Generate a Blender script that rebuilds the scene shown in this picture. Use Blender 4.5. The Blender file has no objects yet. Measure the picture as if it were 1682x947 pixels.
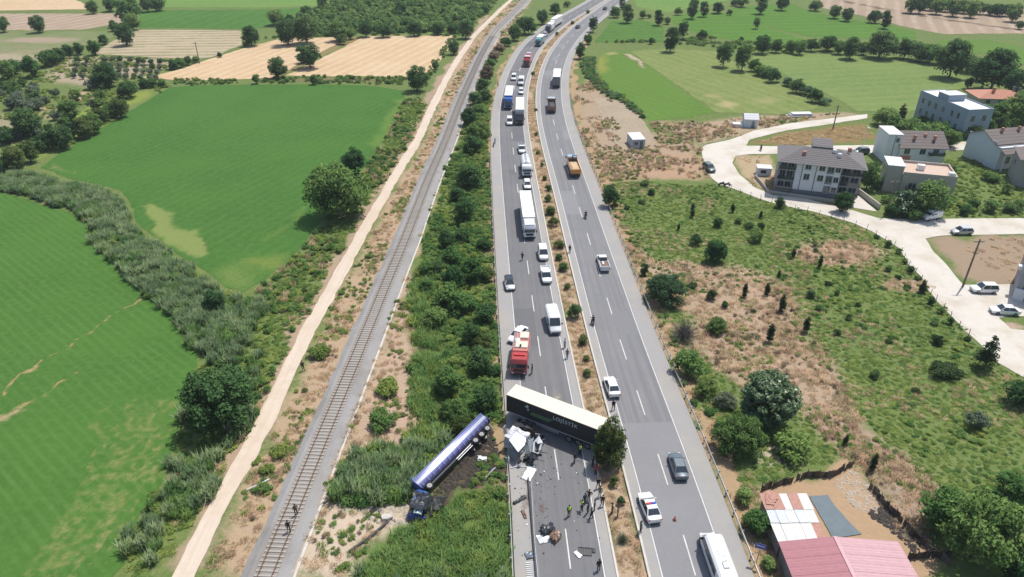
import bpy, math, random
import numpy as np
from mathutils import Vector, Matrix, Euler
from mathutils.geometry import delaunay_2d_cdt

random.seed(7)
RNG = np.random.default_rng(11)
SC = bpy.context.scene
COL = SC.collection
R = math.radians

# ---------------------------------------------------------------- camera, sky, sun, exposure
CAM_H, PITCH, FOC, CX, CY = 64.0, R(30.5), 1166.0, 841.0, 473.5
cam_data = bpy.data.cameras.new('camera')
cam = bpy.data.objects.new('camera', cam_data); COL.objects.link(cam)
cam.location = (0, 0, CAM_H)
cam.rotation_euler = (R(90) - PITCH, 0, 0)
cam_data.sensor_width = 36.0
cam_data.lens = 36.0 * FOC / 1682.0
cam_data.clip_start = 1.0
cam_data.clip_end = 9000.0
SC.camera = cam

SUN_EL, SUN_AZ = R(66.0), R(42.0)          # azimuth measured from +y towards +x
world = bpy.data.worlds.new('World'); SC.world = world
world.use_nodes = True
_nt = world.node_tree
_sky = _nt.nodes.new('ShaderNodeTexSky'); _sky.sky_type = 'NISHITA'; _sky.sun_disc = False
_sky.sun_elevation = SUN_EL; _sky.sun_rotation = SUN_AZ
_sky.air_density = 1.0; _sky.dust_density = 2.0; _sky.ozone_density = 1.0
_bg = _nt.nodes['Background']; _bg.inputs['Strength'].default_value = 0.14
_nt.links.new(_sky.outputs['Color'], _bg.inputs['Color'])
sun_data = bpy.data.lights.new('sun', 'SUN')
sun_data.energy = 4.3; sun_data.angle = R(0.53); sun_data.color = (1.0, 0.955, 0.88)
sun = bpy.data.objects.new('sun', sun_data); COL.objects.link(sun)
_dir = Vector((-math.sin(SUN_AZ) * math.cos(SUN_EL), -math.cos(SUN_AZ) * math.cos(SUN_EL), -math.sin(SUN_EL)))
sun.rotation_euler = _dir.to_track_quat('-Z', 'Y').to_euler()
sun.location = (60, 60, 150)
SC.view_settings.view_transform = 'Standard'
SC.view_settings.look = 'None'
SC.view_settings.gamma = 1.0
SC.view_settings.exposure = 0.08
SC.view_settings.use_curve_mapping = False
SC.render.engine = 'CYCLES'
SC.cycles.max_bounces = 5
SC.cycles.diffuse_bounces = 3
SC.cycles.glossy_bounces = 2
SC.cycles.transmission_bounces = 3
SC.cycles.transparent_max_bounces = 8
SC.cycles.caustics_reflective = False
SC.cycles.caustics_refractive = False
SC.cycles.use_denoising = True

# ---------------------------------------------------------------- survey: photo point -> real ground point
def P(px, py, z=0.0):
    dx, dy = (px - CX) / FOC, (py - CY) / FOC
    c, s = math.cos(PITCH), math.sin(PITCH)
    d = (dx, c - dy * s, -s - dy * c)
    t = (z - CAM_H) / d[2]
    return Vector((d[0] * t, d[1] * t, z))
def PP(pts, z=0.0):
    return [P(a, b, z) for a, b in pts]
def scale_at(v):
    """photo pixels per metre at a world point"""
    zc = v[1] * math.cos(PITCH) + (CAM_H - v[2]) * math.sin(PITCH)
    return FOC / zc

# ---------------------------------------------------------------- value noise for layout
_LAT = RNG.random((256, 256))
def vnoise(x, y):
    x = np.asarray(x, float); y = np.asarray(y, float)
    xi = np.floor(x).astype(int); yi = np.floor(y).astype(int)
    fx = x - xi; fy = y - yi
    fx = fx * fx * (3 - 2 * fx); fy = fy * fy * (3 - 2 * fy)
    a = _LAT[xi & 255, yi & 255]; b = _LAT[(xi + 1) & 255, yi & 255]
    c = _LAT[xi & 255, (yi + 1) & 255]; d = _LAT[(xi + 1) & 255, (yi + 1) & 255]
    return (a * (1 - fx) + b * fx) * (1 - fy) + (c * (1 - fx) + d * fx) * fy
def fbm(x, y, s=1.0, o=4):
    v = 0; amp = 0.5; tot = 0
    for k in range(o):
        v = v + amp * vnoise(np.asarray(x) * s + 17.3 * k, np.asarray(y) * s + 5.7 * k); tot += amp
        amp *= 0.5; s *= 2.03
    return v / tot
def inside(x, y, poly):
    x = np.asarray(x); y = np.asarray(y)
    r = np.zeros(x.shape, bool); n = len(poly)
    for i in range(n):
        x1, y1 = poly[i][0], poly[i][1]; x2, y2 = poly[(i + 1) % n][0], poly[(i + 1) % n][1]
        if y1 == y2: continue
        c = ((y1 > y) != (y2 > y)) & (x < (x2 - x1) * (y - y1) / (y2 - y1) + x1)
        r ^= c
    return r
def dist_line(x, y, line):
    d = np.full(np.shape(x), 1e9)
    for (a, b) in zip(line[:-1], line[1:]):
        ax, ay, bx, by = a[0], a[1], b[0], b[1]
        vx, vy = bx - ax, by - ay
        t = np.clip(((x - ax) * vx + (y - ay) * vy) / (vx * vx + vy * vy + 1e-9), 0, 1)
        d = np.minimum(d, np.hypot(x - ax - t * vx, y - ay - t * vy))
    return d

# ---------------------------------------------------------------- materials
MATS = {}
def _mat(name):
    m = bpy.data.materials.new(name); m.use_nodes = True
    nt = m.node_tree; nt.nodes.clear()
    out = nt.nodes.new('ShaderNodeOutputMaterial')
    return m, nt, out
def _n(nt, t, **kw):
    n = nt.nodes.new(t)
    for k, v in kw.items():
        if k in n.inputs: n.inputs[k].default_value = v
        else: setattr(n, k, v)
    return n
def _mix(nt, fac, a, b, blend='MIX'):
    n = nt.nodes.new('ShaderNodeMix'); n.data_type = 'RGBA'; n.blend_type = blend
    for sock, v in ((n.inputs[0], fac), (n.inputs[6], a), (n.inputs[7], b)):
        if hasattr(v, 'is_linked') or hasattr(v, 'links'): nt.links.new(v, sock)
        elif isinstance(v, (tuple, list)): sock.default_value = (v[0], v[1], v[2], 1)
        else: sock.default_value = v
    return n.outputs[2]
def _math(nt, op, a, b=0.0, clamp=False):
    n = nt.nodes.new('ShaderNodeMath'); n.operation = op; n.use_clamp = clamp
    for i, v in enumerate((a, b)):
        if hasattr(v, 'links'): nt.links.new(v, n.inputs[i])
        else: n.inputs[i].default_value = v
    return n.outputs[0]
def _ramp(nt, v, lo, hi):
    n = nt.nodes.new('ShaderNodeMapRange'); n.interpolation_type = 'SMOOTHSTEP'
    n.inputs['From Min'].default_value = lo; n.inputs['From Max'].default_value = hi
    nt.links.new(v, n.inputs['Value']); return n.outputs[0]
def _noise(nt, vec, scale, detail=4, rough=0.6):
    n = nt.nodes.new('ShaderNodeTexNoise'); n.inputs['Scale'].default_value = scale
    n.inputs['Detail'].default_value = detail; n.inputs['Roughness'].default_value = rough
    if vec is not None: nt.links.new(vec, n.inputs['Vector'])
    return n.outputs['Fac']
def solid(name, col, rough=0.6, metal=0.0, spec=0.4, var=0.12, scale=3.0, coat=0.0, bump=0.0):
    """plain surface with grain and a little wear"""
    if name in MATS: return MATS[name]
    m, nt, out = _mat(name)
    b = _n(nt, 'ShaderNodeBsdfPrincipled', **{'Roughness': rough, 'Metallic': metal, 'Specular IOR Level': spec})
    tc = nt.nodes.new('ShaderNodeTexCoord')
    f = _noise(nt, tc.outputs['Object'], scale, 5, 0.65)
    dark = tuple(c * (1 - var) for c in col); lite = tuple(min(1, c * (1 + var)) for c in col)
    nt.links.new(_mix(nt, f, dark, lite), b.inputs['Base Color'])
    if coat: b.inputs['Coat Weight'].default_value = coat; b.inputs['Coat Roughness'].default_value = 0.06
    if bump:
        bp = _n(nt, 'ShaderNodeBump', Strength=bump, Distance=0.05)
        nt.links.new(f, bp.inputs['Height']); nt.links.new(bp.outputs[0], b.inputs['Normal'])
    nt.links.new(b.outputs[0], out.inputs['Surface'])
    MATS[name] = m; return m
def leafmat(name, c1, c2, trans=0.28, gloss=0.0, rnd=0.28):
    if name in MATS: return MATS[name]
    m, nt, out = _mat(name)
    g = nt.nodes.new('ShaderNodeNewGeometry'); oi = nt.nodes.new('ShaderNodeObjectInfo')
    col = _mix(nt, g.outputs['Random Per Island'], c1, c2)
    hv = nt.nodes.new('ShaderNodeHueSaturation')
    nt.links.new(col, hv.inputs['Color'])
    v = _math(nt, 'MULTIPLY_ADD', oi.outputs['Random'], 2 * rnd); nt.nodes[-1].inputs[2].default_value = 1 - rnd
    nt.links.new(v, hv.inputs['Value'])
    h = _math(nt, 'MULTIPLY_ADD', oi.outputs['Random'], -0.05); nt.nodes[-1].inputs[2].default_value = 0.525
    nt.links.new(h, hv.inputs['Hue'])
    d = nt.nodes.new('ShaderNodeBsdfDiffuse'); t = nt.nodes.new('ShaderNodeBsdfTranslucent')
    nt.links.new(hv.outputs[0], d.inputs[0]); nt.links.new(hv.outputs[0], t.inputs[0])
    mx = _n(nt, 'ShaderNodeMixShader', Fac=trans)
    nt.links.new(d.outputs[0], mx.inputs[1]); nt.links.new(t.outputs[0], mx.inputs[2])
    last = mx
    if gloss:
        gl = _n(nt, 'ShaderNodeBsdfGlossy', Roughness=0.35); gl.inputs['Color'].default_value = (1, 1, 1, 1)
        m2 = _n(nt, 'ShaderNodeMixShader', Fac=gloss)
        nt.links.new(mx.outputs[0], m2.inputs[1]); nt.links.new(gl.outputs[0], m2.inputs[2]); last = m2
    nt.links.new(last.outputs[0], out.inputs['Surface'])
    MATS[name] = m; return m
def fieldmat(name, ca, cb, cc, row_dir=None, row_sp=2.0, row_amt=0.2, row_col=None, n_scale=0.07, fine=1.2, bump=0.35, patchy=True):
    """ground / crop: large tone drift, fine grain, optional rows, bare patches from the sheet's own 'patch' attribute"""
    m, nt, out = _mat(name)
    g = nt.nodes.new('ShaderNodeNewGeometry'); pos = g.outputs['Position']
    big = _ramp(nt, _noise(nt, pos, n_scale, 4, 0.6), 0.32, 0.68)
    fin = _noise(nt, pos, fine, 5, 0.7)
    col = _mix(nt, big, ca, cb)
    col = _mix(nt, _ramp(nt, fin, 0.40, 0.75), col, cc)
    if row_dir is not None:
        mp = nt.nodes.new('ShaderNodeMapping'); mp.vector_type = 'POINT'
        mp.inputs['Rotation'].default_value = (0, 0, -row_dir)
        nt.links.new(pos, mp.inputs['Vector'])
        w = _n(nt, 'ShaderNodeTexWave', Scale=math.pi * 2 / (20.0 * row_sp) , Distortion=1.3, Detail=2.5)
        w.inputs['Detail Scale'].default_value = 0.6
        w.wave_type = 'BANDS'; w.bands_direction = 'Y'
        nt.links.new(mp.outputs[0], w.inputs['Vector'])
        brk = _ramp(nt, _noise(nt, pos, 0.11, 3), 0.3, 0.7)
        f = _math(nt, 'MULTIPLY', _math(nt, 'MULTIPLY', _ramp(nt, w.outputs['Fac'], 0.45, 0.95), row_amt), _math(nt, 'ADD', brk, 0.35), True)
        col = _mix(nt, f, col, row_col or tuple(c * 1.5 for c in ca))
    if patchy:
        at = nt.nodes.new('ShaderNodeAttribute'); at.attribute_name = 'patch'
        mid = _noise(nt, pos, 1.3, 6, 0.78)
        f = _ramp(nt, _math(nt, 'ADD', at.outputs['Alpha'], _math(nt, 'MULTIPLY', _math(nt, 'SUBTRACT', mid, 0.5), 1.3)), 0.12, 0.88)
        # keep zero-weight areas clean
        f = _math(nt, 'MULTIPLY', f, _ramp(nt, at.outputs['Alpha'], 0.02, 0.2))
        pc = _mix(nt, _math(nt, 'MULTIPLY', fin, 0.5), at.outputs['Color'], _mix(nt, 1.0, at.outputs['Color'], (0.62, 0.62, 0.62), 'MULTIPLY'))
        col = _mix(nt, f, col, pc)
    b = _n(nt, 'ShaderNodeBsdfPrincipled', **{'Roughness': 0.95, 'Specular IOR Level': 0.05})
    nt.links.new(col, b.inputs['Base Color'])
    bp = _n(nt, 'ShaderNodeBump', Strength=bump, Distance=0.25)
    nt.links.new(_noise(nt, pos, fine * 1.7, 4, 0.7), bp.inputs['Height'])
    nt.links.new(bp.outputs[0], b.inputs['Normal'])
    nt.links.new(b.outputs[0], out.inputs['Surface'])
    MATS[name] = m; return m
def pavemat(name, col, dirt, amt=0.3, rough=0.9, streak=None, fine=2.5, con=0.14):
    """asphalt / concrete / gravel surface with drifted dirt and worn streaks"""
    m, nt, out = _mat(name)
    g = nt.nodes.new('ShaderNodeNewGeometry'); pos = g.outputs['Position']
    c = _mix(nt, _noise(nt, pos, fine, 6, 0.75), tuple(x * (1 - con) for x in col), tuple(x * (1 + con) for x in col))
    c = _mix(nt, _math(nt, 'MULTIPLY', _ramp(nt, _noise(nt, pos, 0.16, 5, 0.65), 0.42, 0.72), amt), c, dirt)
    if streak:
        at = nt.nodes.new('ShaderNodeAttribute'); at.attribute_name = 'across'
        cb = nt.nodes.new('ShaderNodeCombineXYZ'); sp = nt.nodes.new('ShaderNodeSeparateXYZ')
        nt.links.new(pos, sp.inputs[0]); nt.links.new(at.outputs['Fac'], cb.inputs[0])
        nt.links.new(_math(nt, 'MULTIPLY', sp.outputs[1], 0.012), cb.inputs[1])
        f = _ramp(nt, _noise(nt, cb.outputs[0], 1.7, 4, 0.65), 0.36, 0.66)
        c = _mix(nt, _math(nt, 'MULTIPLY', f, 0.8), c, streak)
    b = _n(nt, 'ShaderNodeBsdfPrincipled', **{'Roughness': rough, 'Specular IOR Level': 0.25})
    nt.links.new(c, b.inputs['Base Color'])
    bp = _n(nt, 'ShaderNodeBump', Strength=0.2, Distance=0.03)
    nt.links.new(_noise(nt, pos, 9.0, 4, 0.7), bp.inputs['Height']); nt.links.new(bp.outputs[0], b.inputs['Normal'])
    nt.links.new(b.outputs[0], out.inputs['Surface'])
    MATS[name] = m; return m

# ---------------------------------------------------------------- mesh building
def tag(o, label=None, cat=None, group=None, kind=None):
    if label: o['label'] = label
    if cat: o['category'] = cat
    if group: o['group'] = group
    if kind: o['kind'] = kind
    return o
def link_mesh(name, me, parent=None, loc=None, rot=None):
    o = bpy.data.objects.new(name, me); COL.objects.link(o)
    if parent is not None: o.parent = parent
    if loc is not None: o.location = loc
    if rot is not None: o.rotation_euler = rot
    return o
def thing(name, label, cat, loc=(0, 0, 0), rz=0.0, group=None, rot=None):
    o = bpy.data.objects.new(name, None); COL.objects.link(o)
    o.location = loc; o.rotation_euler = rot if rot is not None else (0, 0, rz)
    o.empty_display_size = 0.3
    return tag(o, label, cat, group)
class MB:
    """collects shapes for ONE mesh"""
    def __init__(s): s.v = []; s.f = []; s.m = []
    def add(s, vs, fs, mi=0):
        b = len(s.v); s.v += [tuple(p) for p in vs]; s.f += [tuple(i + b for i in f) for f in fs]; s.m += [mi] * len(fs); return s
    def loft(s, rings, mi=0, cap=True, closed=False):
        n = len(rings[0]); vs = [p for r in rings for p in r]; fs = []
        k = len(rings)
        for i in range(k - 1 + (1 if closed else 0)):
            a, b = i * n, ((i + 1) % k) * n
            for j in range(n):
                q = (j + 1) % n
                fs.append((a + j, a + q, b + q, b + j))
        if cap and not closed:
            fs.append(tuple(reversed(range(n)))); fs.append(tuple(range((k - 1) * n, k * n)))
        return s.add(vs, fs, mi)
    def box(s, c, d, mi=0, ch=0.0, rz=0.0, M=None):
        """chamfered box, centre c, size d"""
        hx, hy, hz = d[0] / 2, d[1] / 2, d[2] / 2
        ch = min(ch, hx * .9, hy * .9, hz * .9)
        T = Matrix.Translation(c) @ (M if M is not None else Matrix.Rotation(rz, 4, 'Z'))
        def ring(x, y, z, k):
            if k <= 0: return [(x, -y, -z), (x, y, -z), (x, y, z), (x, -y, z)]
            return [(x, -y + k, -z), (x, y - k, -z), (x, y, -z + k), (x, y, z - k), (x, y - k, z), (x, -y + k, z), (x, -y, z - k), (x, -y, -z + k)]
        if ch > 0:
            rs = [ring(-hx, hy - ch, hz - ch, ch * .5), ring(-hx + ch, hy, hz, ch), ring(hx - ch, hy, hz, ch), ring(hx, hy - ch, hz - ch, ch * .5)]
        else:
            rs = [ring(-hx, hy, hz, 0), ring(hx, hy, hz, 0)]
        return s.loft([[T @ Vector(p) for p in r] for r in rs], mi)
    def cyl(s, a, b, r0, r1=None, n=12, mi=0):
        a, b = Vector(a), Vector(b); r1 = r0 if r1 is None else r1
        d = (b - a).normalized(); u = d.orthogonal().normalized(); w = d.cross(u)
        ring = lambda p, r: [p + (u * math.cos(t) + w * math.sin(t)) * r for t in [2 * math.pi * i / n for i in range(n)]]
        return s.loft([ring(a, r0), ring(b, r1)], mi)
    def tube(s, pts, rad, n=6, mi=0):
        pts = [Vector(p) for p in pts]; rings = []
        for i, p in enumerate(pts):
            d = (pts[min(i + 1, len(pts) - 1)] - pts[max(i - 1, 0)]).normalized()
            u = d.cross(Vector((0.3, 0.2, 1))).normalized() if abs(d.z) < .95 else d.cross(Vector((1, 0.1, 0))).normalized()
            w = d.cross(u); r = rad[i] if isinstance(rad, (list, tuple)) else rad
            rings.append([p + (u * math.cos(t) + w * math.sin(t)) * r for t in [2 * math.pi * j / n for j in range(n)]])
        return s.loft(rings, mi)
    def quad(s, pts, mi=0, th=0.0, nrm=None):
        """a plate; th gives it thickness away from nrm"""
        pts = [Vector(p) for p in pts]
        if th <= 0: return s.add(pts, [tuple(range(len(pts)))], mi)
        n = (pts[1] - pts[0]).cross(pts[-1] - pts[0]).normalized()
        lo = [p - n * th for p in pts]; k = len(pts)
        fs = [tuple(range(k)), tuple(reversed(range(k, 2 * k)))] + [(i, i + k, (i + 1) % k + k, (i + 1) % k) for i in range(k)]
        return s.add(pts + lo, fs, mi)
    def mesh(s, name, mats, smooth=None):
        me = bpy.data.meshes.new(name)
        me.from_pydata(s.v, [], s.f)
        for m in (mats if isinstance(mats, (list, tuple)) else [mats]): me.materials.append(m)
        if any(s.m): me.polygons.foreach_set('material_index', s.m)
        if smooth is not None:
            me.polygons.foreach_set('use_smooth', [True] * len(s.f))
            me.set_sharp_from_angle(angle=R(smooth))
        me.update(); return me
    def build(s, name, mats, parent=None, loc=None, rot=None, smooth=None):
        return link_mesh(name, s.mesh(name, mats, smooth), parent, loc, rot)
def copy_tree(o, parent=None):
    c = o.copy(); COL.objects.link(c); c.parent = parent
    for ch in o.children: copy_tree(ch, c)
    return c
def own_mat(o, m):
    o.material_slots[0].link = 'OBJECT'; o.material_slots[0].material = m

def sheet(name, poly, z, mat, res=1.5, rag=0.5, patches=(), kind='structure', parent=None, rag_s=0.35):
    """a ground sheet with a ragged outline and inner vertices that carry bare / discoloured patches"""
    pts = []
    n = len(poly)
    for i in range(n):
        a, b = Vector(poly[i][:2]), Vector(poly[(i + 1) % n][:2])
        k = max(1, int((b - a).length / max(res * 0.8, 0.5)))
        nv = Vector((-(b - a).y, (b - a).x)).normalized()
        for j in range(k):
            q = a.lerp(b, j / k)
            off = (float(fbm(q.x, q.y, rag_s, 3)) - 0.5) * 2 * rag
            pts.append((q.x + nv.x * off, q.y + nv.y * off))
    A = np.array(pts)
    xs = np.arange(A[:, 0].min() + res / 2, A[:, 0].max(), res); ys = np.arange(A[:, 1].min() + res / 2, A[:, 1].max(), res)
    inner = []
    if len(xs) and len(ys):
        X, Y = np.meshgrid(xs, ys); X = X.ravel() + (RNG.random(X.size) - .5) * res * .4; Y = Y.ravel() + (RNG.random(Y.size) - .5) * res * .4
        k = inside(X, Y, pts); X, Y = X[k], Y[k]
        inner = list(zip(X.tolist(), Y.tolist()))
    vin = [Vector(p) for p in pts + inner]
    nb = len(pts)
    vs, es, fs, *_ = delaunay_2d_cdt(vin, [(i, (i + 1) % nb) for i in range(nb)], [], 1, 1e-5)
    me = bpy.data.meshes.new(name)
    tri = [f if (vs[f[1]] - vs[f[0]]).cross(vs[f[2]] - vs[f[0]]) > 0 else f[::-1] for f in [tuple(f) for f in fs]]
    me.from_pydata([(v.x, v.y, 0) for v in vs], [], tri)
    me.materials.append(mat)
    V = np.array([(v.x, v.y) for v in vs])
    paint(me, V, patches)
    me.update()
    o = link_mesh(name, me, parent, (0, 0, z))
    if kind and parent is None: o['kind'] = kind
    return o
def paint(me, V, patches):
    """patch attribute: colour + weight; a patch is ('poly', pts, soft, colour, weight) or ('line', pts, halfwidth, colour, weight)"""
    C = np.zeros((len(V), 4), np.float32)
    wx = V[:, 0] + (fbm(V[:, 0], V[:, 1], 0.22, 3) - .5) * 5; wy = V[:, 1] + (fbm(V[:, 0] + 90, V[:, 1] - 40, 0.22, 3) - .5) * 5
    for kind, pts, soft, col, wt in patches:
        d = dist_line(wx, wy, list(pts) + ([pts[0]] if kind == 'poly' else []))
        if kind == 'poly':
            ins = inside(wx, wy, pts)
            w = np.where(ins, 0.5 + 0.5 * np.clip(d / max(soft, .01), 0, 1), 0.5 - 0.5 * np.clip(d / max(soft, .01), 0, 1))
        else:
            w = np.clip(1.25 - d / soft * 0.8, 0, 1)
        w = w * wt
        a = C[:, 3]
        na = np.maximum(a, w)
        k = np.where(w + a > 1e-6, w / (w + a * (1 - w) + 1e-9), 0)[:, None]
        C[:, :3] = C[:, :3] * (1 - k) + np.array(col) * k
        C[:, 3] = na
    at = me.attributes.new('patch', 'FLOAT_COLOR', 'POINT')
    at.data.foreach_set('color', C.ravel())

def catmull(pts, step=1.0):
    pts = [Vector(p[:2]) for p in pts]; out = []
    for i in range(len(pts) - 1):
        p0 = pts[i - 1] if i else pts[i] * 2 - pts[i + 1]
        p1, p2 = pts[i], pts[i + 1]
        p3 = pts[i + 2] if i + 2 < len(pts) else p2 * 2 - p1
        k = max(1, int((p2 - p1).length / step))
        for j in range(k):
            t = j / k
            out.append(0.5 * ((2 * p1) + (-p0 + p2) * t + (2 * p0 - 5 * p1 + 4 * p2 - p3) * t * t + (-p0 + 3 * p1 - 3 * p2 + p3) * t ** 3))
    out.append(pts[-1]); return out
def smooth_line(pts, step=1.0, sigma=8.0):
    """resample a surveyed line evenly and smooth it"""
    A = np.array([(p[0], p[1]) for p in pts]); L = np.concatenate([[0], np.cumsum(np.hypot(*np.diff(A, axis=0).T))])
    s = np.arange(0, L[-1], step); X = np.interp(s, L, A[:, 0]); Y = np.interp(s, L, A[:, 1])
    k = int(sigma * 3 / step); g = np.exp(-0.5 * (np.arange(-k, k + 1) * step / sigma) ** 2); g /= g.sum()
    def sm(v):
        e = np.concatenate([2 * v[0] - v[k:0:-1], v, 2 * v[-1] - v[-2:-k - 2:-1]]); return np.convolve(e, g, 'valid')
    return np.stack([sm(X), sm(Y)], 1)
def normals(L):
    t = np.gradient(L, axis=0); t /= np.linalg.norm(t, axis=1)[:, None]
    return t, np.stack([-t[:, 1], t[:, 0]], 1)
def ribbon(name, L, o0, o1, z, mat, parent=None, skirt=0.0, jit=0.0, nx=2, kind=None, z_edge=None):
    """strip along line L between lateral offsets o0 < o1 (left is +)"""
    t, n = normals(L); k = len(L); vs = []; ac = []
    cols = np.linspace(o0, o1, nx)
    for c in cols:
        j = jit * (fbm(L[:, 0] + c * 9, L[:, 1], 0.4, 3) - .5) * 2 if (jit and c in (cols[0], cols[-1])) else 0
        q = L + n * (np.full(k, c) + j)[:, None]
        zz = z if (z_edge is None or c not in (cols[0], cols[-1])) else z_edge
        vs += [(a, b, zz) for a, b in q]; ac += [c] * k
    fs = []
    for a in range(nx - 1):
        for i in range(k - 1): fs.append((a * k + i, (a + 1) * k + i, (a + 1) * k + i + 1, a * k + i + 1)[::-1])
    if skirt:
        for a in (0, nx - 1):
            b = len(vs); vs += [(p[0], p[1], p[2] - skirt) for p in vs[a * k:(a + 1) * k]]; ac += [cols[a]] * k
            for i in range(k - 1):
                f = (a * k + i, a * k + i + 1, b + i + 1, b + i); fs.append(f if a == 0 else f[::-1])
    me = bpy.data.meshes.new(name); me.from_pydata(vs, [], fs); me.materials.append(mat)
    at = me.attributes.new('across', 'FLOAT', 'POINT'); at.data.foreach_set('value', np.array(ac, np.float32))
    me.update()
    o = link_mesh(name, me, parent)
    if kind: o['kind'] = kind
    return o
# ================================================================ LAND
G_DRY, G_SOIL, G_PALE = (0.40, 0.295, 0.195), (0.42, 0.32, 0.23), (0.52, 0.43, 0.33)
G_GRN, G_GRN2, G_OLV = (0.115, 0.165, 0.045), (0.095, 0.150, 0.045), (0.16, 0.19, 0.055)
# --- one ground sheet out to the horizon
def axis(core0, core1, st, far, grow=1.25):
    a = list(np.arange(core0, core1 + st, st)); s = st
    lo, hi = [], []
    p = core0
    while p > -far: s *= grow; p -= s; lo.append(p)
    s = st; p = core1
    while p < far: s *= grow; p += s; hi.append(p)
    return np.array(lo[::-1] + a + hi)
gx = axis(-230, 250, 1.3, 4200); 
gy = np.concatenate([np.arange(20, 150, 0.85), np.arange(150, 470, 1.9)])
_s, _p, _o = 1.9, gy[-1], []
while _p < 4800: _s *= 1.25; _p += _s; _o.append(_p)
_s, _p, _u = 0.85, 20.0, []
while _p > -1500: _s *= 1.35; _p -= _s; _u.append(_p)
gy = np.concatenate([np.array(_u[::-1]), gy, np.array(_o)])
GX, GY = np.meshgrid(gx, gy)
nxg, nyg = len(gx), len(gy)
V2 = np.stack([GX.ravel(), GY.ravel()], 1)
me = bpy.data.meshes.new('ground')
idx = np.arange(nxg * nyg).reshape(nyg, nxg)
F = np.stack([idx[:-1, :-1], idx[:-1, 1:], idx[1:, 1:], idx[1:, :-1]], -1).reshape(-1, 4)
me.vertices.add(len(V2)); me.vertices.foreach_set('co', np.concatenate([V2, np.zeros((len(V2), 1))], 1).astype(np.float32).ravel())
me.loops.add(F.size); me.loops.foreach_set('vertex_index', F.ravel().astype(np.int32))
me.polygons.add(len(F)); me.polygons.foreach_set('loop_start', (np.arange(len(F)) * 4).astype(np.int32))
me.update(calc_edges=True)
Z = lambda *p: [tuple(v) for v in PP(p)]
def blob(cx, cy, rx, ry, n=14):
    """rough oval in photo points -> ground"""
    return [tuple(P(cx + rx * math.cos(t), cy + ry * math.sin(t))) for t in [2 * math.pi * i / n for i in range(n)]]
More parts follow.
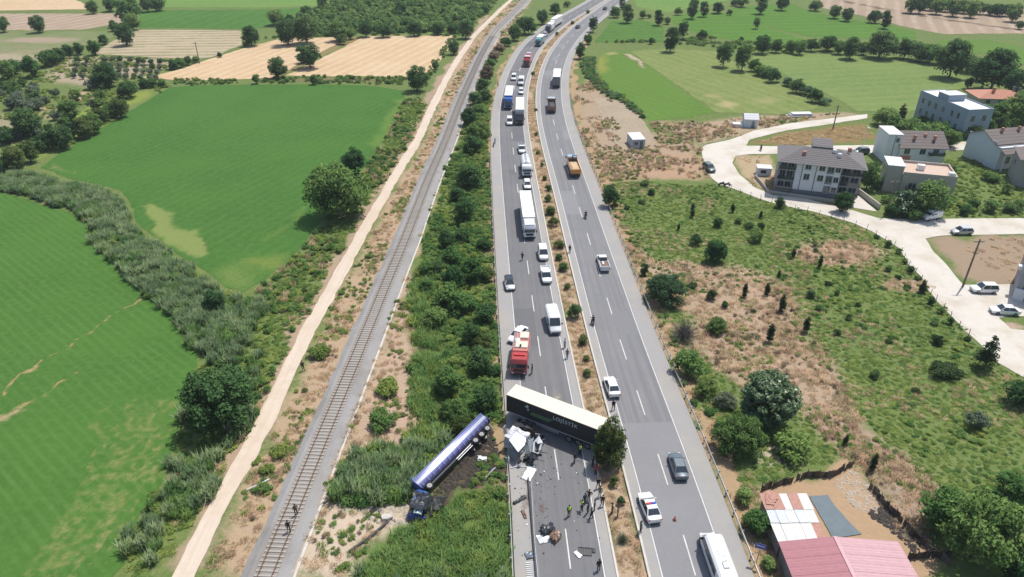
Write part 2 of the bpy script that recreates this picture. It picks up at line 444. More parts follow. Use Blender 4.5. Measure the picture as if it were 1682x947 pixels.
ground_patches = [
    # verge between path and railway, railway and highway: straw with soil
    ('poly', Z((830, 5), (870, 2), (800, 110), (740, 250), (660, 470), (585, 690), (480, 947), (330, 947), (450, 700), (560, 470), (690, 240), (750, 100)), 2.0, G_DRY, 0.95),
    ('poly', Z((655, 465), (690, 440), (680, 560), (690, 700), (640, 760), (580, 830), (640, 850), (560, 947), (470, 947), (510, 850), (565, 695), (610, 590)), 2.5, (0.430, 0.315, 0.230), 0.95),
    ('poly', Z((545, 830), (640, 822), (690, 850), (640, 880), (590, 900), (575, 947), (480, 947), (520, 870)), 2.0, G_PALE, 0.95),
    # median
    ('poly', Z((1000, 2), (960, 22), (925, 45), (885, 100), (868, 170), (890, 300), (925, 430), (960, 560), (1010, 760), (1060, 947), (1015, 947), (995, 850), (950, 650), (915, 460), (882, 300), (864, 200), (866, 160), (880, 96), (910, 55), (950, 24), (990, 2)), 0.6, (0.420, 0.304, 0.211), 0.95),
    # left strip by the guard rail
    ('poly', Z((802, 150), (812, 150), (806, 260), (812, 380), (820, 540), (822, 640), (800, 540), (790, 380), (788, 260)), 1.0, G_DRY, 0.9),
    # dark soil spilled beside the overturned truck
    ('poly', Z((806, 700), (832, 760), (836, 800), (790, 800), (750, 800), (705, 845), (700, 860), (690, 830), (740, 780), (780, 730)), 1.2, (0.075, 0.058, 0.040), 1.0),
    ('poly', Z((770, 800), (838, 790), (838, 815), (800, 812)), 1.0, (0.340, 0.210, 0.154), 0.9),
    # right of the highway
    ('poly', Z((940, 150), (985, 120), (1000, 160), (1065, 215), (1150, 240), (1160, 290), (1000, 295), (985, 300), (950, 220)), 3.0, (0.360, 0.273, 0.192), 0.9),
    ('poly', Z((1070, 200), (1150, 200), (1240, 190), (1300, 186), (1390, 184), (1420, 190), (1300, 202), (1200, 225), (1150, 240)), 3.0, (0.370, 0.284, 0.198), 0.9),
    ('poly', Z((1060, 255), (1150, 250), (1160, 295), (1100, 295), (1020, 290)), 2.0, (0.400, 0.268, 0.179), 0.9),
    ('poly', Z((985, 380), (1040, 400), (1075, 430), (1130, 430), (1180, 440), (1230, 440), (1300, 470), (1310, 520), (1330, 560), (1370, 590), (1385, 640), (1400, 680), (1470, 740), (1540, 800), (1520, 830), (1440, 770), (1400, 760), (1330, 690), (1300, 660), (1220, 640), (1150, 590), (1120, 560), (1140, 520), (1100, 500), (1060, 470), (1030, 440)), 2.5, (0.370, 0.278, 0.198), 0.95),
    ('poly', blob(1375, 415, 75, 22), 3.0, (0.390, 0.284, 0.198), 0.9),
    ('poly', blob(1490, 470, 50, 12), 2.0, (0.380, 0.273, 0.192), 0.9),
    ('poly', Z((1060, 520), (1080, 520), (1150, 700), (1240, 880), (1265, 947), (1240, 947), (1150, 730)), 1.2, (0.370, 0.284, 0.211), 0.95),
    ('poly', blob(1290, 748, 42, 14), 1.5, G_PALE, 0.9),
    ('poly', Z((1380, 650), (1450, 720), (1560, 850), (1500, 900), (1420, 780), (1360, 700)), 2.0, (0.330, 0.247, 0.192), 0.9),
    # yard of the sheds
    ('poly', Z((1240, 800), (1400, 765), (1430, 800), (1490, 865), (1535, 905), (1600, 947), (1280, 960)), 0.8, (0.400, 0.278, 0.173), 1.0),
    # village plots
    ('poly', Z((1205, 258), (1270, 252), (1280, 300), (1265, 318), (1240, 305), (1215, 285)), 1.5, (0.400, 0.310, 0.200), 0.9),
    ('poly', Z((1225, 232), (1300, 217), (1420, 203), (1440, 225), (1400, 236), (1280, 239)), 1.5, (0.240, 0.170, 0.080), 0.85),
    ('poly', Z((1525, 392), (1690, 387), (1690, 470), (1590, 465), (1560, 436), (1538, 412)), 1.5, (0.310, 0.235, 0.165), 1.0),
    ('poly', Z((1260, 300), (1300, 305), (1400, 335), (1445, 350), (1395, 345), (1320, 325), (1262, 316)), 1.0, (0.200, 0.190, 0.080), 0.8),
    ('poly', Z((1640, 525), (1690, 535), (1690, 570), (1660, 550)), 0.8, (0.400, 0.304, 0.230), 1.0),
    # strip of light grass at the olive grove, clearings
    ('poly', Z((45, 240), (110, 195), (175, 165), (250, 145), (250, 155), (200, 180), (130, 225), (60, 262)), 2.5, (0.210, 0.260, 0.060), 0.95),
    ('poly', blob(135, 160, 26, 9), 2.0, (0.420, 0.310, 0.210), 0.9),
    ('poly', blob(85, 185, 30, 12), 2.0, (0.400, 0.310, 0.220), 0.7),
    ('poly', Z((60, 130), (110, 92), (270, 96), (300, 108), (200, 130), (150, 145)), 4.0, (0.380, 0.300, 0.220), 0.75),
    ('poly', blob(20, 210, 45, 30), 4.0, (0.340, 0.280, 0.190), 0.65),
    # strip left of the path
    ('line', Z((800, 25), (720, 140), (672, 230), (600, 350), (535, 465), (475, 560), (415, 690), (350, 800), (290, 920)), 1.6, (0.370, 0.273, 0.192), 0.95),
    ('poly', Z((560, 60), (640, 58), (600, 62), (560, 78), (520, 95), (470, 122), (455, 127), (510, 88)), 1.5, (0.240, 0.190, 0.090), 0.9),
    ('line', Z((430, 130), (520, 131), (620, 132), (668, 128)), 2.6, (0.170, 0.150, 0.075), 0.95),
]
GROUND_ME = me
# --- fields
def crop(nm, pts, z, mat, **kw): return sheet(nm, Z(*pts), z, mat, **kw)
F1 = [(-60, 312), (0, 316), (37, 325), (75, 338), (113, 348), (140, 365), (155, 390), (170, 418), (190, 440), (215, 465), (250, 488), (275, 515), (300, 548), (323, 580), (325, 600), (313, 625), (300, 655), (298, 685), (293, 700), (285, 731), (274, 763), (266, 793), (244, 820), (225, 853), (217, 880), (206, 923), (184, 950), (160, 990), (60, 1160), (-300, 1160), (-300, 600), (-120, 400)]
M_F1 = fieldmat('young_crop_near', (0.060, 0.143, 0.027), (0.051, 0.123, 0.025), (0.078, 0.163, 0.038), row_dir=R(-40), row_sp=1.35, row_amt=0.38, row_col=(0.086, 0.176, 0.042), n_scale=0.06, fine=1.0, bump=0.3)
TAN = (0.36, 0.27, 0.13)
p1 = [('line', Z((232, 491), (200, 512), (165, 533), (138, 552), (105, 572), (70, 600), (40, 625), (12, 648), (-20, 670)), 0.26, TAN, 0.72),
      ('line', Z((120, 612), (95, 635), (65, 655)), 0.3, TAN, 0.7), ('line', Z((40, 666), (28, 672), (14, 676)), 0.5, TAN, 0.7), ('line', Z((18, 684), (5, 692), (-20, 700)), 0.8, (0.40, 0.3, 0.18), 0.75),
      ('poly', blob(255, 690, 40, 34), 5, (0.17, 0.20, 0.07), 0.42)]
_rg = random.Random(9)
for k_ in range(16):      # seed-drill streaks running along the lower field edge
    o_ = k_ * 7.5; a0, a1 = _rg.uniform(0, .35), _rg.uniform(.6, 1.0)
    edge = [(300, 650), (292, 700), (272, 765), (242, 818), (210, 870), (180, 915), (150, 950)]
    ln = [(x - o_ * 1.15 + _rg.uniform(-2, 2), y + o_ * .1) for x, y in edge]; n0, n1 = int(a0 * 6), max(int(a0 * 6) + 2, int(a1 * 6) + 1)
    p1.append(('line', Z(*ln[n0:n1 + 1]), 0.22, _rg.choice([(0.30, 0.27, 0.12), (0.22, 0.23, 0.08), (0.20, 0.22, 0.07)]), _rg.uniform(.35, .62)))
field1 = crop('field', F1, 0.05, M_F1, res=0.62, rag=0.35, patches=p1)
F2 = [(68, 275), (100, 250), (135, 230), (200, 190), (250, 160), (280, 143), (325, 139), (420, 139), (525, 138), (600, 140), (663, 148), (665, 160), (650, 193), (638, 213), (622, 240), (600, 270), (570, 310), (545, 340), (525, 365), (495, 405), (470, 430), (437, 458), (400, 480), (370, 470), (335, 443), (275, 405), (225, 365), (213, 330), (198, 313), (163, 303), (113, 293)]
M_F2 = fieldmat('young_crop_middle', (0.057, 0.138, 0.028), (0.047, 0.118, 0.026), (0.073, 0.158, 0.036), row_dir=R(66), row_sp=2.6, row_amt=0.3, row_col=(0.075, 0.165, 0.040), n_scale=0.045, fine=0.8, bump=0.25)
p2 = [('poly', Z((235, 340), (253, 333), (275, 350), (293, 372), (310, 378), (333, 378), (323, 390), (335, 405), (335, 418), (313, 425), (283, 403), (250, 375)), 0.9, (0.19, 0.24, 0.075), 1.0),
      ('poly', blob(385, 455, 40, 22), 4, (0.15, 0.21, 0.06), 0.7), ('poly', blob(430, 430, 45, 12), 2.5, (0.16, 0.21, 0.05), 0.7),
      ('line', Z((440, 395), (490, 350), (520, 330)), 1.0, (0.13, 0.2, 0.045), 0.5), ('line', Z((655, 165), (640, 200), (615, 240)), 2.0, (0.12, 0.2, 0.045), 0.7),
      ('line', Z((100, 275), (120, 285), (90, 270)), 1.2, (0.2, 0.22, 0.08), 0.6)]
field2 = crop('field', F2, 0.05, M_F2, res=1.3, rag=0.5, patches=p2)
M_STUB = fieldmat('stubble', (0.47, 0.335, 0.20), (0.52, 0.39, 0.25), (0.42, 0.30, 0.18), row_dir=R(72), row_sp=4.5, row_amt=0.45, row_col=(0.58, 0.46, 0.31), n_scale=0.03, fine=0.5)
crop('field', [(470, 124), (563, 78), (600, 59), (748, 58), (735, 83), (710, 116), (668, 126)], 0.05, M_STUB, res=3, rag=0.8)
crop('field', [(233, 127), (288, 116), (325, 103), (398, 80), (422, 73), (463, 63), (558, 61), (553, 73), (532, 83), (475, 114), (443, 128), (400, 130), (300, 132)], 0.05, M_STUB, res=3, rag=0.8)
M_VINE = fieldmat('pale_rows', (0.42, 0.34, 0.25), (0.38, 0.30, 0.21), (0.30, 0.27, 0.16), row_dir=R(3), row_sp=5.5, row_amt=0.8, row_col=(0.20, 0.20, 0.10), n_scale=0.03, fine=0.5)
crop('field', [(215, 48), (396, 50), (398, 73), (350, 93), (320, 98), (270, 95), (153, 88)], 0.05, M_VINE, res=3, rag=0.8)
M_TOPG = fieldmat('green_far', (0.062, 0.145, 0.030), (0.055, 0.125, 0.028), (0.08, 0.17, 0.04), row_dir=R(80), row_sp=8, row_amt=0.25, n_scale=0.02, fine=0.4)
crop('field', [(220, 45), (235, 17), (420, 15), (517, 13), (483, 23), (438, 45), (396, 47)], 0.05, M_TOPG, res=4, rag=1)
M_TOPL = fieldmat('light_green_far', (0.13, 0.22, 0.055), (0.11, 0.20, 0.05), (0.16, 0.24, 0.07), n_scale=0.02, fine=0.35)
crop('field', [(240, 12), (260, -4), (540, -4), (520, 10), (420, 12)], 0.05, M_TOPL, res=4, rag=1)
M_PLOW = fieldmat('ploughed_far', (0.31, 0.235, 0.17), (0.27, 0.205, 0.15), (0.35, 0.27, 0.2), row_dir=R(66), row_sp=7, row_amt=0.5, row_col=(0.42, 0.34, 0.26), n_scale=0.02, fine=0.4)
crop('field', [(-60, 22), (200, 22), (200, 38), (140, 48), (67, 50), (-60, 48)], 0.05, M_PLOW, res=4, rag=1)
crop('field', [(-60, -8), (110, -8), (140, 7), (142, 15), (-60, 18)], 0.05, M_STUB, res=4, rag=1)
M_MIXF = fieldmat('fallow_far', (0.14, 0.18, 0.07), (0.26, 0.215, 0.14), (0.12, 0.19, 0.065), n_scale=0.022, fine=0.3)
crop('field', [(-80, 52), (107, 51), (190, 51), (187, 60), (160, 68), (125, 78), (62, 100), (12, 113), (-80, 120)], 0.05, M_MIXF, res=4, rag=1, patches=[('poly', blob(70, 66, 60, 5), 4, (0.33, 0.26, 0.19), 0.9), ('poly', blob(20, 95, 50, 8), 4, (0.34, 0.29, 0.20), 0.8)])
M_R1 = fieldmat('grass_field', (0.092, 0.175, 0.030), (0.085, 0.160, 0.030), (0.115, 0.19, 0.045), row_dir=R(118), row_sp=3, row_amt=0.35, row_col=(0.12, 0.20, 0.05), n_scale=0.03, fine=0.6)
crop('field', [(994, 84), (1032, 84), (1064, 108), (1118, 147), (1172, 184), (1139, 192), (1085, 197), (1066, 199), (1053, 179), (1026, 158), (999, 145), (981, 127), (983, 97)], 0.05, M_R1, res=2.5, rag=0.8,
     patches=[('poly', blob(988, 105, 9, 16), 3, (0.25, 0.26, 0.06), 0.9), ('line', Z((1029, 88), (1045, 99), (1063, 110)), 1.0, (0.42, 0.34, 0.24), 1.0), ('poly', blob(1005, 87, 10, 3), 2, (0.34, 0.3, 0.14), 0.9)])
M_R2 = fieldmat('dry_meadow', (0.155, 0.205, 0.062), (0.125, 0.185, 0.048), (0.225, 0.235, 0.10), row_dir=R(118), row_sp=5, row_amt=0.3, row_col=(0.25, 0.25, 0.11), n_scale=0.035, fine=0.5)
crop('field', [(1036, 84), (1098, 80), (1175, 84), (1211, 106), (1265, 131), (1300, 149), (1345, 177), (1307, 185), (1274, 187), (1176, 184), (1122, 147), (1067, 108)], 0.05, M_R2, res=3, rag=0.8,
     patches=[('poly', blob(1195, 172, 22, 5), 2, (0.38, 0.33, 0.17), 0.8), ('poly', blob(1170, 158, 14, 4), 2, (0.36, 0.31, 0.15), 0.6), ('poly', blob(1260, 165, 28, 5), 3, (0.33, 0.3, 0.14), 0.6)])
M_R3 = fieldmat('meadow_far', (0.145, 0.21, 0.062), (0.115, 0.185, 0.055), (0.19, 0.225, 0.085), row_dir=R(10), row_sp=6, row_amt=0.25, row_col=(0.22, 0.25, 0.10), n_scale=0.03, fine=0.45)
crop('field', [(1236, 87), (1300, 88), (1459, 91), (1527, 107), (1588, 127), (1584, 146), (1516, 149), (1513, 178), (1493, 183), (1409, 183), (1382, 166), (1345, 148), (1300, 130), (1279, 117), (1236, 97)], 0.05, M_R3, res=3, rag=0.8)
M_R4 = fieldmat('green_strip_far', (0.070, 0.150, 0.030), (0.058, 0.130, 0.028), (0.09, 0.17, 0.04), row_dir=R(5), row_sp=7, row_amt=0.4, row_col=(0.10, 0.19, 0.045), n_scale=0.03, fine=0.4)
crop('field', [(976, 69), (1005, 34), (1053, 32), (1089, 43), (1091, 69)], 0.05, M_R4, res=4, rag=0.8)
crop('field', [(1046, 11), (1098, 20), (1130, 14), (1166, 8), (1215, -4), (1042, -4)], 0.05, M_TOPL, res=4, rag=0.8)
M_R6 = fieldmat('lush_far', (0.078, 0.165, 0.028), (0.068, 0.145, 0.028), (0.10, 0.185, 0.04), row_dir=R(5), row_sp=8, row_amt=0.25, n_scale=0.025, fine=0.4)
crop('field', [(1103, 28), (1134, 20), (1193, 21), (1234, 35), (1320, 64), (1320, 73), (1234, 69), (1166, 60), (1132, 50), (1105, 38)], 0.05, M_R6, res=4, rag=0.8)
crop('field', [(1202, 13), (1243, 9), (1300, 5), (1330, 18), (1386, 30), (1459, 41), (1504, 52), (1504, 66), (1414, 62), (1330, 60), (1292, 52), (1198, 24)], 0.055, M_R6, res=4, rag=0.8)
crop('field', [(1345, -4), (1560, -4), (1700, 18), (1700, 55), (1613, 55), (1550, 56), (1493, 45), (1414, 25), (1352, 13)], 0.05, M_PLOW, res=4, rag=0.8, patches=[('line', Z((1377, 0), (1480, 20), (1663, 48)), 1.6, (0.16, 0.12, 0.09), 1.0)])
crop('field', [(1538, 67), (1618, 64), (1700, 82), (1700, 112), (1618, 87), (1588, 87), (1550, 76)], 0.05, M_R1, res=4, rag=0.8)
M_FAL = fieldmat('bare_plot', (0.33, 0.27, 0.20), (0.28, 0.23, 0.165), (0.37, 0.31, 0.23), fine=0.9, n_scale=0.06)
crop('field', [(975, 160), (1014, 162), (1048, 187), (1066, 211), (1071, 238), (1024, 246), (1000, 224)], 0.05, M_FAL, res=2, rag=0.8)

# --- village roads (pale packed chalk)
M_CHALK = pavemat('chalk_road', (0.54, 0.505, 0.45), (0.42, 0.36, 0.275), 0.7, fine=0.7)
VR = [(1425, 187), (1368, 194), (1300, 202), (1240, 214), (1200, 229), (1160, 238), (1151, 243), (1157, 272), (1168, 291), (1182, 303), (1208, 311), (1246, 326), (1274, 335), (1338, 348), (1396, 364), (1430, 379), (1456, 394), (1478, 409), (1492, 433), (1514, 455), (1523, 474), (1536, 492), (1557, 513), (1585, 543), (1610, 565), (1640, 597), (1672, 615), (1710, 632), (1710, 545), (1660, 540), (1640, 522), (1655, 518), (1700, 520), (1700, 468), (1657, 467), (1582, 468), (1557, 438), (1535, 414), (1520, 392), (1540, 388), (1564, 386), (1710, 384), (1710, 358), (1557, 359), (1497, 360), (1442, 358), (1396, 344), (1322, 326), (1270, 320), (1240, 308), (1215, 287), (1203, 268), (1208, 256), (1231, 253), (1300, 252), (1440, 251), (1590, 246), (1590, 233), (1534, 233), (1436, 238), (1276, 240), (1225, 239), (1231, 229), (1292, 214), (1368, 203), (1425, 194)]
sheet('village_road', Z(*VR), 0.06, M_CHALK, res=1.8, rag=0.3)
M_PATH = pavemat('dirt_path', (0.56, 0.475, 0.39), (0.46, 0.365, 0.27), 0.5, fine=0.9, streak=(0.49, 0.40, 0.31), con=.2)
pl = [(282, 945), (320, 869), (350, 807), (380, 760), (420, 695), (450, 630), (483, 553), (525, 490), (541, 462), (570, 405), (600, 355), (630, 305), (655, 265), (678, 230), (695, 190), (713, 155), (725, 130), (748, 95), (772, 60), (800, 32), (822, 12), (836, 0)]
pr = [(323, 945), (353, 874), (385, 807), (420, 760), (453, 695), (483, 620), (510, 560), (545, 500), (563, 462), (590, 415), (622, 355), (650, 305), (675, 260), (694, 232), (715, 180), (727, 156), (738, 134), (757, 97), (783, 60), (806, 36), (824, 16), (842, 0)]
def midline(a, b, z=0, ext0=30, ext1=80, sigma=6):
    A = [P(*q, z) for q in a]; B = [P(*q, z) for q in b]
    bx = np.interp([p.y for p in A], [p.y for p in B], [p.x for p in B])
    M = [((p.x + x) / 2, p.y) for p, x in zip(A, bx)]
    d0 = Vector(M[0]) - Vector(M[1]); d0.normalize(); d1 = Vector(M[-1]) - Vector(M[-3]); d1.normalize()
    M = [tuple(Vector(M[0]) + d0 * ext0)] + M + [tuple(Vector(M[-1]) + d1 * ext1)]
    return smooth_line(M, 1.0, sigma)
PATH = midline(pl, pr, 0.05, 60)
ribbon('dirt_path', PATH, -1.22, 1.22, 0.075, M_PATH, jit=0.32, nx=5, kind='structure')

# --- railway
rl = [(423, 945), (530, 692), (560, 625), (590, 553), (613, 500), (628, 460), (655, 403), (680, 338), (700, 288), (725, 235), (753, 163), (768, 130), (785, 93), (810, 50), (847, 14), (860, 0)]
RAILC = smooth_line([tuple(P(x, y, 0.55))[:2] for x, y in [(395, 1010)] + rl] , 0.6, 7)
_t, _nn = normals(RAILC)
RAILC = RAILC - _nn * 0.75
d1 = RAILC[-1] - RAILC[-4]; d1 /= np.linalg.norm(d1)
d0 = RAILC[0] - RAILC[4]; d0 /= np.linalg.norm(d0)
RAILC = np.concatenate([RAILC[0] + d0[None] * np.arange(54, 0.5, -0.6)[:, None], RAILC])
RAILC = np.concatenate([RAILC, RAILC[-1] + d1[None] * np.arange(0.6, 70, 0.6)[:, None]])
M_BALL = pavemat('ballast', (0.275, 0.268, 0.262), (0.18, 0.165, 0.15), 0.6, fine=5.5, con=.42)
bed = ribbon('ballast_bed', RAILC, -2.75, 2.65, 0.36, M_BALL, jit=0.34, nx=7, kind='structure', z_edge=0.02)
ribbon('track_bed', RAILC, -1.35, 1.35, 0.366, pavemat('ballast_rusty', (0.268, 0.248, 0.225), (0.19, 0.165, 0.14), 0.6, fine=5.5, con=.42), bed, jit=.12)
M_RAIL = solid('rail_steel', (0.16, 0.105, 0.075), 0.5, 0.4)
M_SLEEP = solid('sleeper_concrete', (0.335, 0.312, 0.28), 0.9, var=0.2, scale=1.0)
_t, _nn = normals(RAILC)
for s in (-0.75, 0.75):
    mb = MB(); q = RAILC + _nn * s
    rings = [[(a - n[0] * w, b - n[1] * w, z) for w, z in ((-.07, .40), (.07, .40), (.04, .47), (.045, .57), (-.045, .57), (-.04, .47))] for (a, b), n in zip(q[::3], _nn[::3])]
    mb.loft(rings); mb.build('rail', M_RAIL, bed)
L = np.concatenate([[0], np.cumsum(np.hypot(*np.diff(RAILC, axis=0).T))])
ss = np.arange(6, L[-1] - 1, 0.62)
sx, sy = np.interp(ss, L, RAILC[:, 0]), np.interp(ss, L, RAILC[:, 1])
ang = np.interp(ss, L, np.unwrap(np.arctan2(_t[:, 1], _t[:, 0])))
sl_me = MB().box((0, 0, 0), (0.26, 2.4, 0.14), ch=0.03).mesh('sleeper', M_SLEEP)
far = MB(); k = 0
for x, y, a in zip(sx, sy, ang):
    if y < 20: continue
    if k < 300:
        link_mesh('sleeper', sl_me, bed, (x, y, 0.385 + random.uniform(-.012, .012)), (0, 0, a + random.uniform(-.02, .02))); k += 1
    elif y < 330:
        far.box((x, y, 0.385), (0.26, 2.4, 0.12), rz=a)
fo = far.build('sleepers_far', M_SLEEP, bed); fo['kind'] = 'stuff'
# low concrete kerb line and cable trough on the highway side of the track
M_CONC = solid('concrete_pale', (0.50, 0.475, 0.43), 0.9, var=0.2, scale=1.5)
ribbon('cable_trough', RAILC, -3.15, -2.85, 0.14, M_CONC, bed, skirt=0.14, jit=0.06)

# --- highway
M_ASPH_L = pavemat('asphalt_old', (0.138, 0.139, 0.146), (0.20, 0.19, 0.18), 0.45, streak=(0.172, 0.172, 0.178))
M_ASPH_R = pavemat('asphalt_worn', (0.195, 0.196, 0.204), (0.25, 0.24, 0.225), 0.45, streak=(0.155, 0.156, 0.164))
M_SHO = pavemat('shoulder_asphalt', (0.295, 0.288, 0.28), (0.36, 0.325, 0.275), 0.5)
M_LINE = solid('road_paint', (0.54, 0.54, 0.525), 0.8, var=0.3, scale=1.2)
RZ = 0.22
lc_l = [(884, 947), (876, 845), (873, 793), (854, 630), (845, 526), (837, 442), (829.5, 356), (825, 300), (822, 253), (819, 201), (819, 183), (823, 148), (834, 116), (853, 83), (873, 64), (901, 41), (925, 27), (953, 12), (975, 0)]
lc_r = [(994, 947), (978, 850), (963, 777), (942, 665), (930, 608), (920, 565), (908, 495), (902, 462), (890, 394), (880, 340), (873, 299), (863, 241), (859, 215), (859, 180), (862, 155), (869, 122), (878, 92), (891, 70), (914, 49), (942, 29), (962, 17), (990, 2)]
rc_l = [(1088, 945), (1055, 807), (1017, 680), (995, 608), (975, 552), (970, 518), (942, 404), (916, 300), (900, 250), (886.5, 195), (884, 153), (890, 118), (903, 88), (919, 64), (943, 43), (977, 21), (1010, 1)]
rc_r = [(1198, 947), (1172, 872), (1132, 759), (1101, 680), (1060, 565), (1043, 520), (1023, 465), (998, 401), (964, 303), (943, 243), (929, 197), (923, 160), (925, 120), (930, 94), (942, 74), (958, 55), (980, 29), (998, 15), (1016, 3)]
LC = midline(lc_l, lc_r, RZ, 35, 120, 9)
RC = midline(rc_l, rc_r, RZ, 35, 120, 9)
def carriageway(name, L, mat, out_left):
    a, b = (5.95, -4.75) if out_left else (4.75, -6.15)
    road = ribbon(name, L, b, a, RZ, mat, skirt=0.24, nx=14, kind='structure')
    ribbon('shoulder', L, 3.62, a - .02, RZ + .005, M_SHO, road, nx=3, jit=0.0)
    ribbon('shoulder', L, b + .02, -3.62, RZ + .005, M_SHO, road, nx=3, jit=0.0)
    for s in (3.5, -3.5): ribbon('edge_line', L, s - .07, s + .07, RZ + .010, M_LINE, road)
    # kerb on the median side
    m0, m1 = ((b - .22, b + .02) if out_left else (a - .02, a + .22))
    ribbon('kerb', L, m0, m1, RZ + .10, M_CONC, road, skirt=.34)
    return road
highway_l = carriageway('highway_road', LC, M_ASPH_L, True)
highway_r = carriageway('highway_road', RC, M_ASPH_R, False)
def dashes(L, road, phase_px, period=12.75, ln=5.3):
    s = np.concatenate([[0], np.cumsum(np.hypot(*np.diff(L, axis=0).T))])
    p = P(*phase_px, RZ); s0 = s[np.argmin(np.hypot(L[:, 0] - p.x, L[:, 1] - p.y))]
    st = s0 - period * math.floor(s0 / period)
    while st < s[-1] - 60:
        q = np.linspace(st, st + ln, 6); X = np.interp(q, s, L[:, 0]); Y = np.interp(q, s, L[:, 1])
        LL = np.stack([X, Y], 1)
        if Y[0] > 30: ribbon('lane_dash', LL, -.075, .075, RZ + .010, M_LINE, road)
        st += period
dashes(LC, highway_l, (938, 934)); dashes(RC, highway_r, (1142, 943))
def at_px(L, px, py, z=RZ):
    """nearest point on a road line + tangent"""
    p = P(px, py, z); i = int(np.argmin(np.hypot(L[:, 0] - p.x, L[:, 1] - p.y))); i = min(max(i, 1), len(L) - 2)
    t = L[i + 1] - L[i - 1]; return math.atan2(t[1], t[0])
# guard rails
M_GALV = solid('galvanised_steel', (0.52, 0.53, 0.54), 0.4, 0.75, var=0.15)
post_me = MB().box((0, 0, 0.42), (0.16, 0.22, 0.86), ch=.02).mesh('post', solid('weathered_post', (0.30, 0.30, 0.29), .7, .2, var=.3))
def guard_rail(label, L, off, y0, y1, side):
    g = thing('guard_rail', label, 'guard rail', (0, 0, 0), group='guard rails along the highway')
    t, n = normals(L); sel = (L[:, 1] > y0) & (L[:, 1] < y1); Q = (L + n * off)[sel]; N = n[sel]; T = t[sel]
    g.location = (Q[0][0], Q[0][1], 0.2)
    prof = [(0, .52), (.05, .58), (0, .66), (.05, .74), (0, .82), (-.03, .82), (.01, .74), (-.03, .66), (.01, .58), (-.03, .52)]
    rings = [[(q[0] + nn[0] * w * side - Q[0][0], q[1] + nn[1] * w * side - Q[0][1], z) for w, z in prof] for q, nn in zip(Q[::2], N[::2])]
    MB().loft(rings).build('beam', M_GALV, g)
    for i in range(0, len(Q), 3):
        q = Q[i] + N[i] * side * -.14
        link_mesh('post', post_me, g, (q[0] - Q[0][0], q[1] - Q[0][1], 0.0), (0, 0, math.atan2(T[i][1], T[i][0])))
    return g
guard_rail('galvanised guard rail beside the thicket on the railway side of the highway, near stretch', LC, 6.15, 74, 178, -1)
guard_rail('galvanised guard rail below the overturned blue truck, at the bottom edge', LC, 6.15, 44, 66, -1)
guard_rail('galvanised guard rail between the highway and the scrubland on the village side', RC, -6.4, 44, 235, 1)

def between(La, oa, Lb, ob, y0=25, y1=430):
    """ground polygon between two offset road lines"""
    ta, na = normals(La); tb, nb_ = normals(Lb); A_ = La + na * oa; B_ = Lb + nb_ * ob
    A_ = A_[(A_[:, 1] > y0) & (A_[:, 1] < y1)][::5]; B_ = B_[(B_[:, 1] > y0) & (B_[:, 1] < y1)][::5]
    return [(x, y, 0) for x, y in A_] + [(x, y, 0) for x, y in B_[::-1]]
MEDIAN = between(LC, -4.4, RC, 4.4)
ground_patches += [('poly', MEDIAN, 0.3, (0.40, 0.305, 0.21), 1.0), ('poly', between(RC, -5.9, RC, -8.6, 25, 330), 0.5, (0.38, 0.27, 0.16), 0.95), ('poly', between(LC, 5.7, LC, 7.6, 66, 330), 0.5, (0.38, 0.27, 0.16), 0.9)]
paint(GROUND_ME, V2, ground_patches)
M_GROUND = fieldmat('ground_soil_grass', G_GRN, G_GRN2, (0.19, 0.20, 0.085), fine=0.9, n_scale=0.05, bump=0.6)
GROUND_ME.materials.append(M_GROUND)
ground = link_mesh('ground', GROUND_ME); ground['kind'] = 'structure'


# repair patches and seams in the asphalt
_rp = random.Random(12)
def patch_on(L, road, y, off0, off1, ln, tone, base):
    i = int(np.argmin(np.abs(L[:, 1] - y))); LL = L[i:i + max(3, int(ln))]
    ribbon('repair_patch', LL, off0, off1, RZ + .0035, pavemat('repair_%d' % len(bpy.data.materials), tuple(c * tone for c in base), tuple(c * tone * 1.15 for c in base), .4), road, jit=.03)
for L_, rd, base in ((LC, highway_l, (0.138, 0.139, 0.146)), (RC, highway_r, (0.195, 0.196, 0.204))):
    for y_ in range(90, 330, 24):        # one per stretch, so that no two overlap
        a = _rp.choice((-3.38, .08)); patch_on(L_, rd, y_ + _rp.uniform(0, 4), a, a + _rp.choice((1.6, 3.3, 3.3)), _rp.uniform(5, 17), _rp.choice((.9, .93, .95, 1.06, 1.08)), base)
patch_on(RC, highway_r, 40, -3.4, 3.4, 34, 1.07, (0.195, 0.196, 0.204))
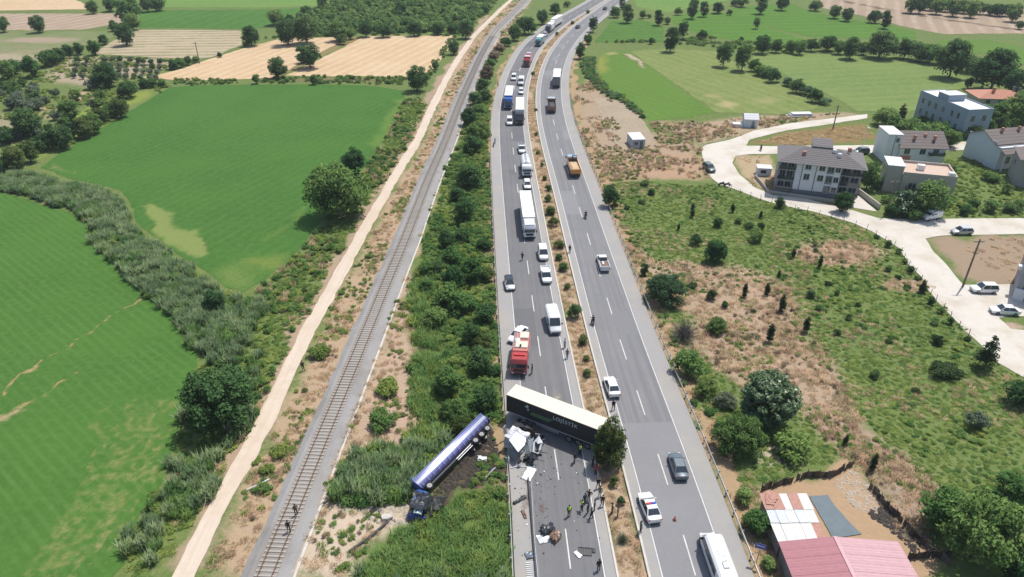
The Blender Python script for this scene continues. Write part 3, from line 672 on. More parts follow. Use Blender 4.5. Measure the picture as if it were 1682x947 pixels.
# ================================================================ PLANTS
LM = {
 'dark':  leafmat('leaf_dark', (0.048, 0.106, 0.039), (0.115, 0.210, 0.078), 0.35),
 'mid':   leafmat('leaf_mid', (0.077, 0.160, 0.045), (0.169, 0.285, 0.092), 0.35),
 'light': leafmat('leaf_light', (0.121, 0.215, 0.061), (0.226, 0.341, 0.121), 0.35),
 'olive': leafmat('leaf_olive', (0.115, 0.161, 0.103), (0.218, 0.270, 0.184), 0.3),
 'blue':  leafmat('leaf_blue', (0.085, 0.165, 0.080), (0.175, 0.275, 0.140), 0.35),
 'fig':   leafmat('leaf_fig', (0.043, 0.100, 0.043), (0.115, 0.198, 0.092), 0.3, gloss=0.02),
 'brown': leafmat('leaf_brown', (0.160, 0.135, 0.090), (0.270, 0.210, 0.145), 0.3),
 'cyp':   leafmat('leaf_cypress', (0.034, 0.068, 0.029), (0.073, 0.120, 0.049), 0.3),
 'pine':  leafmat('leaf_pine', (0.074, 0.121, 0.039), (0.161, 0.218, 0.074), 0.35),
 'twig':  leafmat('twig_grey', (0.17, 0.155, 0.135), (0.28, 0.25, 0.22), trans=0.0),
 'weed':  leafmat('weed_green', (0.155, 0.232, 0.050), (0.262, 0.345, 0.105), 0.4),
 'weed2': leafmat('weed_deep', (0.092, 0.190, 0.049), (0.179, 0.297, 0.095), 0.4),
 'reed':  leafmat('reed_green', (0.125, 0.205, 0.095), (0.260, 0.340, 0.185), 0.4),
 'straw': leafmat('straw', (0.44, 0.33, 0.20), (0.66, 0.52, 0.34), 0.35),
 'strawb': leafmat('straw_brown', (0.30, 0.215, 0.145), (0.46, 0.34, 0.23), 0.35),
}
M_BARK = solid('bark', (0.13, 0.095, 0.065), 0.95, var=0.3, scale=6, bump=0.5)
def np_mesh(name, V, F, NV, mat):
    """V (n,3); F (m,k) same-size faces; NV soft foliage normals per vertex"""
    me = bpy.data.meshes.new(name); V = np.asarray(V, np.float32); F = np.asarray(F, np.int32)
    me.vertices.add(len(V)); me.vertices.foreach_set('co', V.ravel())
    me.loops.add(F.size); me.loops.foreach_set('vertex_index', F.ravel())
    me.polygons.add(len(F)); me.polygons.foreach_set('loop_start', (np.arange(len(F)) * F.shape[1]).astype(np.int32))
    me.update(calc_edges=True); me.materials.append(mat)
    if NV is not None:
        me.polygons.foreach_set('use_smooth', [True] * len(F)); me.normals_split_custom_set_from_vertices(np.asarray(NV, np.float32).tolist())
    return me
def unit(v): return v / (np.linalg.norm(v, axis=-1, keepdims=True) + 1e-9)
def leaves(C, N, size, rng, asp=0.55, fold=0.25, soft=None):
    """a folded diamond leaf cluster at each point C facing N"""
    n = len(C); T = unit(np.cross(N, rng.normal(size=(n, 3)))); B = np.cross(N, T)
    s = (size * rng.uniform(0.6, 1.35, n))[:, None]
    v = np.stack([C - T * s, C + B * s * asp + N * s * fold, C + T * s, C - B * s * asp + N * s * fold], 1).reshape(-1, 3)
    b = np.arange(n)[:, None] * 4
    return v, np.concatenate([b + np.array([[0, 2, 1]]), b + np.array([[0, 3, 2]])], 1).reshape(-1, 3), np.repeat(N if soft is None else soft, 4, 0)
def lobed_crown(seed, h, n_lobes, lr, leaf, n, base=0.0, shape='round', flat=0.6, up=0.35, asp=0.55, core=0.45):
    """unit-wide crown of lobes; returns leaf centres and normals"""
    rng = np.random.default_rng(seed); Cs, Ns, Ss = [], [], []
    for i in range(n_lobes):
        while True:
            p = rng.uniform(-1, 1, 3)
            d = np.linalg.norm(p)
            if d < 1 and (d > core or rng.random() < .25 * (core < .6)): break
        z = (p[2] + 1) / 2
        if shape == 'cone': w = 1.02 - 0.93 * z
        elif shape == 'dome': w = math.sqrt(max(0.02, 1 - z * z * 0.9))
        elif shape == 'column': w = min(1, 0.6 + z * 1.6) * (1 - 0.75 * max(0, z - .45) / .55)
        else: w = 1.0
        q = unit(p[:2]) * np.linalg.norm(p[:2]) if shape == 'round' else unit(p[:2]) * math.sqrt(rng.random()) * w
        r = lr * rng.uniform(0.5, 1.4) * (1 if shape in ('round', 'dome') else 0.45 + .6 * w)
        c = np.array([q[0] * (0.5 - r * .8), q[1] * (0.5 - r * .8), base + r * .7 + z * (h - base - 1.5 * r)])
        k = int(n / n_lobes * rng.uniform(.7, 1.3) * (r / lr) ** 2)
        u = unit(rng.normal(size=(k, 3))); u[:, 2] = np.abs(u[:, 2]) * rng.choice([1, 1, 1, -1], k)
        Cs.append(c + u * r * rng.uniform(.5, 1.15, (k, 1)) * np.array([1, 1, .85])); Ns.append(unit(u + rng.normal(size=(k, 3)) * flat + np.array([0, 0, up]))); Ss.append(unit(Ns[-1] * .7 + u * .6 + np.array([0, 0, .55 + up])))
    C = np.concatenate(Cs); N = np.concatenate(Ns)
    C[:, 2] = np.maximum(C[:, 2], 0.01)
    return leaves(C, N, np.full(len(C), leaf), rng, asp, soft=np.concatenate(Ss))
def trunk_mesh(seed, h, top, r, n_l=4):
    rng = random.Random(seed); mb = MB()
    bend = [(0, 0, -0.03), (rng.uniform(-.02, .02), rng.uniform(-.02, .02), h * .5), (rng.uniform(-.03, .03), rng.uniform(-.03, .03), h)]
    mb.tube(bend, [r * 1.25, r, r * .8], 7)
    for i in range(n_l):
        a = 2 * math.pi * i / n_l + rng.uniform(-.4, .4); l = rng.uniform(.2, .34)
        mb.tube([bend[-1], (math.cos(a) * l * .5, math.sin(a) * l * .5, h + (top - h) * .45), (math.cos(a) * l, math.sin(a) * l, h + (top - h) * .8)], [r * .7, r * .45, r * .2], 5)
    mb.tube([bend[-1], (0.02, -.02, top * .9)], [r * .75, r * .2], 5)
    return mb.mesh('trunk', M_BARK)
# kind: (crown meshes, trunk mesh, height/width, crown centre height/width)
KIND = {}
def kind(nm, h, cz, variants, trunk): KIND[nm] = ([np_mesh('crown', *v, LM['mid']) for v in variants], trunk, h, cz)
kind('round', 1.05, 0.58, [lobed_crown(s, 1.05, 56, .135, .036, 3600, .03) for s in (1, 2, 3)], trunk_mesh(1, .25, .8, .025))
kind('broad', 0.80, 0.45, [lobed_crown(s, .80, 75, .11, .024, 7600, .03, 'round', .75) for s in (4, 5)], trunk_mesh(2, .2, .65, .03, 5))
kind('tall', 1.5, 0.82, [lobed_crown(s, 1.5, 46, .15, .042, 3600, .03) for s in (6, 7)], trunk_mesh(3, .3, 1.2, .03))
kind('bush', 0.75, 0.36, [lobed_crown(s, .75, 38, .15, .040, 2600, .0, 'dome') for s in (8, 9, 10)], trunk_mesh(4, .1, .5, .02))
kind('low', 0.45, 0.22, [lobed_crown(s, .45, 34, .12, .038, 2000, .0, 'dome') for s in (11, 12)], trunk_mesh(5, .06, .3, .015))
kind('feather', 0.62, 0.32, [lobed_crown(s, .62, 90, .085, .034, 6400, .0, 'dome', 0.9, asp=.2) for s in (13, 14)], trunk_mesh(6, .08, .45, .018, 5))
kind('cypress', 3.3, 1.6, [lobed_crown(s, 3.3, 70, .20, .085, 3000, .05, 'column', asp=.3) for s in (15, 16)], trunk_mesh(7, .3, 3.0, .05, 2))
kind('conifer', 1.55, 0.70, [lobed_crown(s, 1.55, 80, .12, .040, 3600, .03, 'cone') for s in (17,)], trunk_mesh(8, .2, 1.4, .03, 3))
kind('pine', 1.35, 0.66, [lobed_crown(s, 1.35, 120, .11, .042, 8500, .0, 'column', 0.9, asp=.24) for s in (18,)], trunk_mesh(9, .2, 1.2, .03, 3))
kind('fig', 1.05, 0.55, [lobed_crown(s, 1.0, 170, .095, .032, 12000, .0, 'round', 0.45, core=.78) for s in (19,)], trunk_mesh(10, .2, .8, .03, 5))
kind('olive', 0.85, 0.50, [lobed_crown(s, .85, 34, .13, .045, 1700, .03) for s in (20, 21)], trunk_mesh(11, .25, .6, .035))
def dead_mesh():
    rng = np.random.default_rng(5); n = 900
    a = rng.uniform(0, 2 * np.pi, n); el = rng.uniform(.15, 1.5, n); r0 = rng.uniform(0, .22, n); r1 = r0 + rng.uniform(.12, .3, n)
    D = np.stack([np.cos(a) * np.cos(el), np.sin(a) * np.cos(el), np.sin(el)], 1); J = rng.normal(size=(n, 3)) * .09
    A, B = D * r0[:, None], D * r1[:, None] + J
    W = unit(np.cross(B - A, rng.normal(size=(n, 3)))) * .0045
    v = np.stack([A - W, A + W, B], 1).reshape(-1, 3); v[:, 2] = np.maximum(v[:, 2], .0)
    return v, np.arange(n * 3).reshape(-1, 3), None
kind('dead', 0.5, 0.24, [dead_mesh()], trunk_mesh(12, .06, .4, .02, 6))
PLANT_NAME = {'cypress': 'cypress_tree', 'conifer': 'conifer_tree', 'pine': 'pine_tree', 'fig': 'fig_tree', 'olive': 'olive_tree', 'bush': 'bush', 'low': 'bush', 'feather': 'shrub', 'dead': 'dry_shrub', 'round': 'tree', 'broad': 'tree', 'tall': 'tree'}
TREES = []
def plant(px, py, w_px, knd, leaf, label, group=None, hs=1.0, sx=1.0, name=None):
    """px, py: middle of the crown in the photo; w_px its width there"""
    crowns, tr, h, cz = KIND[knd]
    v = P(px, py); 
    for _ in range(3):
        W = w_px / scale_at(v); v = P(px, py, cz * W * hs)
    rz = random.uniform(0, 6.28)
    nm = name or PLANT_NAME[knd]
    cat = nm.split('_')[-1]
    t = thing(nm, label, cat, (v.x, v.y, 0), 0.0, group)
    W *= 1.04
    c = link_mesh('crown', random.choice(crowns), t, (0, 0, 0), (0, 0, rz)); c.scale = (W * sx, W, W * hs); own_mat(c, LM[leaf])
    if sx != 1.0: c.rotation_euler = (0, 0, random.choice((0, math.pi)))
    k = link_mesh('trunk', tr, t, (0, 0, 0), (0, 0, rz)); k.scale = (W, W, W * hs)
    TREES.append((v.x, v.y, W * .42))
    return t

# ---------- trees and bushes one can pick out
plant(553, 306, 108, 'broad', 'mid', 'big broad walnut-green tree on the edge of the middle green field beside the path', hs=1.1)
plant(580, 262, 40, 'tall', 'dark', 'dark upright tree right behind the big broad field-edge tree', hs=.8)
plant(357, 648, 132, 'broad', 'dark', 'huge dark bushy tree between the nearest green field and the dirt path', hs=1.0)
plant(350, 492, 40, 'round', 'dark', 'small dark round tree in the reed belt between the two green fields')
plant(685, 126, 40, 'round', 'dark', 'round dark tree at the near corner of the straw field beside the path')
plant(411, 57, 30, 'round', 'dark', 'round dark tree at the corner between the pale row field and the straw field')
plant(1264, 652, 93, 'fig', 'fig', 'big round glossy dark green fig tree in the dry scrubland', name='fig_tree')
plant(1125, 541, 68, 'dead', 'twig', 'grey leafless dry shrub beside the highway guard rail', hs=1.1)
plant(1177, 533, 40, 'feather', 'light', 'bright green shrub just behind the grey leafless shrub')
plant(1094, 472, 78, 'feather', 'blue', 'wide bluish green feathery shrub beside the highway guard rail')
plant(1176, 414, 46, 'bush', 'dark', 'dark rounded bush alone in the green part of the scrubland', hs=1.1)
plant(1131, 596, 58, 'bush', 'mid', 'dense green bush at the guard rail below the grey leafless shrub')
plant(1160, 634, 46, 'feather', 'light', 'pale loose shrub at the guard rail left of the fig tree')
plant(1192, 656, 40, 'feather', 'olive', 'grey-green low shrub just left of the fig tree')
plant(1216, 712, 92, 'feather', 'light', 'wide light green feathery shrub below the fig tree', hs=1.15)
plant(1303, 730, 76, 'low', 'weed2', 'low bright green bramble bush below and right of the fig tree')
plant(1004, 726, 62, 'pine', 'pine', 'bushy pine in the median at the tail end of the black jackknifed trailer', name='pine_tree', hs=1.2)
plant(1625, 582, 46, 'conifer', 'cyp', 'dark conifer at the edge of the pale village road', hs=.9)
plant(1676, 646, 56, 'bush', 'dark', 'large dark bush at the right edge beside the village road')
plant(1551, 608, 50, 'low', 'cyp', 'low dark elongated bush in the green scrub', sx=1.3, hs=.8)
plant(1606, 690, 40, 'bush', 'olive', 'grey-green bush alone in the green scrub above the big trees')
plant(1622, 868, 140, 'broad', 'mid', 'large leafy tree in the bottom corner beside the shed yard', hs=1.15)
plant(1552, 836, 84, 'round', 'mid', 'leafy tree between the board fence and the large corner tree', hs=.9)
plant(1668, 800, 70, 'round', 'mid', 'leafy tree at the right edge above the large corner tree', hs=.85)
plant(1672, 930, 70, 'round', 'dark', 'dark tree in the very bottom corner beside the large leafy tree', hs=.9)
plant(1244, 858, 50, 'bush', 'mid', 'tall green bush against the dark side wall of the patched shed', hs=1.2)
plant(1224, 815, 36, 'bush', 'light', 'green bush between the guard rail and the patched shed corner')
plant(1262, 925, 30, 'bush', 'light', 'small bush at the foot of the pink-roofed shed wall')
plant(1002, 322, 34, 'bush', 'dark', 'dark bush against the guard rail at the top corner of the scrubland', hs=1.5)
plant(1059, 441, 15, 'tall', 'dark', 'small dark upright shrub just above the bluish feathery shrub')
plant(1482, 187, 15, 'cypress', 'cyp', 'tall dark cypress beside the blue-grey building', hs=.72)
plant(1457, 191, 42, 'bush', 'light', 'bright green tree beside the tall cypress')
plant(208, 14, 46, 'round', 'light', 'large pale green tree at the far field corner')
plant(60, 37, 27, 'round', 'dark', 'round dark tree alone in the far ploughed field')
plant(172, 121, 40, 'round', 'dark', 'dark round tree in the olive rows')
plant(210, 147, 36, 'bush', 'dark', 'dark round tree on the light grass strip beside the olive grove')
plant(112, 178, 36, 'round', 'mid', 'dark green tree in the clearing of the olive grove')
plant(40, 198, 48, 'round', 'dark', 'large dark tree at the left side of the olive grove')
plant(1430, 285, 40, 'round', 'light', 'leafy light green tree between the apartment block and the beige house', hs=1.2)
plant(1387, 330, 34, 'round', 'dark', 'round dark street tree in front of the apartment block')
plant(1281, 331, 18, 'round', 'dark', 'small dark tree at the road edge left of the apartment block')
plant(1492, 333, 56, 'bush', 'fig', 'dense dark tree in front of the beige house')
plant(1533, 322, 62, 'round', 'mid', 'olive green tree beside the beige house')
plant(1641, 190, 44, 'round', 'mid', 'leafy tree between the blue-grey building and the white house')
plant(1674, 180, 60, 'round', 'mid', 'broad tree at the right edge behind the white house')
plant(1523, 222, 66, 'low', 'mid', 'wide low shrubbery in front of the blue-grey building', hs=1.4)
plant(1480, 208, 30, 'bush', 'mid', 'leafy bush behind the white gabled house')
plant(1638, 112, 74, 'round', 'dark', 'largest dark tree of the hedge above the red-roofed house', hs=.85)
plant(1674, 133, 50, 'round', 'dark', 'dark tree at the right edge next to the largest hedge tree')
plant(1592, 135, 13, 'tall', 'cyp', 'small dark upright tree left of the red-roofed house')
plant(1450, 71, 54, 'round', 'dark', 'widest dark tree in the middle of the far field hedge', hs=.75)
plant(1222, 91, 30, 'tall', 'mid', 'tall tree standing at the top corner of the meadow')
plant(1103, 62, 27, 'tall', 'dark', 'tall dark poplar at the top edge of the mottled meadow')
plant(1123, 47, 20, 'tall', 'dark', 'dark poplar just behind the tall one at the meadow edge')
plant(1254, 70, 30, 'round', 'dark', 'dark round tree left of a matching pair in the far hedge')
plant(1277, 73, 22, 'round', 'dark', 'dark round tree right of a matching pair in the far hedge')
plant(658, 13, 22, 'round', 'dark', 'dark round tree standing out of the far orchard')
plant(1023, 883, 34, 'dead', 'olive', 'greyish half-dry shrub in the median near the bottom edge', hs=1.1)
# ---------- shared kinds
ORD = ['first', 'second', 'third', 'fourth', 'fifth', 'sixth', 'seventh', 'eighth', 'ninth', 'tenth', 'eleventh', 'twelfth', 'thirteenth', 'fourteenth', 'fifteenth', 'sixteenth', 'seventeenth', 'eighteenth', 'nineteenth', 'twentieth', 'twenty-first', 'twenty-second', 'twenty-third', 'twenty-fourth']
def many(lst, knd, leaf, label, group, order=None, grow=1.0, **kw):
    # order: ('x' or 'y', 'counted from ...') gives every plant of a line its own place in it
    if order:
        srt = sorted(lst, key=lambda q: -q[1] if order[0] == 'y' else q[0])
        lab = lambda px, py: '%s %s, %s' % (ORD[[(q[0], q[1]) for q in srt].index((px, py))], label, order[1])
    else: lab = lambda px, py: label
    for q in lst:
        px, py, w = q[:3]; h = q[3] if len(q) > 3 else 1.0
        l = leaf if isinstance(leaf, str) else random.choice(leaf)
        k = knd if isinstance(knd, str) else random.choice(knd)
        plant(px, py, w * grow, k, l, lab(px, py), group, hs=h * random.uniform(.92, 1.1), **kw)
many([(778, 238, 38), (770, 291, 50), (763, 341, 38), (733, 391, 30), (775, 443, 44), (718, 438, 28), (744, 458, 44), (738, 486, 62), (798, 515, 44), (788, 590, 48), (735, 623, 50), (798, 652, 48), (700, 470, 30), (795, 400, 30), (760, 385, 34), (775, 545, 36), (812, 610, 26), (750, 320, 30), (700, 440, 26)],
     ['round', 'bush'], ['dark', 'dark', 'mid'], 'dark round bush in the thicket', 'dark bushes in the thicket', order=('y', 'counted up from the overturned trailer'))
many([(743, 674, 54), (760, 700, 46), (785, 214, 46), (790, 560, 40), (760, 500, 50), (715, 520, 46), (800, 450, 30), (740, 420, 40)], ['bush', 'feather'], ['mid', 'pine', 'light'], 'lighter olive-green bush in the thicket', 'lighter bushes in the thicket', order=('y', 'counted up from the overturned trailer'))
many([(780, 162, 30), (793, 141, 30), (800, 120, 26), (806, 105, 24), (812, 92, 22), (820, 80, 22), (830, 68, 22), (845, 52, 26), (863, 41, 38), (891, 26, 22), (913, 14, 24), (932, 6, 14), (770, 190, 30), (797, 155, 20), (786, 180, 24)], ['bush', 'round'], ['dark', 'mid', 'brown'], 'bush in the row between far railway and highway', 'far row of bushes beside the railway', order=('y', 'counted from the near end'))
many([(638, 634, 48), (629, 688, 56), (523, 576, 40), (460, 740, 34), (440, 770, 30), (432, 800, 30), (500, 640, 12), (605, 420, 14), (560, 480, 14)], 'low', ['weed2', 'weed'], 'weed clump on the dry strip along the railway', 'weed clumps along the railway', order=('y', 'counted from the bottom edge'))
many([(900, 325, 15), (904, 346, 20), (909, 364, 20), (918, 401, 20), (919, 422, 16), (926, 438, 20), (932, 470, 14), (945, 511, 28, 1.2), (957, 558, 20, 1.2), (963, 588, 14), (965, 612, 18), (1009, 790, 20, 1.2), (1020, 822, 16, 1.3), (881, 220, 8), (884, 250, 9), (895, 292, 10), (890, 270, 8), (876, 120, 8), (915, 55, 8), (940, 37, 8), (966, 19, 8), (880, 180, 7), (900, 308, 12)],
     'bush', ['pine', 'pine', 'mid', 'dark'], 'shrub in the dry median', 'median shrubs', order=('y', 'counted from the bottom edge'))
many([(1224, 477, 11, .8), (1261, 474, 10, .75), (1286, 497, 13, .8), (1326, 533, 13, .75), (1266, 547, 15, .75), (1348, 430, 9, .8), (1304, 415, 8, .7), (1280, 449, 7, .6), (1138, 340, 7, .7), (1138, 350, 8, .6), (1204, 341, 8, .6), (1390, 722, 9, .8), (1436, 760, 13, .9), (1250, 352, 7, .6), (1516, 470, 11, .7), (1115, 372, 6, .6)],
     'cypress', 'cyp', 'pointed dark cypress sapling in the scrubland', 'cypress saplings in the scrubland', order=('y', 'counted from the bottom edge'))
many([(1242, 386, 30), (1143, 393, 24), (1138, 469, 20), (1170, 484, 22), (1237, 510, 12), (1244, 553, 12), (1332, 483, 18), (1214, 362, 14), (1230, 370, 20), (1180, 365, 20), (1250, 372, 16), (1338, 400, 14), (1360, 465, 14), (1190, 500, 14), (1055, 330, 16), (1070, 315, 14), (1030, 340, 12), (1060, 300, 18), (1541, 558, 22), (1536, 530, 16), (1437, 614, 20), (1340, 410, 10), (1410, 500, 12), (1375, 480, 12), (1395, 520, 14), (1460, 440, 14), (1475, 455, 14), (1490, 470, 14), (1385, 440, 10), (1345, 505, 14), (1330, 372, 10), (1375, 545, 14), (1460, 560, 14), (1505, 640, 16), (1180, 700, 20), (1140, 660, 18), (1165, 675, 20)],
     ['bush', 'low'], ['dark', 'mid', 'cyp'], 'small dark bush scattered over the scrubland', 'small bushes in the scrubland')
many([(975, 38, 16, 1.1), (1010, 20, 20, 1.1), (1031, 20, 21), (1022, 4, 12), (1056, 22, 12), (1066, 26, 9), (1082, 27, 16), (1096, 34, 14), (966, 63, 15), (954, 81, 18), (1154, 57, 19), (1070, 66, 10), (1139, 12, 19), (1157, 13, 16), (1180, 13, 23), (1114, 18, 15), (1191, 86, 26), (1218, 64, 10), (1243, 36, 12), (1199, 20, 12), (1220, 3, 22), (1252, 2, 22), (1286, 3, 22), (1207, 4, 14), (1341, 9, 22), (1373, 17, 21), (1393, 22, 20), (1438, 27, 24), (1456, 30, 18), (1675, 41, 17)],
     ['round', 'tall', 'bush'], ['dark', 'dark', 'mid'], 'dark round tree among the far fields right of the highway', 'far field trees', grow=1.05)
many([(1256, 116, 34), (1270, 124, 26), (1240, 107, 22), (1310, 141, 26), (1325, 148, 26), (1340, 157, 24), (1355, 166, 22), (1295, 134, 18)], ['low', 'bush'], ['mid', 'dark', 'blue'], 'bush in the hedge between two meadows', 'hedge bushes between the meadows', order=('x', 'counted from the left'), grow=1.15)
many([(1334, 74, 20), (1361, 71, 26), (1400, 77, 26), (1420, 80, 20), (1380, 76, 18), (1488, 80, 32), (1510, 84, 30), (1530, 88, 34), (1568, 94, 44), (1593, 105, 28), (1550, 92, 24), (1315, 76, 18), (1300, 74, 16), (1610, 112, 24)], ['round', 'bush'], ['dark', 'mid', 'dark'], 'tree of the long hedge above the far meadow', 'hedge trees above the meadow', order=('x', 'counted from the left'), grow=1.3)
many([(455, 108, 30), (507, 88, 38), (495, 95, 20), (515, 130, 13), (420, 128, 13), (715, 106, 12), (745, 76, 19), (765, 46, 25), (452, 28, 30), (475, 30, 16), (502, 18, 18), (500, 42, 42), (470, 48, 36), (530, 3, 22), (555, 48, 30), (600, 45, 22), (630, 50, 26), (680, 48, 26), (720, 46, 24), (745, 46, 20), (562, 64, 20), (575, 55, 20)],
     ['round', 'bush'], ['dark', 'dark', 'mid'], 'bush or tree bordering the straw fields', 'bushes along the straw fields', order=('x', 'counted from the left'), grow=1.12)
many([(215, 32, 24), (203, 53, 28), (186, 41, 14), (170, 65, 17), (153, 76, 19), (128, 78, 17), (110, 82, 18), (95, 88, 20), (78, 95, 32), (48, 108, 27), (22, 110, 26), (259, 6, 24), (2, 37, 20), (240, 4, 20), (150, 10, 18), (180, 8, 22), (8, 112, 24)], ['round', 'bush'], ['dark', 'mid'], 'boundary tree left of the olive rows', 'far boundary trees', order=('x', 'counted from the left'), grow=1.2)
many([(195, 174, 30), (180, 182, 30), (165, 190, 28), (150, 200, 30), (135, 208, 30), (118, 214, 34), (100, 222, 34), (82, 230, 34), (62, 236, 30), (45, 246, 30), (20, 255, 34), (8, 268, 30)], ['bush', 'round'], ['mid', 'dark', 'pine'], 'hedge tree above the middle green field', 'hedge below the olive grove', order=('x', 'counted from the left'), grow=1.1)
many([(265, 136, 18), (250, 136, 20), (235, 137, 20), (283, 106, 20), (295, 103, 22), (308, 100, 18), (322, 97, 14), (360, 90, 10)], 'bush', ['mid', 'dark'], 'bush of the hedge beside the olive rows', 'short hedge by the olive rows', order=('x', 'counted from the left'))
# olives in rows
ol = []
for r_, (x0, y0) in enumerate([(126, 96), (140, 96), (172, 95), (185, 95), (198, 95), (211, 96), (225, 97), (236, 98), (249, 99), (262, 99)]):
    for k in range(4): ol.append((x0 - k * 1.5 + random.uniform(-2, 2), y0 + k * 9 + random.uniform(-1, 1), 11))
many(ol, 'olive', ['olive', 'olive', 'dark'], 'small grey-green olive tree planted in straight rows', 'olive trees in rows')
og = []
for i in range(58):
    px = random.uniform(0, 165); py = random.uniform(128, 226)
    if py > 255 - px * 0.55: continue
    og.append((px, py, random.uniform(16, 26)))
many(og, 'olive', ['olive', 'olive', 'dark', 'mid'], 'grey-green olive tree of the loose grove at the left edge', 'olive grove trees')
many([(1562, 278, 20), (1629, 290, 30), (1629, 338, 26), (1660, 340, 30), (1600, 335, 22), (1655, 310, 20), (1505, 352, 26), (1470, 345, 26), (1585, 345, 20), (1675, 335, 20), (1540, 225, 20), (1550, 240, 16)], ['bush', 'low'], ['mid', 'light', 'dark'], 'green garden bush among the village houses', 'garden bushes', order=('x', 'counted from the left'), grow=1.1)
many([(1500, 205, 30), (1545, 215, 34), (1565, 225, 30), (1500, 230, 24), (1440, 300, 22), (1620, 205, 36), (1600, 215, 30), (1655, 205, 40), (1470, 200, 24)], ['bush', 'round'], ['mid', 'light', 'mid'], 'leafy tree behind the village houses', 'trees behind the houses', order=('x', 'counted from the left'))
many([(1500 + i * 14, 4 + i * 1.2, 22) for i in range(13)], ['round', 'bush'], ['dark', 'mid'], 'tree of the treeline behind the ploughed field', 'far treeline', order=('x', 'counted from the left'), grow=1.2)

# ---------- ground cover: nobody could count it
def tuft(seed, n, spread, h, w, lean, mat, tri=False):
    rng = np.random.default_rng(seed); a = rng.uniform(0, 2 * np.pi, n); r = spread * np.sqrt(rng.random(n))
    B = np.stack([np.cos(a) * r, np.sin(a) * r, np.zeros(n)], 1); b = rng.uniform(0, 2 * np.pi, n); H = h * rng.uniform(.55, 1.1, n); Ln = lean * rng.uniform(.3, 1.2, n)
    D = np.stack([np.cos(b), np.sin(b), np.zeros(n)], 1); S = np.stack([-np.sin(b), np.cos(b), np.zeros(n)], 1) * (w * rng.uniform(.6, 1.3, n))[:, None]
    M_ = B + D * (Ln * .35)[:, None] + np.array([0, 0, 1]) * (H * .65)[:, None]; T = B + D * Ln[:, None] + np.array([0, 0, 1]) * H[:, None]
    v = np.stack([B - S * .6, B + S * .6, M_ + S, M_ - S, T], 1).reshape(-1, 3); k = np.arange(n)[:, None] * 5
    f = np.concatenate([k + np.array([[0, 2, 1]]), k + np.array([[0, 3, 2]]), k + np.array([[3, 4, 2]])], 1).reshape(-1, 3)
    NV = np.repeat(unit(D * -.25 + rng.normal(size=(n, 3)) * .25 + np.array([0, 0, 1.0])), 5, 0)
    return np_mesh('tuft', v, f, NV, LM[mat])
def clump(seed, h, n, leaf, mat, lobes=16, lr=.17, flat=.5): return np_mesh('clump', *lobed_crown(seed, h, lobes, lr, leaf, n, 0, 'dome', flat, 1.0), LM[mat])
PROTO = {
 'weed': [clump(31, .34, 260, .075, 'weed'), clump(32, .28, 240, .08, 'weed'), clump(33, .34, 260, .07, 'weed2'), tuft(34, 60, .5, .38, .035, .3, 'weed')],
 'deep': [clump(35, .6, 320, .07, 'weed2'), clump(36, .55, 300, .07, 'weed2'), clump(37, .6, 320, .065, 'mid'), clump(38, .6, 300, .07, 'weed')],
 'reed': [tuft(41, 90, .42, 1.0, .035, .38, 'reed'), tuft(42, 90, .42, 1.05, .035, .42, 'reed'), tuft(43, 80, .4, .9, .03, .3, 'weed2')],
 'dry': [tuft(44, 50, .5, .42, .022, .3, 'straw'), tuft(45, 50, .5, .36, .022, .3, 'straw'), tuft(46, 50, .5, .4, .022, .3, 'strawb')],
 'brown': [tuft(47, 60, .5, .6, .024, .3, 'strawb'), clump(48, .5, 200, .06, 'brown'), tuft(49, 60, .5, .5, .024, .3, 'straw')],
 'grass': [tuft(64, 80, .55, .75, .032, .45, 'weed2'), tuft(65, 80, .55, .7, .032, .45, 'weed'), tuft(66, 80, .55, .8, .03, .5, 'light'), clump(67, .4, 220, .06, 'weed2')],
 'bluish': [clump(61, .6, 320, .07, 'blue'), clump(62, .55, 300, .07, 'blue'), clump(63, .6, 320, .07, 'mid')],
 'orch': [np_mesh('clump', *lobed_crown(51, .75, 22, .17, .075, 700, .0, 'dome'), LM['mid']), np_mesh('clump', *lobed_crown(52, .7, 22, .17, .075, 700, .0, 'dome'), LM['light']), np_mesh('clump', *lobed_crown(53, .75, 22, .17, .075, 700, .0, 'dome'), LM['light'])],
}
GROUPS = {}
def scatter_group(key):
    if key in GROUPS: return GROUPS[key]
    pc = bpy.data.collections.new('proto_' + key)
    for i, m in enumerate(PROTO[key]):
        o = bpy.data.objects.new('%s_%02d' % (key, i), m); pc.objects.link(o)
    ng = bpy.data.node_groups.new('scatter_' + key, 'GeometryNodeTree')
    ng.interface.new_socket('Geometry', in_out='INPUT', socket_type='NodeSocketGeometry'); ng.interface.new_socket('Geometry', in_out='OUTPUT', socket_type='NodeSocketGeometry')
    N = ng.nodes; Lk = ng.links
    i, o = N.new('NodeGroupInput'), N.new('NodeGroupOutput')
    ci = N.new('GeometryNodeCollectionInfo'); ci.inputs['Collection'].default_value = pc
    ci.inputs['Separate Children'].default_value = True; ci.inputs['Reset Children'].default_value = True
    ip = N.new('GeometryNodeInstanceOnPoints'); ip.inputs['Pick Instance'].default_value = True
    def attr(nm, t):
        a = N.new('GeometryNodeInputNamedAttribute'); a.data_type = t; a.inputs['Name'].default_value = nm; return a.outputs['Attribute']
    Lk.new(i.outputs[0], ip.inputs['Points']); Lk.new(ci.outputs[0], ip.inputs['Instance'])
    Lk.new(attr('pick', 'INT'), ip.inputs['Instance Index']); Lk.new(attr('turn', 'FLOAT_VECTOR'), ip.inputs['Rotation']); Lk.new(attr('size', 'FLOAT_VECTOR'), ip.inputs['Scale'])
    Lk.new(ip.outputs[0], o.inputs[0])
    GROUPS[key] = ng; return ng
KEEP_OFF = []        # (line, halfwidth)
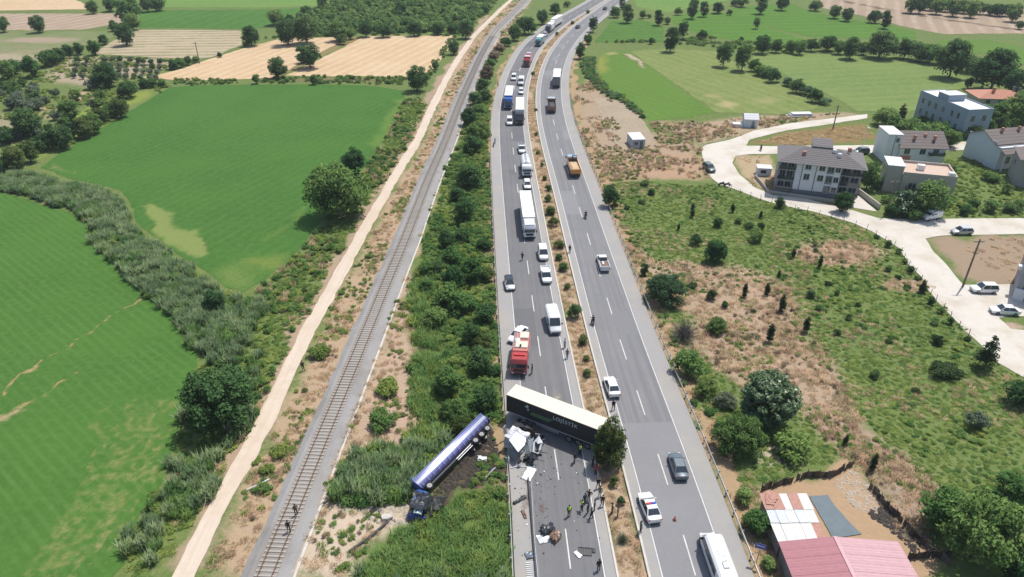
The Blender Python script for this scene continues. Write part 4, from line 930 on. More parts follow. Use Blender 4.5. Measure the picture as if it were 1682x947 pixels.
for Ln_, hw in ((LC, 6.6), (RC, 6.8), (PATH, 1.45), (RAILC, 2.7)): KEEP_OFF.append((Ln_[::6], hw))
N_COVER = [0]
def cover(name, label, key, polys, dens, s0, s1, keep=0.0, nscale=0.12, hz=1.0, off=None, rows=None, kc=True):
    X, Y = [], []
    for poly in polys:
        A = np.array([p[:2] for p in poly]); lo, hi = A.min(0), A.max(0)
        n = int((hi - lo).prod() * dens)
        x = RNG.uniform(lo[0], hi[0], n); y = RNG.uniform(lo[1], hi[1], n)
        wx = x + (fbm(x, y, .3, 3) - .5) * 3; wy = y + (fbm(x + 50, y + 20, .3, 3) - .5) * 3
        k = inside(wx, wy, poly); X.append(x[k]); Y.append(y[k])
    x = np.concatenate(X); y = np.concatenate(Y)
    if keep > 0: k = fbm(x + 7, y - 3, nscale, 4) > keep; x, y = x[k], y[k]
    for Ln_, hw in KEEP_OFF:
        k = dist_line(x, y, Ln_) > hw; x, y = x[k], y[k]
    for z in (off or []):
        k = ~inside(x, y, z); x, y = x[k], y[k]
    n = len(x); N_COVER[0] += n
    me = bpy.data.meshes.new(name); me.vertices.add(n)
    me.vertices.foreach_set('co', np.stack([x, y, np.zeros(n)], 1).astype(np.float32).ravel())
    s = RNG.uniform(s0, s1, n) * (0.75 + 0.5 * fbm(x, y, .2, 3))
    me.attributes.new('pick', 'INT', 'POINT').data.foreach_set('value', RNG.integers(0, len(PROTO[key]), n).astype(np.int32))
    me.attributes.new('turn', 'FLOAT_VECTOR', 'POINT').data.foreach_set('vector', np.stack([RNG.normal(0, .08, n), RNG.normal(0, .08, n), RNG.uniform(0, 6.28, n)], 1).astype(np.float32).ravel())
    me.attributes.new('size', 'FLOAT_VECTOR', 'POINT').data.foreach_set('vector', np.stack([s, s, s * hz * RNG.uniform(.8, 1.2, n)], 1).astype(np.float32).ravel())
    o = link_mesh(name, me); md = o.modifiers.new('scatter', 'NODES'); md.node_group = scatter_group(key)
    tag(o, label, name.split('_')[-1], kind='stuff'); return o
YARD = Z((1243, 800), (1400, 760), (1432, 795), (1495, 865), (1600, 945), (1600, 990), (1290, 990))
VRP = Z(*VR)
reed_belt = Z((0, 290), (20, 288), (68, 291), (113, 305), (160, 315), (188, 327), (202, 342), (214, 374), (265, 414), (326, 454), (360, 482), (395, 492), (440, 500), (410, 560), (390, 600), (345, 600), (327, 580), (303, 548), (278, 514), (252, 486), (217, 463), (193, 438), (174, 416), (159, 389), (143, 362), (114, 344), (76, 334), (38, 322), (0, 312))
cover('reed_belt', 'tall pale green reeds filling the ditch between the two green fields', 'reed', [reed_belt], 1.5, 1.1, 2.0)
cover('ditch_scrub', 'blue-green scrub clumps standing in the reed ditch', 'bluish', [reed_belt], .5, 1.2, 2.4, .44, .2)
cover('ditch_brush', 'brown dead brush in the reed ditch', 'brown', [reed_belt], .3, 1.0, 2.0, .56, .15)
cover('bramble_undergrowth', 'tangled green undergrowth along the reed ditch and the dirt path', 'deep', [reed_belt], 0.35, 1.2, 2.4, 0.46)
pathside = Z((665, 165), (690, 160), (700, 180), (672, 232), (600, 345), (540, 450), (480, 550), (415, 690), (345, 805), (280, 930), (250, 990), (170, 990), (210, 920), (222, 870), (250, 818), (275, 780), (290, 730), (302, 680), (318, 625), (330, 595), (395, 500), (440, 462), (475, 430), (500, 405), (530, 365), (575, 312), (610, 265), (640, 215))
cover('weed_verge', 'rough green weeds and grass between the fields and the dirt path', 'weed', [pathside], 1.6, .7, 1.6, hz=.7)
cover('bramble_undergrowth', 'deep green scrub between the nearest field and the dirt path', 'deep', [pathside], 0.4, 1.0, 2.0, 0.5)
cover('reed_patch', 'pale reeds and tall grass beside the dirt path', 'reed', [Z((300, 690), (380, 620), (440, 560), (400, 720), (330, 830), (250, 947), (190, 947), (260, 810))], 0.9, 1.2, 2.0, 0.45)
cover('dry_brush', 'brown dry brush mixed into the weeds beside the path', 'brown', [pathside], 0.4, .8, 1.6, 0.55)
thicket = Z((812, 160), (802, 240), (806, 320), (812, 420), (820, 540), (822, 640), (818, 690), (760, 690), (740, 720), (700, 760), (660, 760), (690, 690), (680, 640), (690, 560), (670, 500), (690, 440), (705, 370), (735, 290), (755, 220), (790, 150))
grassy = Z((690, 440), (715, 440), (705, 500), (730, 560), (715, 640), (745, 690), (720, 730), (690, 760), (655, 762), (690, 690), (680, 640), (690, 560), (668, 500))
cover('tall_grass', 'bright tall grass along the railway side of the thicket', 'grass', [grassy], 2.2, .9, 1.7)
cover('thicket_undergrowth', 'dense green undergrowth between the railway and the highway', 'deep', [thicket], 1.1, 1.0, 2.0, .4, .12, off=[grassy])
cover('thicket_weeds', 'bright weeds in gaps of the thicket beside the highway', 'weed', [thicket], 1.7, .8, 1.6, hz=.8)
reed_r = Z((575, 770), (600, 745), (660, 740), (700, 735), (740, 720), (720, 770), (690, 800), (680, 815), (600, 830), (560, 835), (550, 800))
cover('reed_patch', 'deep green reeds left of the overturned blue trailer', 'deep', [reed_r], 2.2, 1.4, 2.3)
cover('reed_patch', 'arching reeds left of the overturned blue trailer', 'reed', [reed_r], 1.2, 1.5, 2.2)
bank = Z((830, 815), (838, 850), (848, 990), (560, 990), (600, 925), (650, 885), (690, 862), (730, 845), (770, 805), (800, 806))
cover('grass_bank', 'tall bright green grass bank at the bottom edge beside the highway', 'grass', [bank], 2.6, .9, 1.7)
cover('reed_patch', 'long green reeds on the bank at the bottom edge', 'reed', [bank], .8, .9, 1.5, 0.52)
strips = [Z((840, 0), (870, 0), (805, 105), (745, 235), (662, 460), (700, 440), (690, 540), (690, 660), (640, 745), (585, 800), (545, 840), (640, 850), (560, 947), (475, 947), (330, 947), (400, 800), (455, 700), (565, 470), (695, 238), (745, 130), (780, 70))]
cover('dry_grass', 'straw-coloured dry grass tufts along the railway', 'dry', strips, 1.3, .5, 1.1, 0.42, .15)
cover('verge_weeds', 'scattered green weeds along the railway', 'weed', strips, .9, .5, 1.3, 0.53, .1)
cover('verge_brush', 'brown brush along the railway', 'brown', strips, .4, .5, 1.0, 0.5, .2)
cover('spill_weeds', 'torn green weeds at the margin of the spilled soil', 'deep', [Z((815, 720), (832, 760), (838, 805), (790, 803), (760, 800), (785, 770), (800, 740))], 1.5, .6, 1.4, .45, .3)
median = [MEDIAN] if True else [Z((1000, 2), (960, 22), (925, 45), (885, 100), (868, 170), (890, 300), (925, 430), (960, 560), (1010, 760), (1060, 947), (1015, 947), (995, 850), (950, 650), (915, 460), (882, 300), (864, 200), (866, 160), (880, 96), (910, 55), (950, 24), (990, 2))]
KO = KEEP_OFF[:]; KEEP_OFF[:] = [(LC[::6], 5.1), (RC[::6], 5.1)]
cover('median_dry_grass', 'dry straw grass covering the median between the carriageways', 'dry', median, 2.6, .5, 1.0, 0.34)
KEEP_OFF[:] = KO
lrail = [Z((802, 150), (814, 150), (806, 260), (812, 380), (820, 540), (822, 680), (806, 640), (800, 540), (790, 380), (788, 260))]
cover('roadside_dry_grass', 'dry grass strip beside the guard rail of the thicket', 'dry', lrail, 1.8, .5, 1.1, 0.36)
scrub = Z((990, 300), (1020, 300), (1060, 298), (1180, 304), (1210, 313), (1274, 337), (1338, 350), (1396, 366), (1430, 381), (1478, 411), (1492, 435), (1514, 457), (1536, 494), (1585, 545), (1640, 599), (1720, 640), (1720, 830), (1560, 850), (1500, 830), (1440, 770), (1390, 745), (1330, 770), (1250, 800), (1220, 810), (1180, 720), (1110, 560), (1050, 430), (1005, 340))
dry_s = [p[1] for p in ground_patches if p[0] == 'poly' and p[3] == (0.370, 0.278, 0.198)]
dry_more = [blob(1375, 415, 70, 20), blob(1490, 470, 46, 11), Z((1380, 650), (1450, 720), (1560, 850), (1500, 900), (1420, 780), (1360, 700))]
cover('scrub_weeds', 'green weeds and low scrub covering the open land beside the village road', 'weed', [scrub], 2.8, .45, 1.0, 0.0, off=dry_s + dry_more, hz=.45)
cover('scrub_deep_weeds', 'darker green weeds dotted through the scrubland', 'deep', [scrub], .35, .6, 1.3, 0.52, .1, hz=.6)
cover('scrub_dry_grass', 'straw and brown grass patches in the scrubland', 'dry', dry_s + dry_more, 1.5, .6, 1.2, 0.3)
cover('scrub_brown_brush', 'brown brush in the dry patches of the scrubland', 'brown', dry_s + dry_more, .55, .6, 1.3, 0.45)
cover('dry_patch_weeds', 'green weeds dotted over the dry patches of the scrubland', 'weed', dry_s, 1.1, .45, 1.1, 0.5, .16)
cover('scrub_straw', 'straw tufts dotted through the green scrubland', 'dry', [scrub], .9, .5, 1.0, 0.55, .12)
rstrip = [Z((1000, 330), (1015, 330), (1060, 420), (1090, 510), (1150, 620), (1200, 730), (1250, 800), (1262, 860), (1290, 960), (1250, 960), (1170, 760), (1085, 550), (1040, 420))]
cover('roadside_dry_grass', 'dry grass strip along the guard rail on the village side', 'dry', rstrip, 1.4, .5, 1.1, 0.36)
cover('roadside_weeds', 'green weeds along the guard rail on the village side', 'deep', rstrip, .5, .7, 1.5, 0.48)
rough = [Z((940, 150), (985, 120), (1000, 160), (1024, 248), (1075, 240), (1150, 240), (1160, 292), (1000, 297), (985, 300), (950, 220)), Z((1070, 202), (1150, 200), (1240, 192), (1300, 188), (1390, 186), (1300, 200), (1200, 226), (1150, 238), (1080, 235))]
cover('rough_dry_grass', 'brown and straw rough ground beside the far highway bend', 'brown', rough, .9, .7, 1.5, 0.42)
cover('rough_weeds', 'green weeds on the rough ground beside the far highway bend', 'weed', rough, .5, .7, 1.5, 0.5)
hedge_l = Z((955, 95), (978, 95), (978, 127), (998, 148), (1025, 161), (1052, 181), (1064, 201), (1054, 196), (1022, 169), (992, 155), (968, 134), (956, 115))
cover('reed_hedge', 'blue-green reed hedge curving round the grass field beside the highway', 'bluish', [hedge_l], .9, 1.0, 1.9)
cover('reed_hedge', 'dark undergrowth of the reed hedge beside the highway', 'deep', [hedge_l], .5, 1.3, 2.2, .4)
orch = Z((520, 14), (575, -4), (822, -4), (800, 20), (770, 50), (748, 53), (600, 55), (560, 60), (465, 60), (490, 40))
cover('orchard', 'dense far orchard of small green fruit trees', 'orch', [orch], .09, 3.0, 5.0)
cover('orchard_floor', 'green weeds under the far orchard', 'weed', [orch], .1, 1.5, 3.0)
cover('boundary_weeds', 'dark weedy strip between the middle green field and the straw fields', 'deep', [Z((285, 131), (440, 130), (520, 126), (668, 128), (660, 140), (600, 137), (420, 136), (290, 140))], .6, 1.0, 2.2, .36)
cover('boundary_weeds', 'hedge bank at the top of the right-hand meadows', 'deep', [Z((980, 70), (1090, 70), (1180, 80), (1236, 84), (1300, 86), (1300, 72), (1234, 70), (1166, 61), (1100, 66))], .4, 1.2, 2.5, .4)
cover('boundary_weeds', 'weedy edge between the straw fields and the orchard', 'deep', [Z((400, 70), (462, 58), (600, 54), (750, 52), (770, 45), (750, 60), (735, 85), (715, 120), (690, 150), (705, 115), (740, 60), (600, 58), (462, 62), (400, 78))], .35, 1.2, 2.4, .4)
cover('hedge_bank', 'dark hedge undergrowth above the far meadow', 'deep', [Z((1295, 76), (1400, 82), (1460, 84), (1530, 98), (1600, 118), (1600, 108), (1530, 86), (1460, 74), (1400, 72), (1295, 70))], .35, 1.6, 3.0, .3)
cover('grove_weeds', 'green weeds between the olive trees', 'weed', [Z((0, 120), (60, 105), (150, 90), (270, 97), (300, 108), (230, 128), (280, 142), (135, 229), (68, 274), (0, 280))], .35, 1.0, 2.2, .45)
cover('garden_grass', 'garden grass and vegetables among the village houses', 'weed', [Z((1545, 262), (1600, 262), (1660, 300), (1700, 330), (1700, 357), (1460, 357), (1450, 345), (1500, 330), (1560, 320))], .9, .6, 1.4)
many([(1440, 388, 12), (1460, 399, 12), (1477, 412, 14), (1486, 428, 13), (1497, 442, 15), (1508, 456, 14), (1518, 473, 15), (1530, 493, 14), (1546, 510, 14), (1562, 526, 13), (1590, 556, 14)], ['bush', 'low', 'round'], ['dark', 'mid', 'cyp'], 'bush along the field fence beside the village road', 'bushes along the field fence', order=('x', 'counted from the left'))
cover('house_shrubbery', 'dense green shrubbery between the blue-grey building and the gabled house', 'deep', [Z((1478, 200), (1510, 196), (1560, 214), (1590, 228), (1580, 236), (1530, 234), (1500, 228))], .28, 2.4, 4.2, .3)
cover('house_shrubbery', 'leafy shrubbery at the right edge behind the pale house', 'deep', [Z((1612, 185), (1700, 170), (1700, 210), (1630, 206))], .25, 2.4, 4.5, .3)
cover('house_shrubbery', 'dark shrubs along the wall of the beige house', 'deep', [Z((1447, 322), (1480, 332), (1560, 318), (1600, 345), (1600, 356), (1456, 356))], .3, 1.6, 2.8, .4)
cover('plot_grass', 'thin grass on the village plots', 'dry', [Z((1225, 232), (1300, 217), (1420, 203), (1440, 225), (1400, 236), (1280, 239)), Z((1205, 258), (1270, 252), (1280, 300), (1265, 318), (1240, 305), (1215, 285)), Z((1525, 392), (1690, 387), (1690, 466), (1590, 463), (1560, 436), (1538, 412))], .5, .6, 1.2, .45)
haze = None
print('cover instances', N_COVER[0], 'plants', len(TREES))
# ================================================================ VEHICLES  (local: +x forward, z up, origin on the ground)
def paint_m(nm, col, coat=0.6, rough=0.35, metal=0.0): return solid('paint_' + nm, col, rough, metal, 0.5, var=0.05, scale=2.0, coat=coat)
M_WHITE = paint_m('white', (0.74, 0.75, 0.75)); M_SILV = paint_m('silver', (0.52, 0.54, 0.56), metal=.3); M_GREY = paint_m('grey', (0.13, 0.16, 0.185), metal=.3)
M_RED = paint_m('red', (0.34, 0.04, 0.035)); M_BLUE = paint_m('blue', (0.04, 0.14, 0.42)); M_DKGR = paint_m('dark', (0.035, 0.038, 0.045)); M_ORNG = paint_m('orange', (0.62, 0.26, 0.05)); M_BROWN = paint_m('brown', (0.20, 0.12, 0.08)); M_LBLUE = paint_m('light_blue', (0.30, 0.42, 0.55)); M_GREEN = paint_m('green_grey', (0.10, 0.14, 0.12)); M_TEAL = paint_m('teal', (0.10, 0.28, 0.32))
M_GLASS = solid('vehicle_glass', (0.035, 0.045, 0.055), 0.06, 0.0, 0.8, var=0.0)
M_TYRE = solid('tyre', (0.022, 0.022, 0.023), 0.85, var=.2)
M_RIM = solid('rim', (0.22, 0.22, 0.225), 0.55, 0.3)
M_BLK = solid('black_plastic', (0.03, 0.03, 0.032), 0.6)
M_LAMP = solid('headlamp', (0.75, 0.77, 0.78), 0.12, 0.1, .8)
M_TAIL = solid('tail_lamp', (0.35, 0.02, 0.015), 0.2, 0.0, .7)
M_CHAS = solid('chassis_steel', (0.06, 0.06, 0.062), 0.7, .3)
M_CANV = solid('canvas_white', (0.78, 0.765, 0.72), 0.75, var=.06, scale=.8)
M_BLKC = solid('black_curtain', (0.016, 0.020, 0.024), 0.55, var=.2)
M_ALU = solid('aluminium', (0.60, 0.61, 0.62), 0.35, .8)
def wheel_meshes(r, w):
    n = 18; prof = [(r * .62, -w / 2), (r * .93, -w / 2), (r, -w * .3), (r, w * .3), (r * .93, w / 2), (r * .62, w / 2)]
    t = MB().loft([[(math.cos(a) * q, y, math.sin(a) * q) for q, y in prof] for a in [2 * math.pi * i / n for i in range(n)]], closed=True, cap=False).mesh('wheel', M_TYRE, 40)
    m = MB(); m.cyl((0, -w * .38, 0), (0, w * .38, 0), r * .63, n=14)
    for i in range(5):
        a = 2 * math.pi * i / 5
        for s in (-1, 1): m.box((math.cos(a) * r * .34, s * w * .40, math.sin(a) * r * .34), (r * .5, .03, r * .16), M=Matrix.Rotation(-a, 4, 'Y'))
    m.cyl((0, -w * .42, 0), (0, w * .42, 0), r * .3, n=10, mi=1)
    return t, m.mesh('rim', [M_RIM, M_CHAS])
WH = {'car': wheel_meshes(.33, .22), 'van': wheel_meshes(.37, .24), 'truck': wheel_meshes(.52, .32)}
def wheels(root, spots, kind='car'):
    r = {'car': .33, 'van': .37, 'truck': .52}[kind]
    for x, y in spots:
        w = link_mesh('wheel', WH[kind][0], root, (x, y, r)); link_mesh('rim', WH[kind][1], w)
def body_loft(st, n_top=.80):
    rings = []
    for x, hw, z0, z1 in st:
        h = z1 - z0
        rings.append([(x, -hw * .86, z0), (x, hw * .86, z0), (x, hw * .98, z0 + h * .22), (x, hw, z0 + h * .55), (x, hw * .96, z0 + h * .86), (x, hw * n_top, z1), (x, 0, z1 + .015), (x, -hw * n_top, z1), (x, -hw * .96, z0 + h * .86), (x, -hw, z0 + h * .55), (x, -hw * .98, z0 + h * .22)])
    return MB().loft(rings)
CARS = {  # stations, glasshouse (bottom x0, x1, half width, z | top x0, x1, half width, z)
 'sedan': ([(-2.25, .66, .42, .82), (-2.16, .78, .28, .94), (-1.7, .87, .22, 1.0), (-.9, .9, .2, .98), (0, .9, .2, .96), (.85, .9, .2, .94), (1.35, .89, .2, .88), (1.9, .84, .24, .78), (2.16, .72, .3, .66), (2.24, .6, .38, .56)], (-1.72, 1.08, .80, .93, -1.02, .38, .60, 1.43), 1.35),
 'hatch': ([(-2.05, .70, .40, .95), (-1.98, .80, .28, 1.0), (-1.4, .87, .22, 1.02), (-.6, .88, .2, 1.0), (.3, .88, .2, .97), (1.0, .87, .22, .92), (1.6, .82, .24, .82), (1.92, .70, .3, .68), (2.0, .58, .38, .58)], (-1.95, 1.0, .80, .95, -1.6, .28, .62, 1.50), 1.27),
 'mpv': ([(-2.2, .78, .40, 1.05), (-2.14, .85, .28, 1.12), (-1.4, .90, .22, 1.12), (-.4, .91, .2, 1.10), (.6, .91, .2, 1.08), (1.2, .90, .22, 1.03), (1.8, .85, .26, .94), (2.1, .74, .32, .80), (2.2, .60, .40, .66)], (-2.16, 1.25, .85, 1.05, -2.02, .45, .72, 1.82), 1.38),
 'suv': ([(-2.15, .72, .45, 1.0), (-2.08, .84, .32, 1.06), (-1.4, .91, .28, 1.08), (-.4, .92, .26, 1.06), (.6, .92, .26, 1.03), (1.2, .91, .28, 1.0), (1.8, .86, .32, .92), (2.1, .74, .38, .78), (2.18, .62, .46, .66)], (-2.05, 1.05, .83, 1.0, -1.75, .32, .66, 1.66), 1.32),
}
def car(label, model, paint, px, py, head, name='car', cat='car', roof=None, group=None, z=RZ, glass_roof=False):
    st, (b0, b1, bw, bz, t0, t1, tw, tz), ax = CARS[model]
    p = P(px, py, z + tz * .5)
    c = thing(name, label, cat, (p.x, p.y, z), head, group)
    body_loft(st).build('body', paint, c, smooth=40)
    corners = lambda s: [(b1, s * bw, bz), (t1, s * tw, tz), (t0, s * tw, tz), (b0, s * bw, bz)]
    L_, R_ = corners(1), corners(-1)
    MB().quad([R_[0], L_[0], L_[1], R_[1]], th=.03).build('windshield', M_GLASS, c)
    MB().quad([L_[3], R_[3], R_[2], L_[2]], th=.03).build('rear_window', M_GLASS, c)
    for s, Q in ((1, L_), (-1, R_)):
        q = [Q[0], Q[1], Q[2], Q[3]]; q = q if s > 0 else q[::-1]
        MB().quad(q, th=.03).build('side_window', M_GLASS, c)
    r = MB(); e = .03
    r.loft([[(t0 - e, -tw - e, tz - .01), (t1 + e, -tw - e, tz - .01), (t1 + e, tw + e, tz - .01), (t0 - e, tw + e, tz - .01)], [(t0, -tw * .9, tz + .05), (t1 - .05, -tw * .9, tz + .05), (t1 - .05, tw * .9, tz + .05), (t0, tw * .9, tz + .05)]])
    r.build('roof', roof or paint, c)
    pl_ = MB()
    for Q in (L_, R_):
        pl_.tube([Q[0], Q[1]], .045, 5); pl_.tube([Q[3], Q[2]], .06, 5)
        m0 = Vector(Q[0]).lerp(Vector(Q[3]), .48); m1 = Vector(Q[1]).lerp(Vector(Q[2]), .45); pl_.tube([m0, m1], .045, 5)
    pl_.build('pillars', paint, c)
    fx, fz, rx, rz_, hw = st[-2][0], st[-2][3], st[1][0], st[1][3], st[-2][1]
    for s in (-1, 1):
        MB().box((fx - .05, s * hw * .80, fz - .06), (.22, .34, .14), ch=.04).build('headlight', M_LAMP, c)
        MB().box((rx + .02, s * st[1][1] * .82, rz_ - .12), (.16, .28, .16), ch=.03).build('tail_light', M_TAIL, c)
        MB().box((b1 - .28, s * (bw + .14), bz + .10), (.14, .22, .14), ch=.04).build('mirror', paint, c)
    MB().box((rx - .06, 0, .42), (.10, 1.2, .16), ch=.03).build('bumper', M_BLK, c)
    MB().box((fx + .04, 0, .42), (.10, 1.1, .18), ch=.03).build('grille', M_BLK, c)
    wheels(c, [(ax, .80), (ax, -.80), (-ax, .80), (-ax, -.80)])
    return c
def rr(x, hw, z0, z1, c):
    return [(x, -hw + c, z0), (x, hw - c, z0), (x, hw, z0 + c), (x, hw, z1 - c), (x, hw - c, z1), (x, -hw + c, z1), (x, -hw, z1 - c), (x, -hw, z0 + c)]
def van(label, px, py, head, L=5.6, H=2.35, paint=None, windows=False, name='van', cat='van', hatches=False, group=None, z=RZ):
    paint = paint or M_WHITE
    p = P(px, py, z + H * .5); c = thing(name, label, cat, (p.x, p.y, z), head, group); h = L / 2
    st = [(-h, .88, .42, H - .18, .2), (-h + .12, .98, .34, H - .04, .22), (-h + .8, 1.0, .3, H, .24), (h - 2.2, 1.0, .3, H, .24), (h - 1.75, .98, .3, H - .06, .24), (h - .85, .95, .3, 1.34, .16), (h - .25, .90, .32, 1.06, .14), (h - .04, .80, .36, .86, .12), (h, .7, .42, .72, .1)]
    MB().loft([rr(*s) for s in st]).build('body', paint, c, smooth=35)
    MB().quad([(h - .82, -.86, 1.40), (h - .82, .86, 1.40), (h - 1.66, .80, H - .16), (h - 1.66, -.80, H - .16)], th=.03).build('windshield', M_GLASS, c)
    for s in (-1, 1):
        q = [(h - 1.0, s * .985, 1.35), (h - 1.72, s * 1.005, H - .38), (h - 2.5, s * 1.012, H - .38), (h - 2.5, s * 1.012, 1.32)]
        MB().quad(q if s > 0 else q[::-1], th=.02).build('side_window', M_GLASS, c)
        if windows:
            k = int((L - 3.0) / 1.15)
            for i in range(k):
                x1 = h - 2.62 - i * 1.15; q = [(x1, s * 1.012, 1.30), (x1, s * 1.012, H - .38), (x1 - 1.05, s * 1.012, H - .38), (x1 - 1.05, s * 1.012, 1.30)]
                MB().quad(q if s > 0 else q[::-1], th=.02).build('side_window', M_GLASS, c)
        MB().box((h - .12, s * .66, .84), (.2, .34, .2), ch=.05).build('headlight', M_LAMP, c)
        MB().box((-h + .02, s * .84, 1.1), (.1, .16, .5), ch=.03).build('tail_light', M_TAIL, c)
        MB().box((h - 1.25, s * 1.14, 1.45), (.12, .26, .3), ch=.05).build('mirror', M_BLK, c)
    MB().quad([(-h - .01, .78, 1.35), (-h - .01, -.78, 1.35), (-h + .03, -.74, H - .35), (-h + .03, .74, H - .35)], th=.02).build('rear_window', M_GLASS, c)
    MB().box((h - .01, 0, .55), (.1, 1.4, .26), ch=.04).build('bumper', M_BLK, c)
    if hatches:
        MB().box((-.55, -.05, H + .03), (.95, .72, .07), ch=.03).build('roof_hatch', M_SILV, c)
        MB().box((-2.15, -.05, H + .07), (.80, .62, .16), ch=.05).build('air_conditioner', M_SILV, c)
        MB().box((-1.75, -.05, H + .15), (.1, .5, .03)).build('vent', M_BLK, c)
    wheels(c, [(h - .95, .84), (h - .95, -.84), (-h + 1.2, .84), (-h + 1.2, -.84)], 'van')
    return c
def cab_parts(c, x, paint, L=2.1, H=3.0, W=2.4, z0=.75, roof=None):
    """truck cab with its nose at x"""
    st = [(x - L, W / 2 - .02, z0, H - .08, .12), (x - L + .1, W / 2, z0, H, .16), (x - .55, W / 2, z0, H, .2), (x - .18, W / 2 - .03, z0, H - .55, .16), (x, W / 2 - .10, z0 - .1, 1.7, .14), (x + .02, W / 2 - .14, z0 - .2, 1.2, .12)]
    MB().loft([rr(*s) for s in st]).build('cab', paint, c, smooth=35)
    MB().quad([(x + .02, -W / 2 + .16, 1.72), (x + .02, W / 2 - .16, 1.72), (x - .20, W / 2 - .2, H - .50), (x - .20, -W / 2 + .2, H - .50)], th=.03).build('windshield', M_GLASS, c)
    MB().box((x + .02, 0, 1.3), (.06, W * .62, .5), ch=.02).build('grille', M_BLK, c)
    MB().box((x + .02, 0, .68), (.22, W - .06, .34), ch=.06).build('bumper', M_BLK, c)
    for s in (-1, 1):
        q = [(x - .30, s * (W / 2 + .006), 1.72), (x - .46, s * (W / 2 + .006), H - .5), (x - 1.3, s * (W / 2 + .006), H - .5), (x - 1.3, s * (W / 2 + .006), 1.72)]
        MB().quad(q if s > 0 else q[::-1], th=.02).build('side_window', M_GLASS, c)
        MB().box((x + .06, s * (W / 2 - .34), .82), (.12, .4, .2), ch=.04).build('headlight', M_LAMP, c)
        MB().box((x + .02, s * (W / 2 + .18), 2.0), (.14, .2, .6), ch=.05).build('mirror', M_BLK, c)
    if roof == 'deflector': MB().loft([[(x - 1.9, -1.1, H - .02), (x - 1.9, 1.1, H - .02), (x - 1.9, 1.0, H + .7), (x - 1.9, -1.0, H + .7)], [(x - .5, -1.0, H - .02), (x - .5, 1.0, H - .02), (x - .5, .9, H + .06), (x - .5, -.9, H + .06)]]).build('roof_deflector', paint, c)
def chassis(c, x0, x1, axles, track=1.02, hw=.45):
    MB().box(((x0 + x1) / 2, 0, .82), (x1 - x0, hw * 2, .26)).build('chassis', M_CHAS, c)
    wheels(c, [(a, s * track) for a in axles for s in (-1, 1)], 'truck')
def box_body(c, x0, x1, z0, z1, mat, roof, W=2.5, nm='box_body', roof_nm='box_roof'):
    MB().box(((x0 + x1) / 2, 0, (z0 + z1) / 2), (x1 - x0, W, z1 - z0), ch=.04).build(nm, mat, c)
    r = MB(); r.box(((x0 + x1) / 2, 0, z1 + .02), (x1 - x0 - .06, W - .06, .05), ch=.015)
    k = int((x1 - x0) / 1.2)
    for i in range(1, k): r.box((x0 + (x1 - x0) * i / k, 0, z1 + .05), (.05, W - .1, .02))
    r.build(roof_nm, roof, c)
    for s in (-1, 1): MB().box(((x0 + x1) / 2, s * (W / 2 + .01), z0 + .06), (x1 - x0 - .1, .03, .12)).build('side_rail', M_ALU, c)
    MB().box((x0 - .012, 0, (z0 + z1) / 2), (.02, .04, z1 - z0 - .2)).build('door_seam', M_BLK, c)
def truck(label, px, py, head, cab, boxm, roof, Lc=2.1, Lb=7.0, Hb=3.6, Hc=2.9, name='truck', cat='truck', extra=None, group=None, deflector=True):
    p = P(px, py, RZ + Hb * .5); L = Lc + .35 + Lb; h = L / 2
    c = thing(name, label, cat, (p.x, p.y, RZ), head, group)
    cab_parts(c, h, cab, Lc, Hc, roof='deflector' if deflector else None)
    ax = [h - 1.1, -h + 1.3] + ([-h + 2.55] if Lb > 6 else []) + ([-h + 3.8, h - 4.2] if Lb > 10 else [])
    chassis(c, -h + .2, h - .6, ax)
    if boxm is not None: box_body(c, -h, h - Lc - .35, 1.05, Hb, boxm, roof)
    for s in (-1, 1):
        MB().box((-h - .02, s * .95, .95), (.06, .4, .18)).build('tail_light', M_TAIL, c)
        MB().cyl((h - Lc - 1.6, s * .85, .78), (h - Lc - .6, s * .85, .78), .3, n=12).build('fuel_tank', M_ALU, c)
    if extra: extra(c, h)
    return c
HL = lambda px, py, d=0.0: at_px(LC, px, py) + math.pi + d     # towards the viewer
HR = lambda px, py, d=0.0: at_px(RC, px, py) + d               # away from the viewer

# ---- queue on the left carriageway, far to near
truck('white box truck, farthest of the waiting queue on the far highway bend', 913, 35, HL(913, 35), M_WHITE, M_WHITE, M_CANV, Lb=12, Hb=3.9)
car('small silver car just behind the teal-fronted truck in the far queue', 'suv', M_SILV, 895, 56, HL(898, 53))
truck('teal-fronted truck with white roof in the far queue on the bend', 887, 66, HL(887, 66), M_TEAL, M_TEAL, M_CANV, Lb=6.5, Hb=3.5)
truck('dark-fronted truck between the farthest white truck and the teal-fronted one', 903, 45, HL(903, 45), M_GREY, M_WHITE, M_CANV, Lb=5.5, Hb=3.2)
def red_extra(c, h):
    MB().box((h - 3.4, 0, 3.45), (1.4, 2.2, .2), ch=.05).build('roof_box', M_WHITE, c); MB().box((-h + 1.5, 0, 3.45), (2.2, 1.6, .25), ch=.06).build('equipment_box', M_SILV, c)
truck('far red fire truck with white roof band in the waiting queue', 867, 98, HL(867, 98), M_RED, M_RED, M_RED, Lb=8.0, Hb=3.3, name='fire_truck', cat='fire truck', extra=red_extra, deflector=False)
car('white car beside the dark-windscreened white van in the far queue', 'mpv', M_WHITE, 844, 126, HL(844, 126))
van('white van with dark windscreen behind the two side-by-side trucks', 856, 132, HL(856, 132), L=5.4)
truck('blue truck with white roof in the outer lane of the far queue', 836, 160, HL(836, 160), M_BLUE, M_BLUE, M_CANV, Lb=11.5, Hb=3.9, Hc=3.5, deflector=False)
car('white car directly in front of the blue truck', 'mpv', M_WHITE, 837, 198, HL(836, 196))
car('white car directly behind the white box truck next to the blue truck', 'hatch', M_WHITE, 856, 149, HL(854, 151))
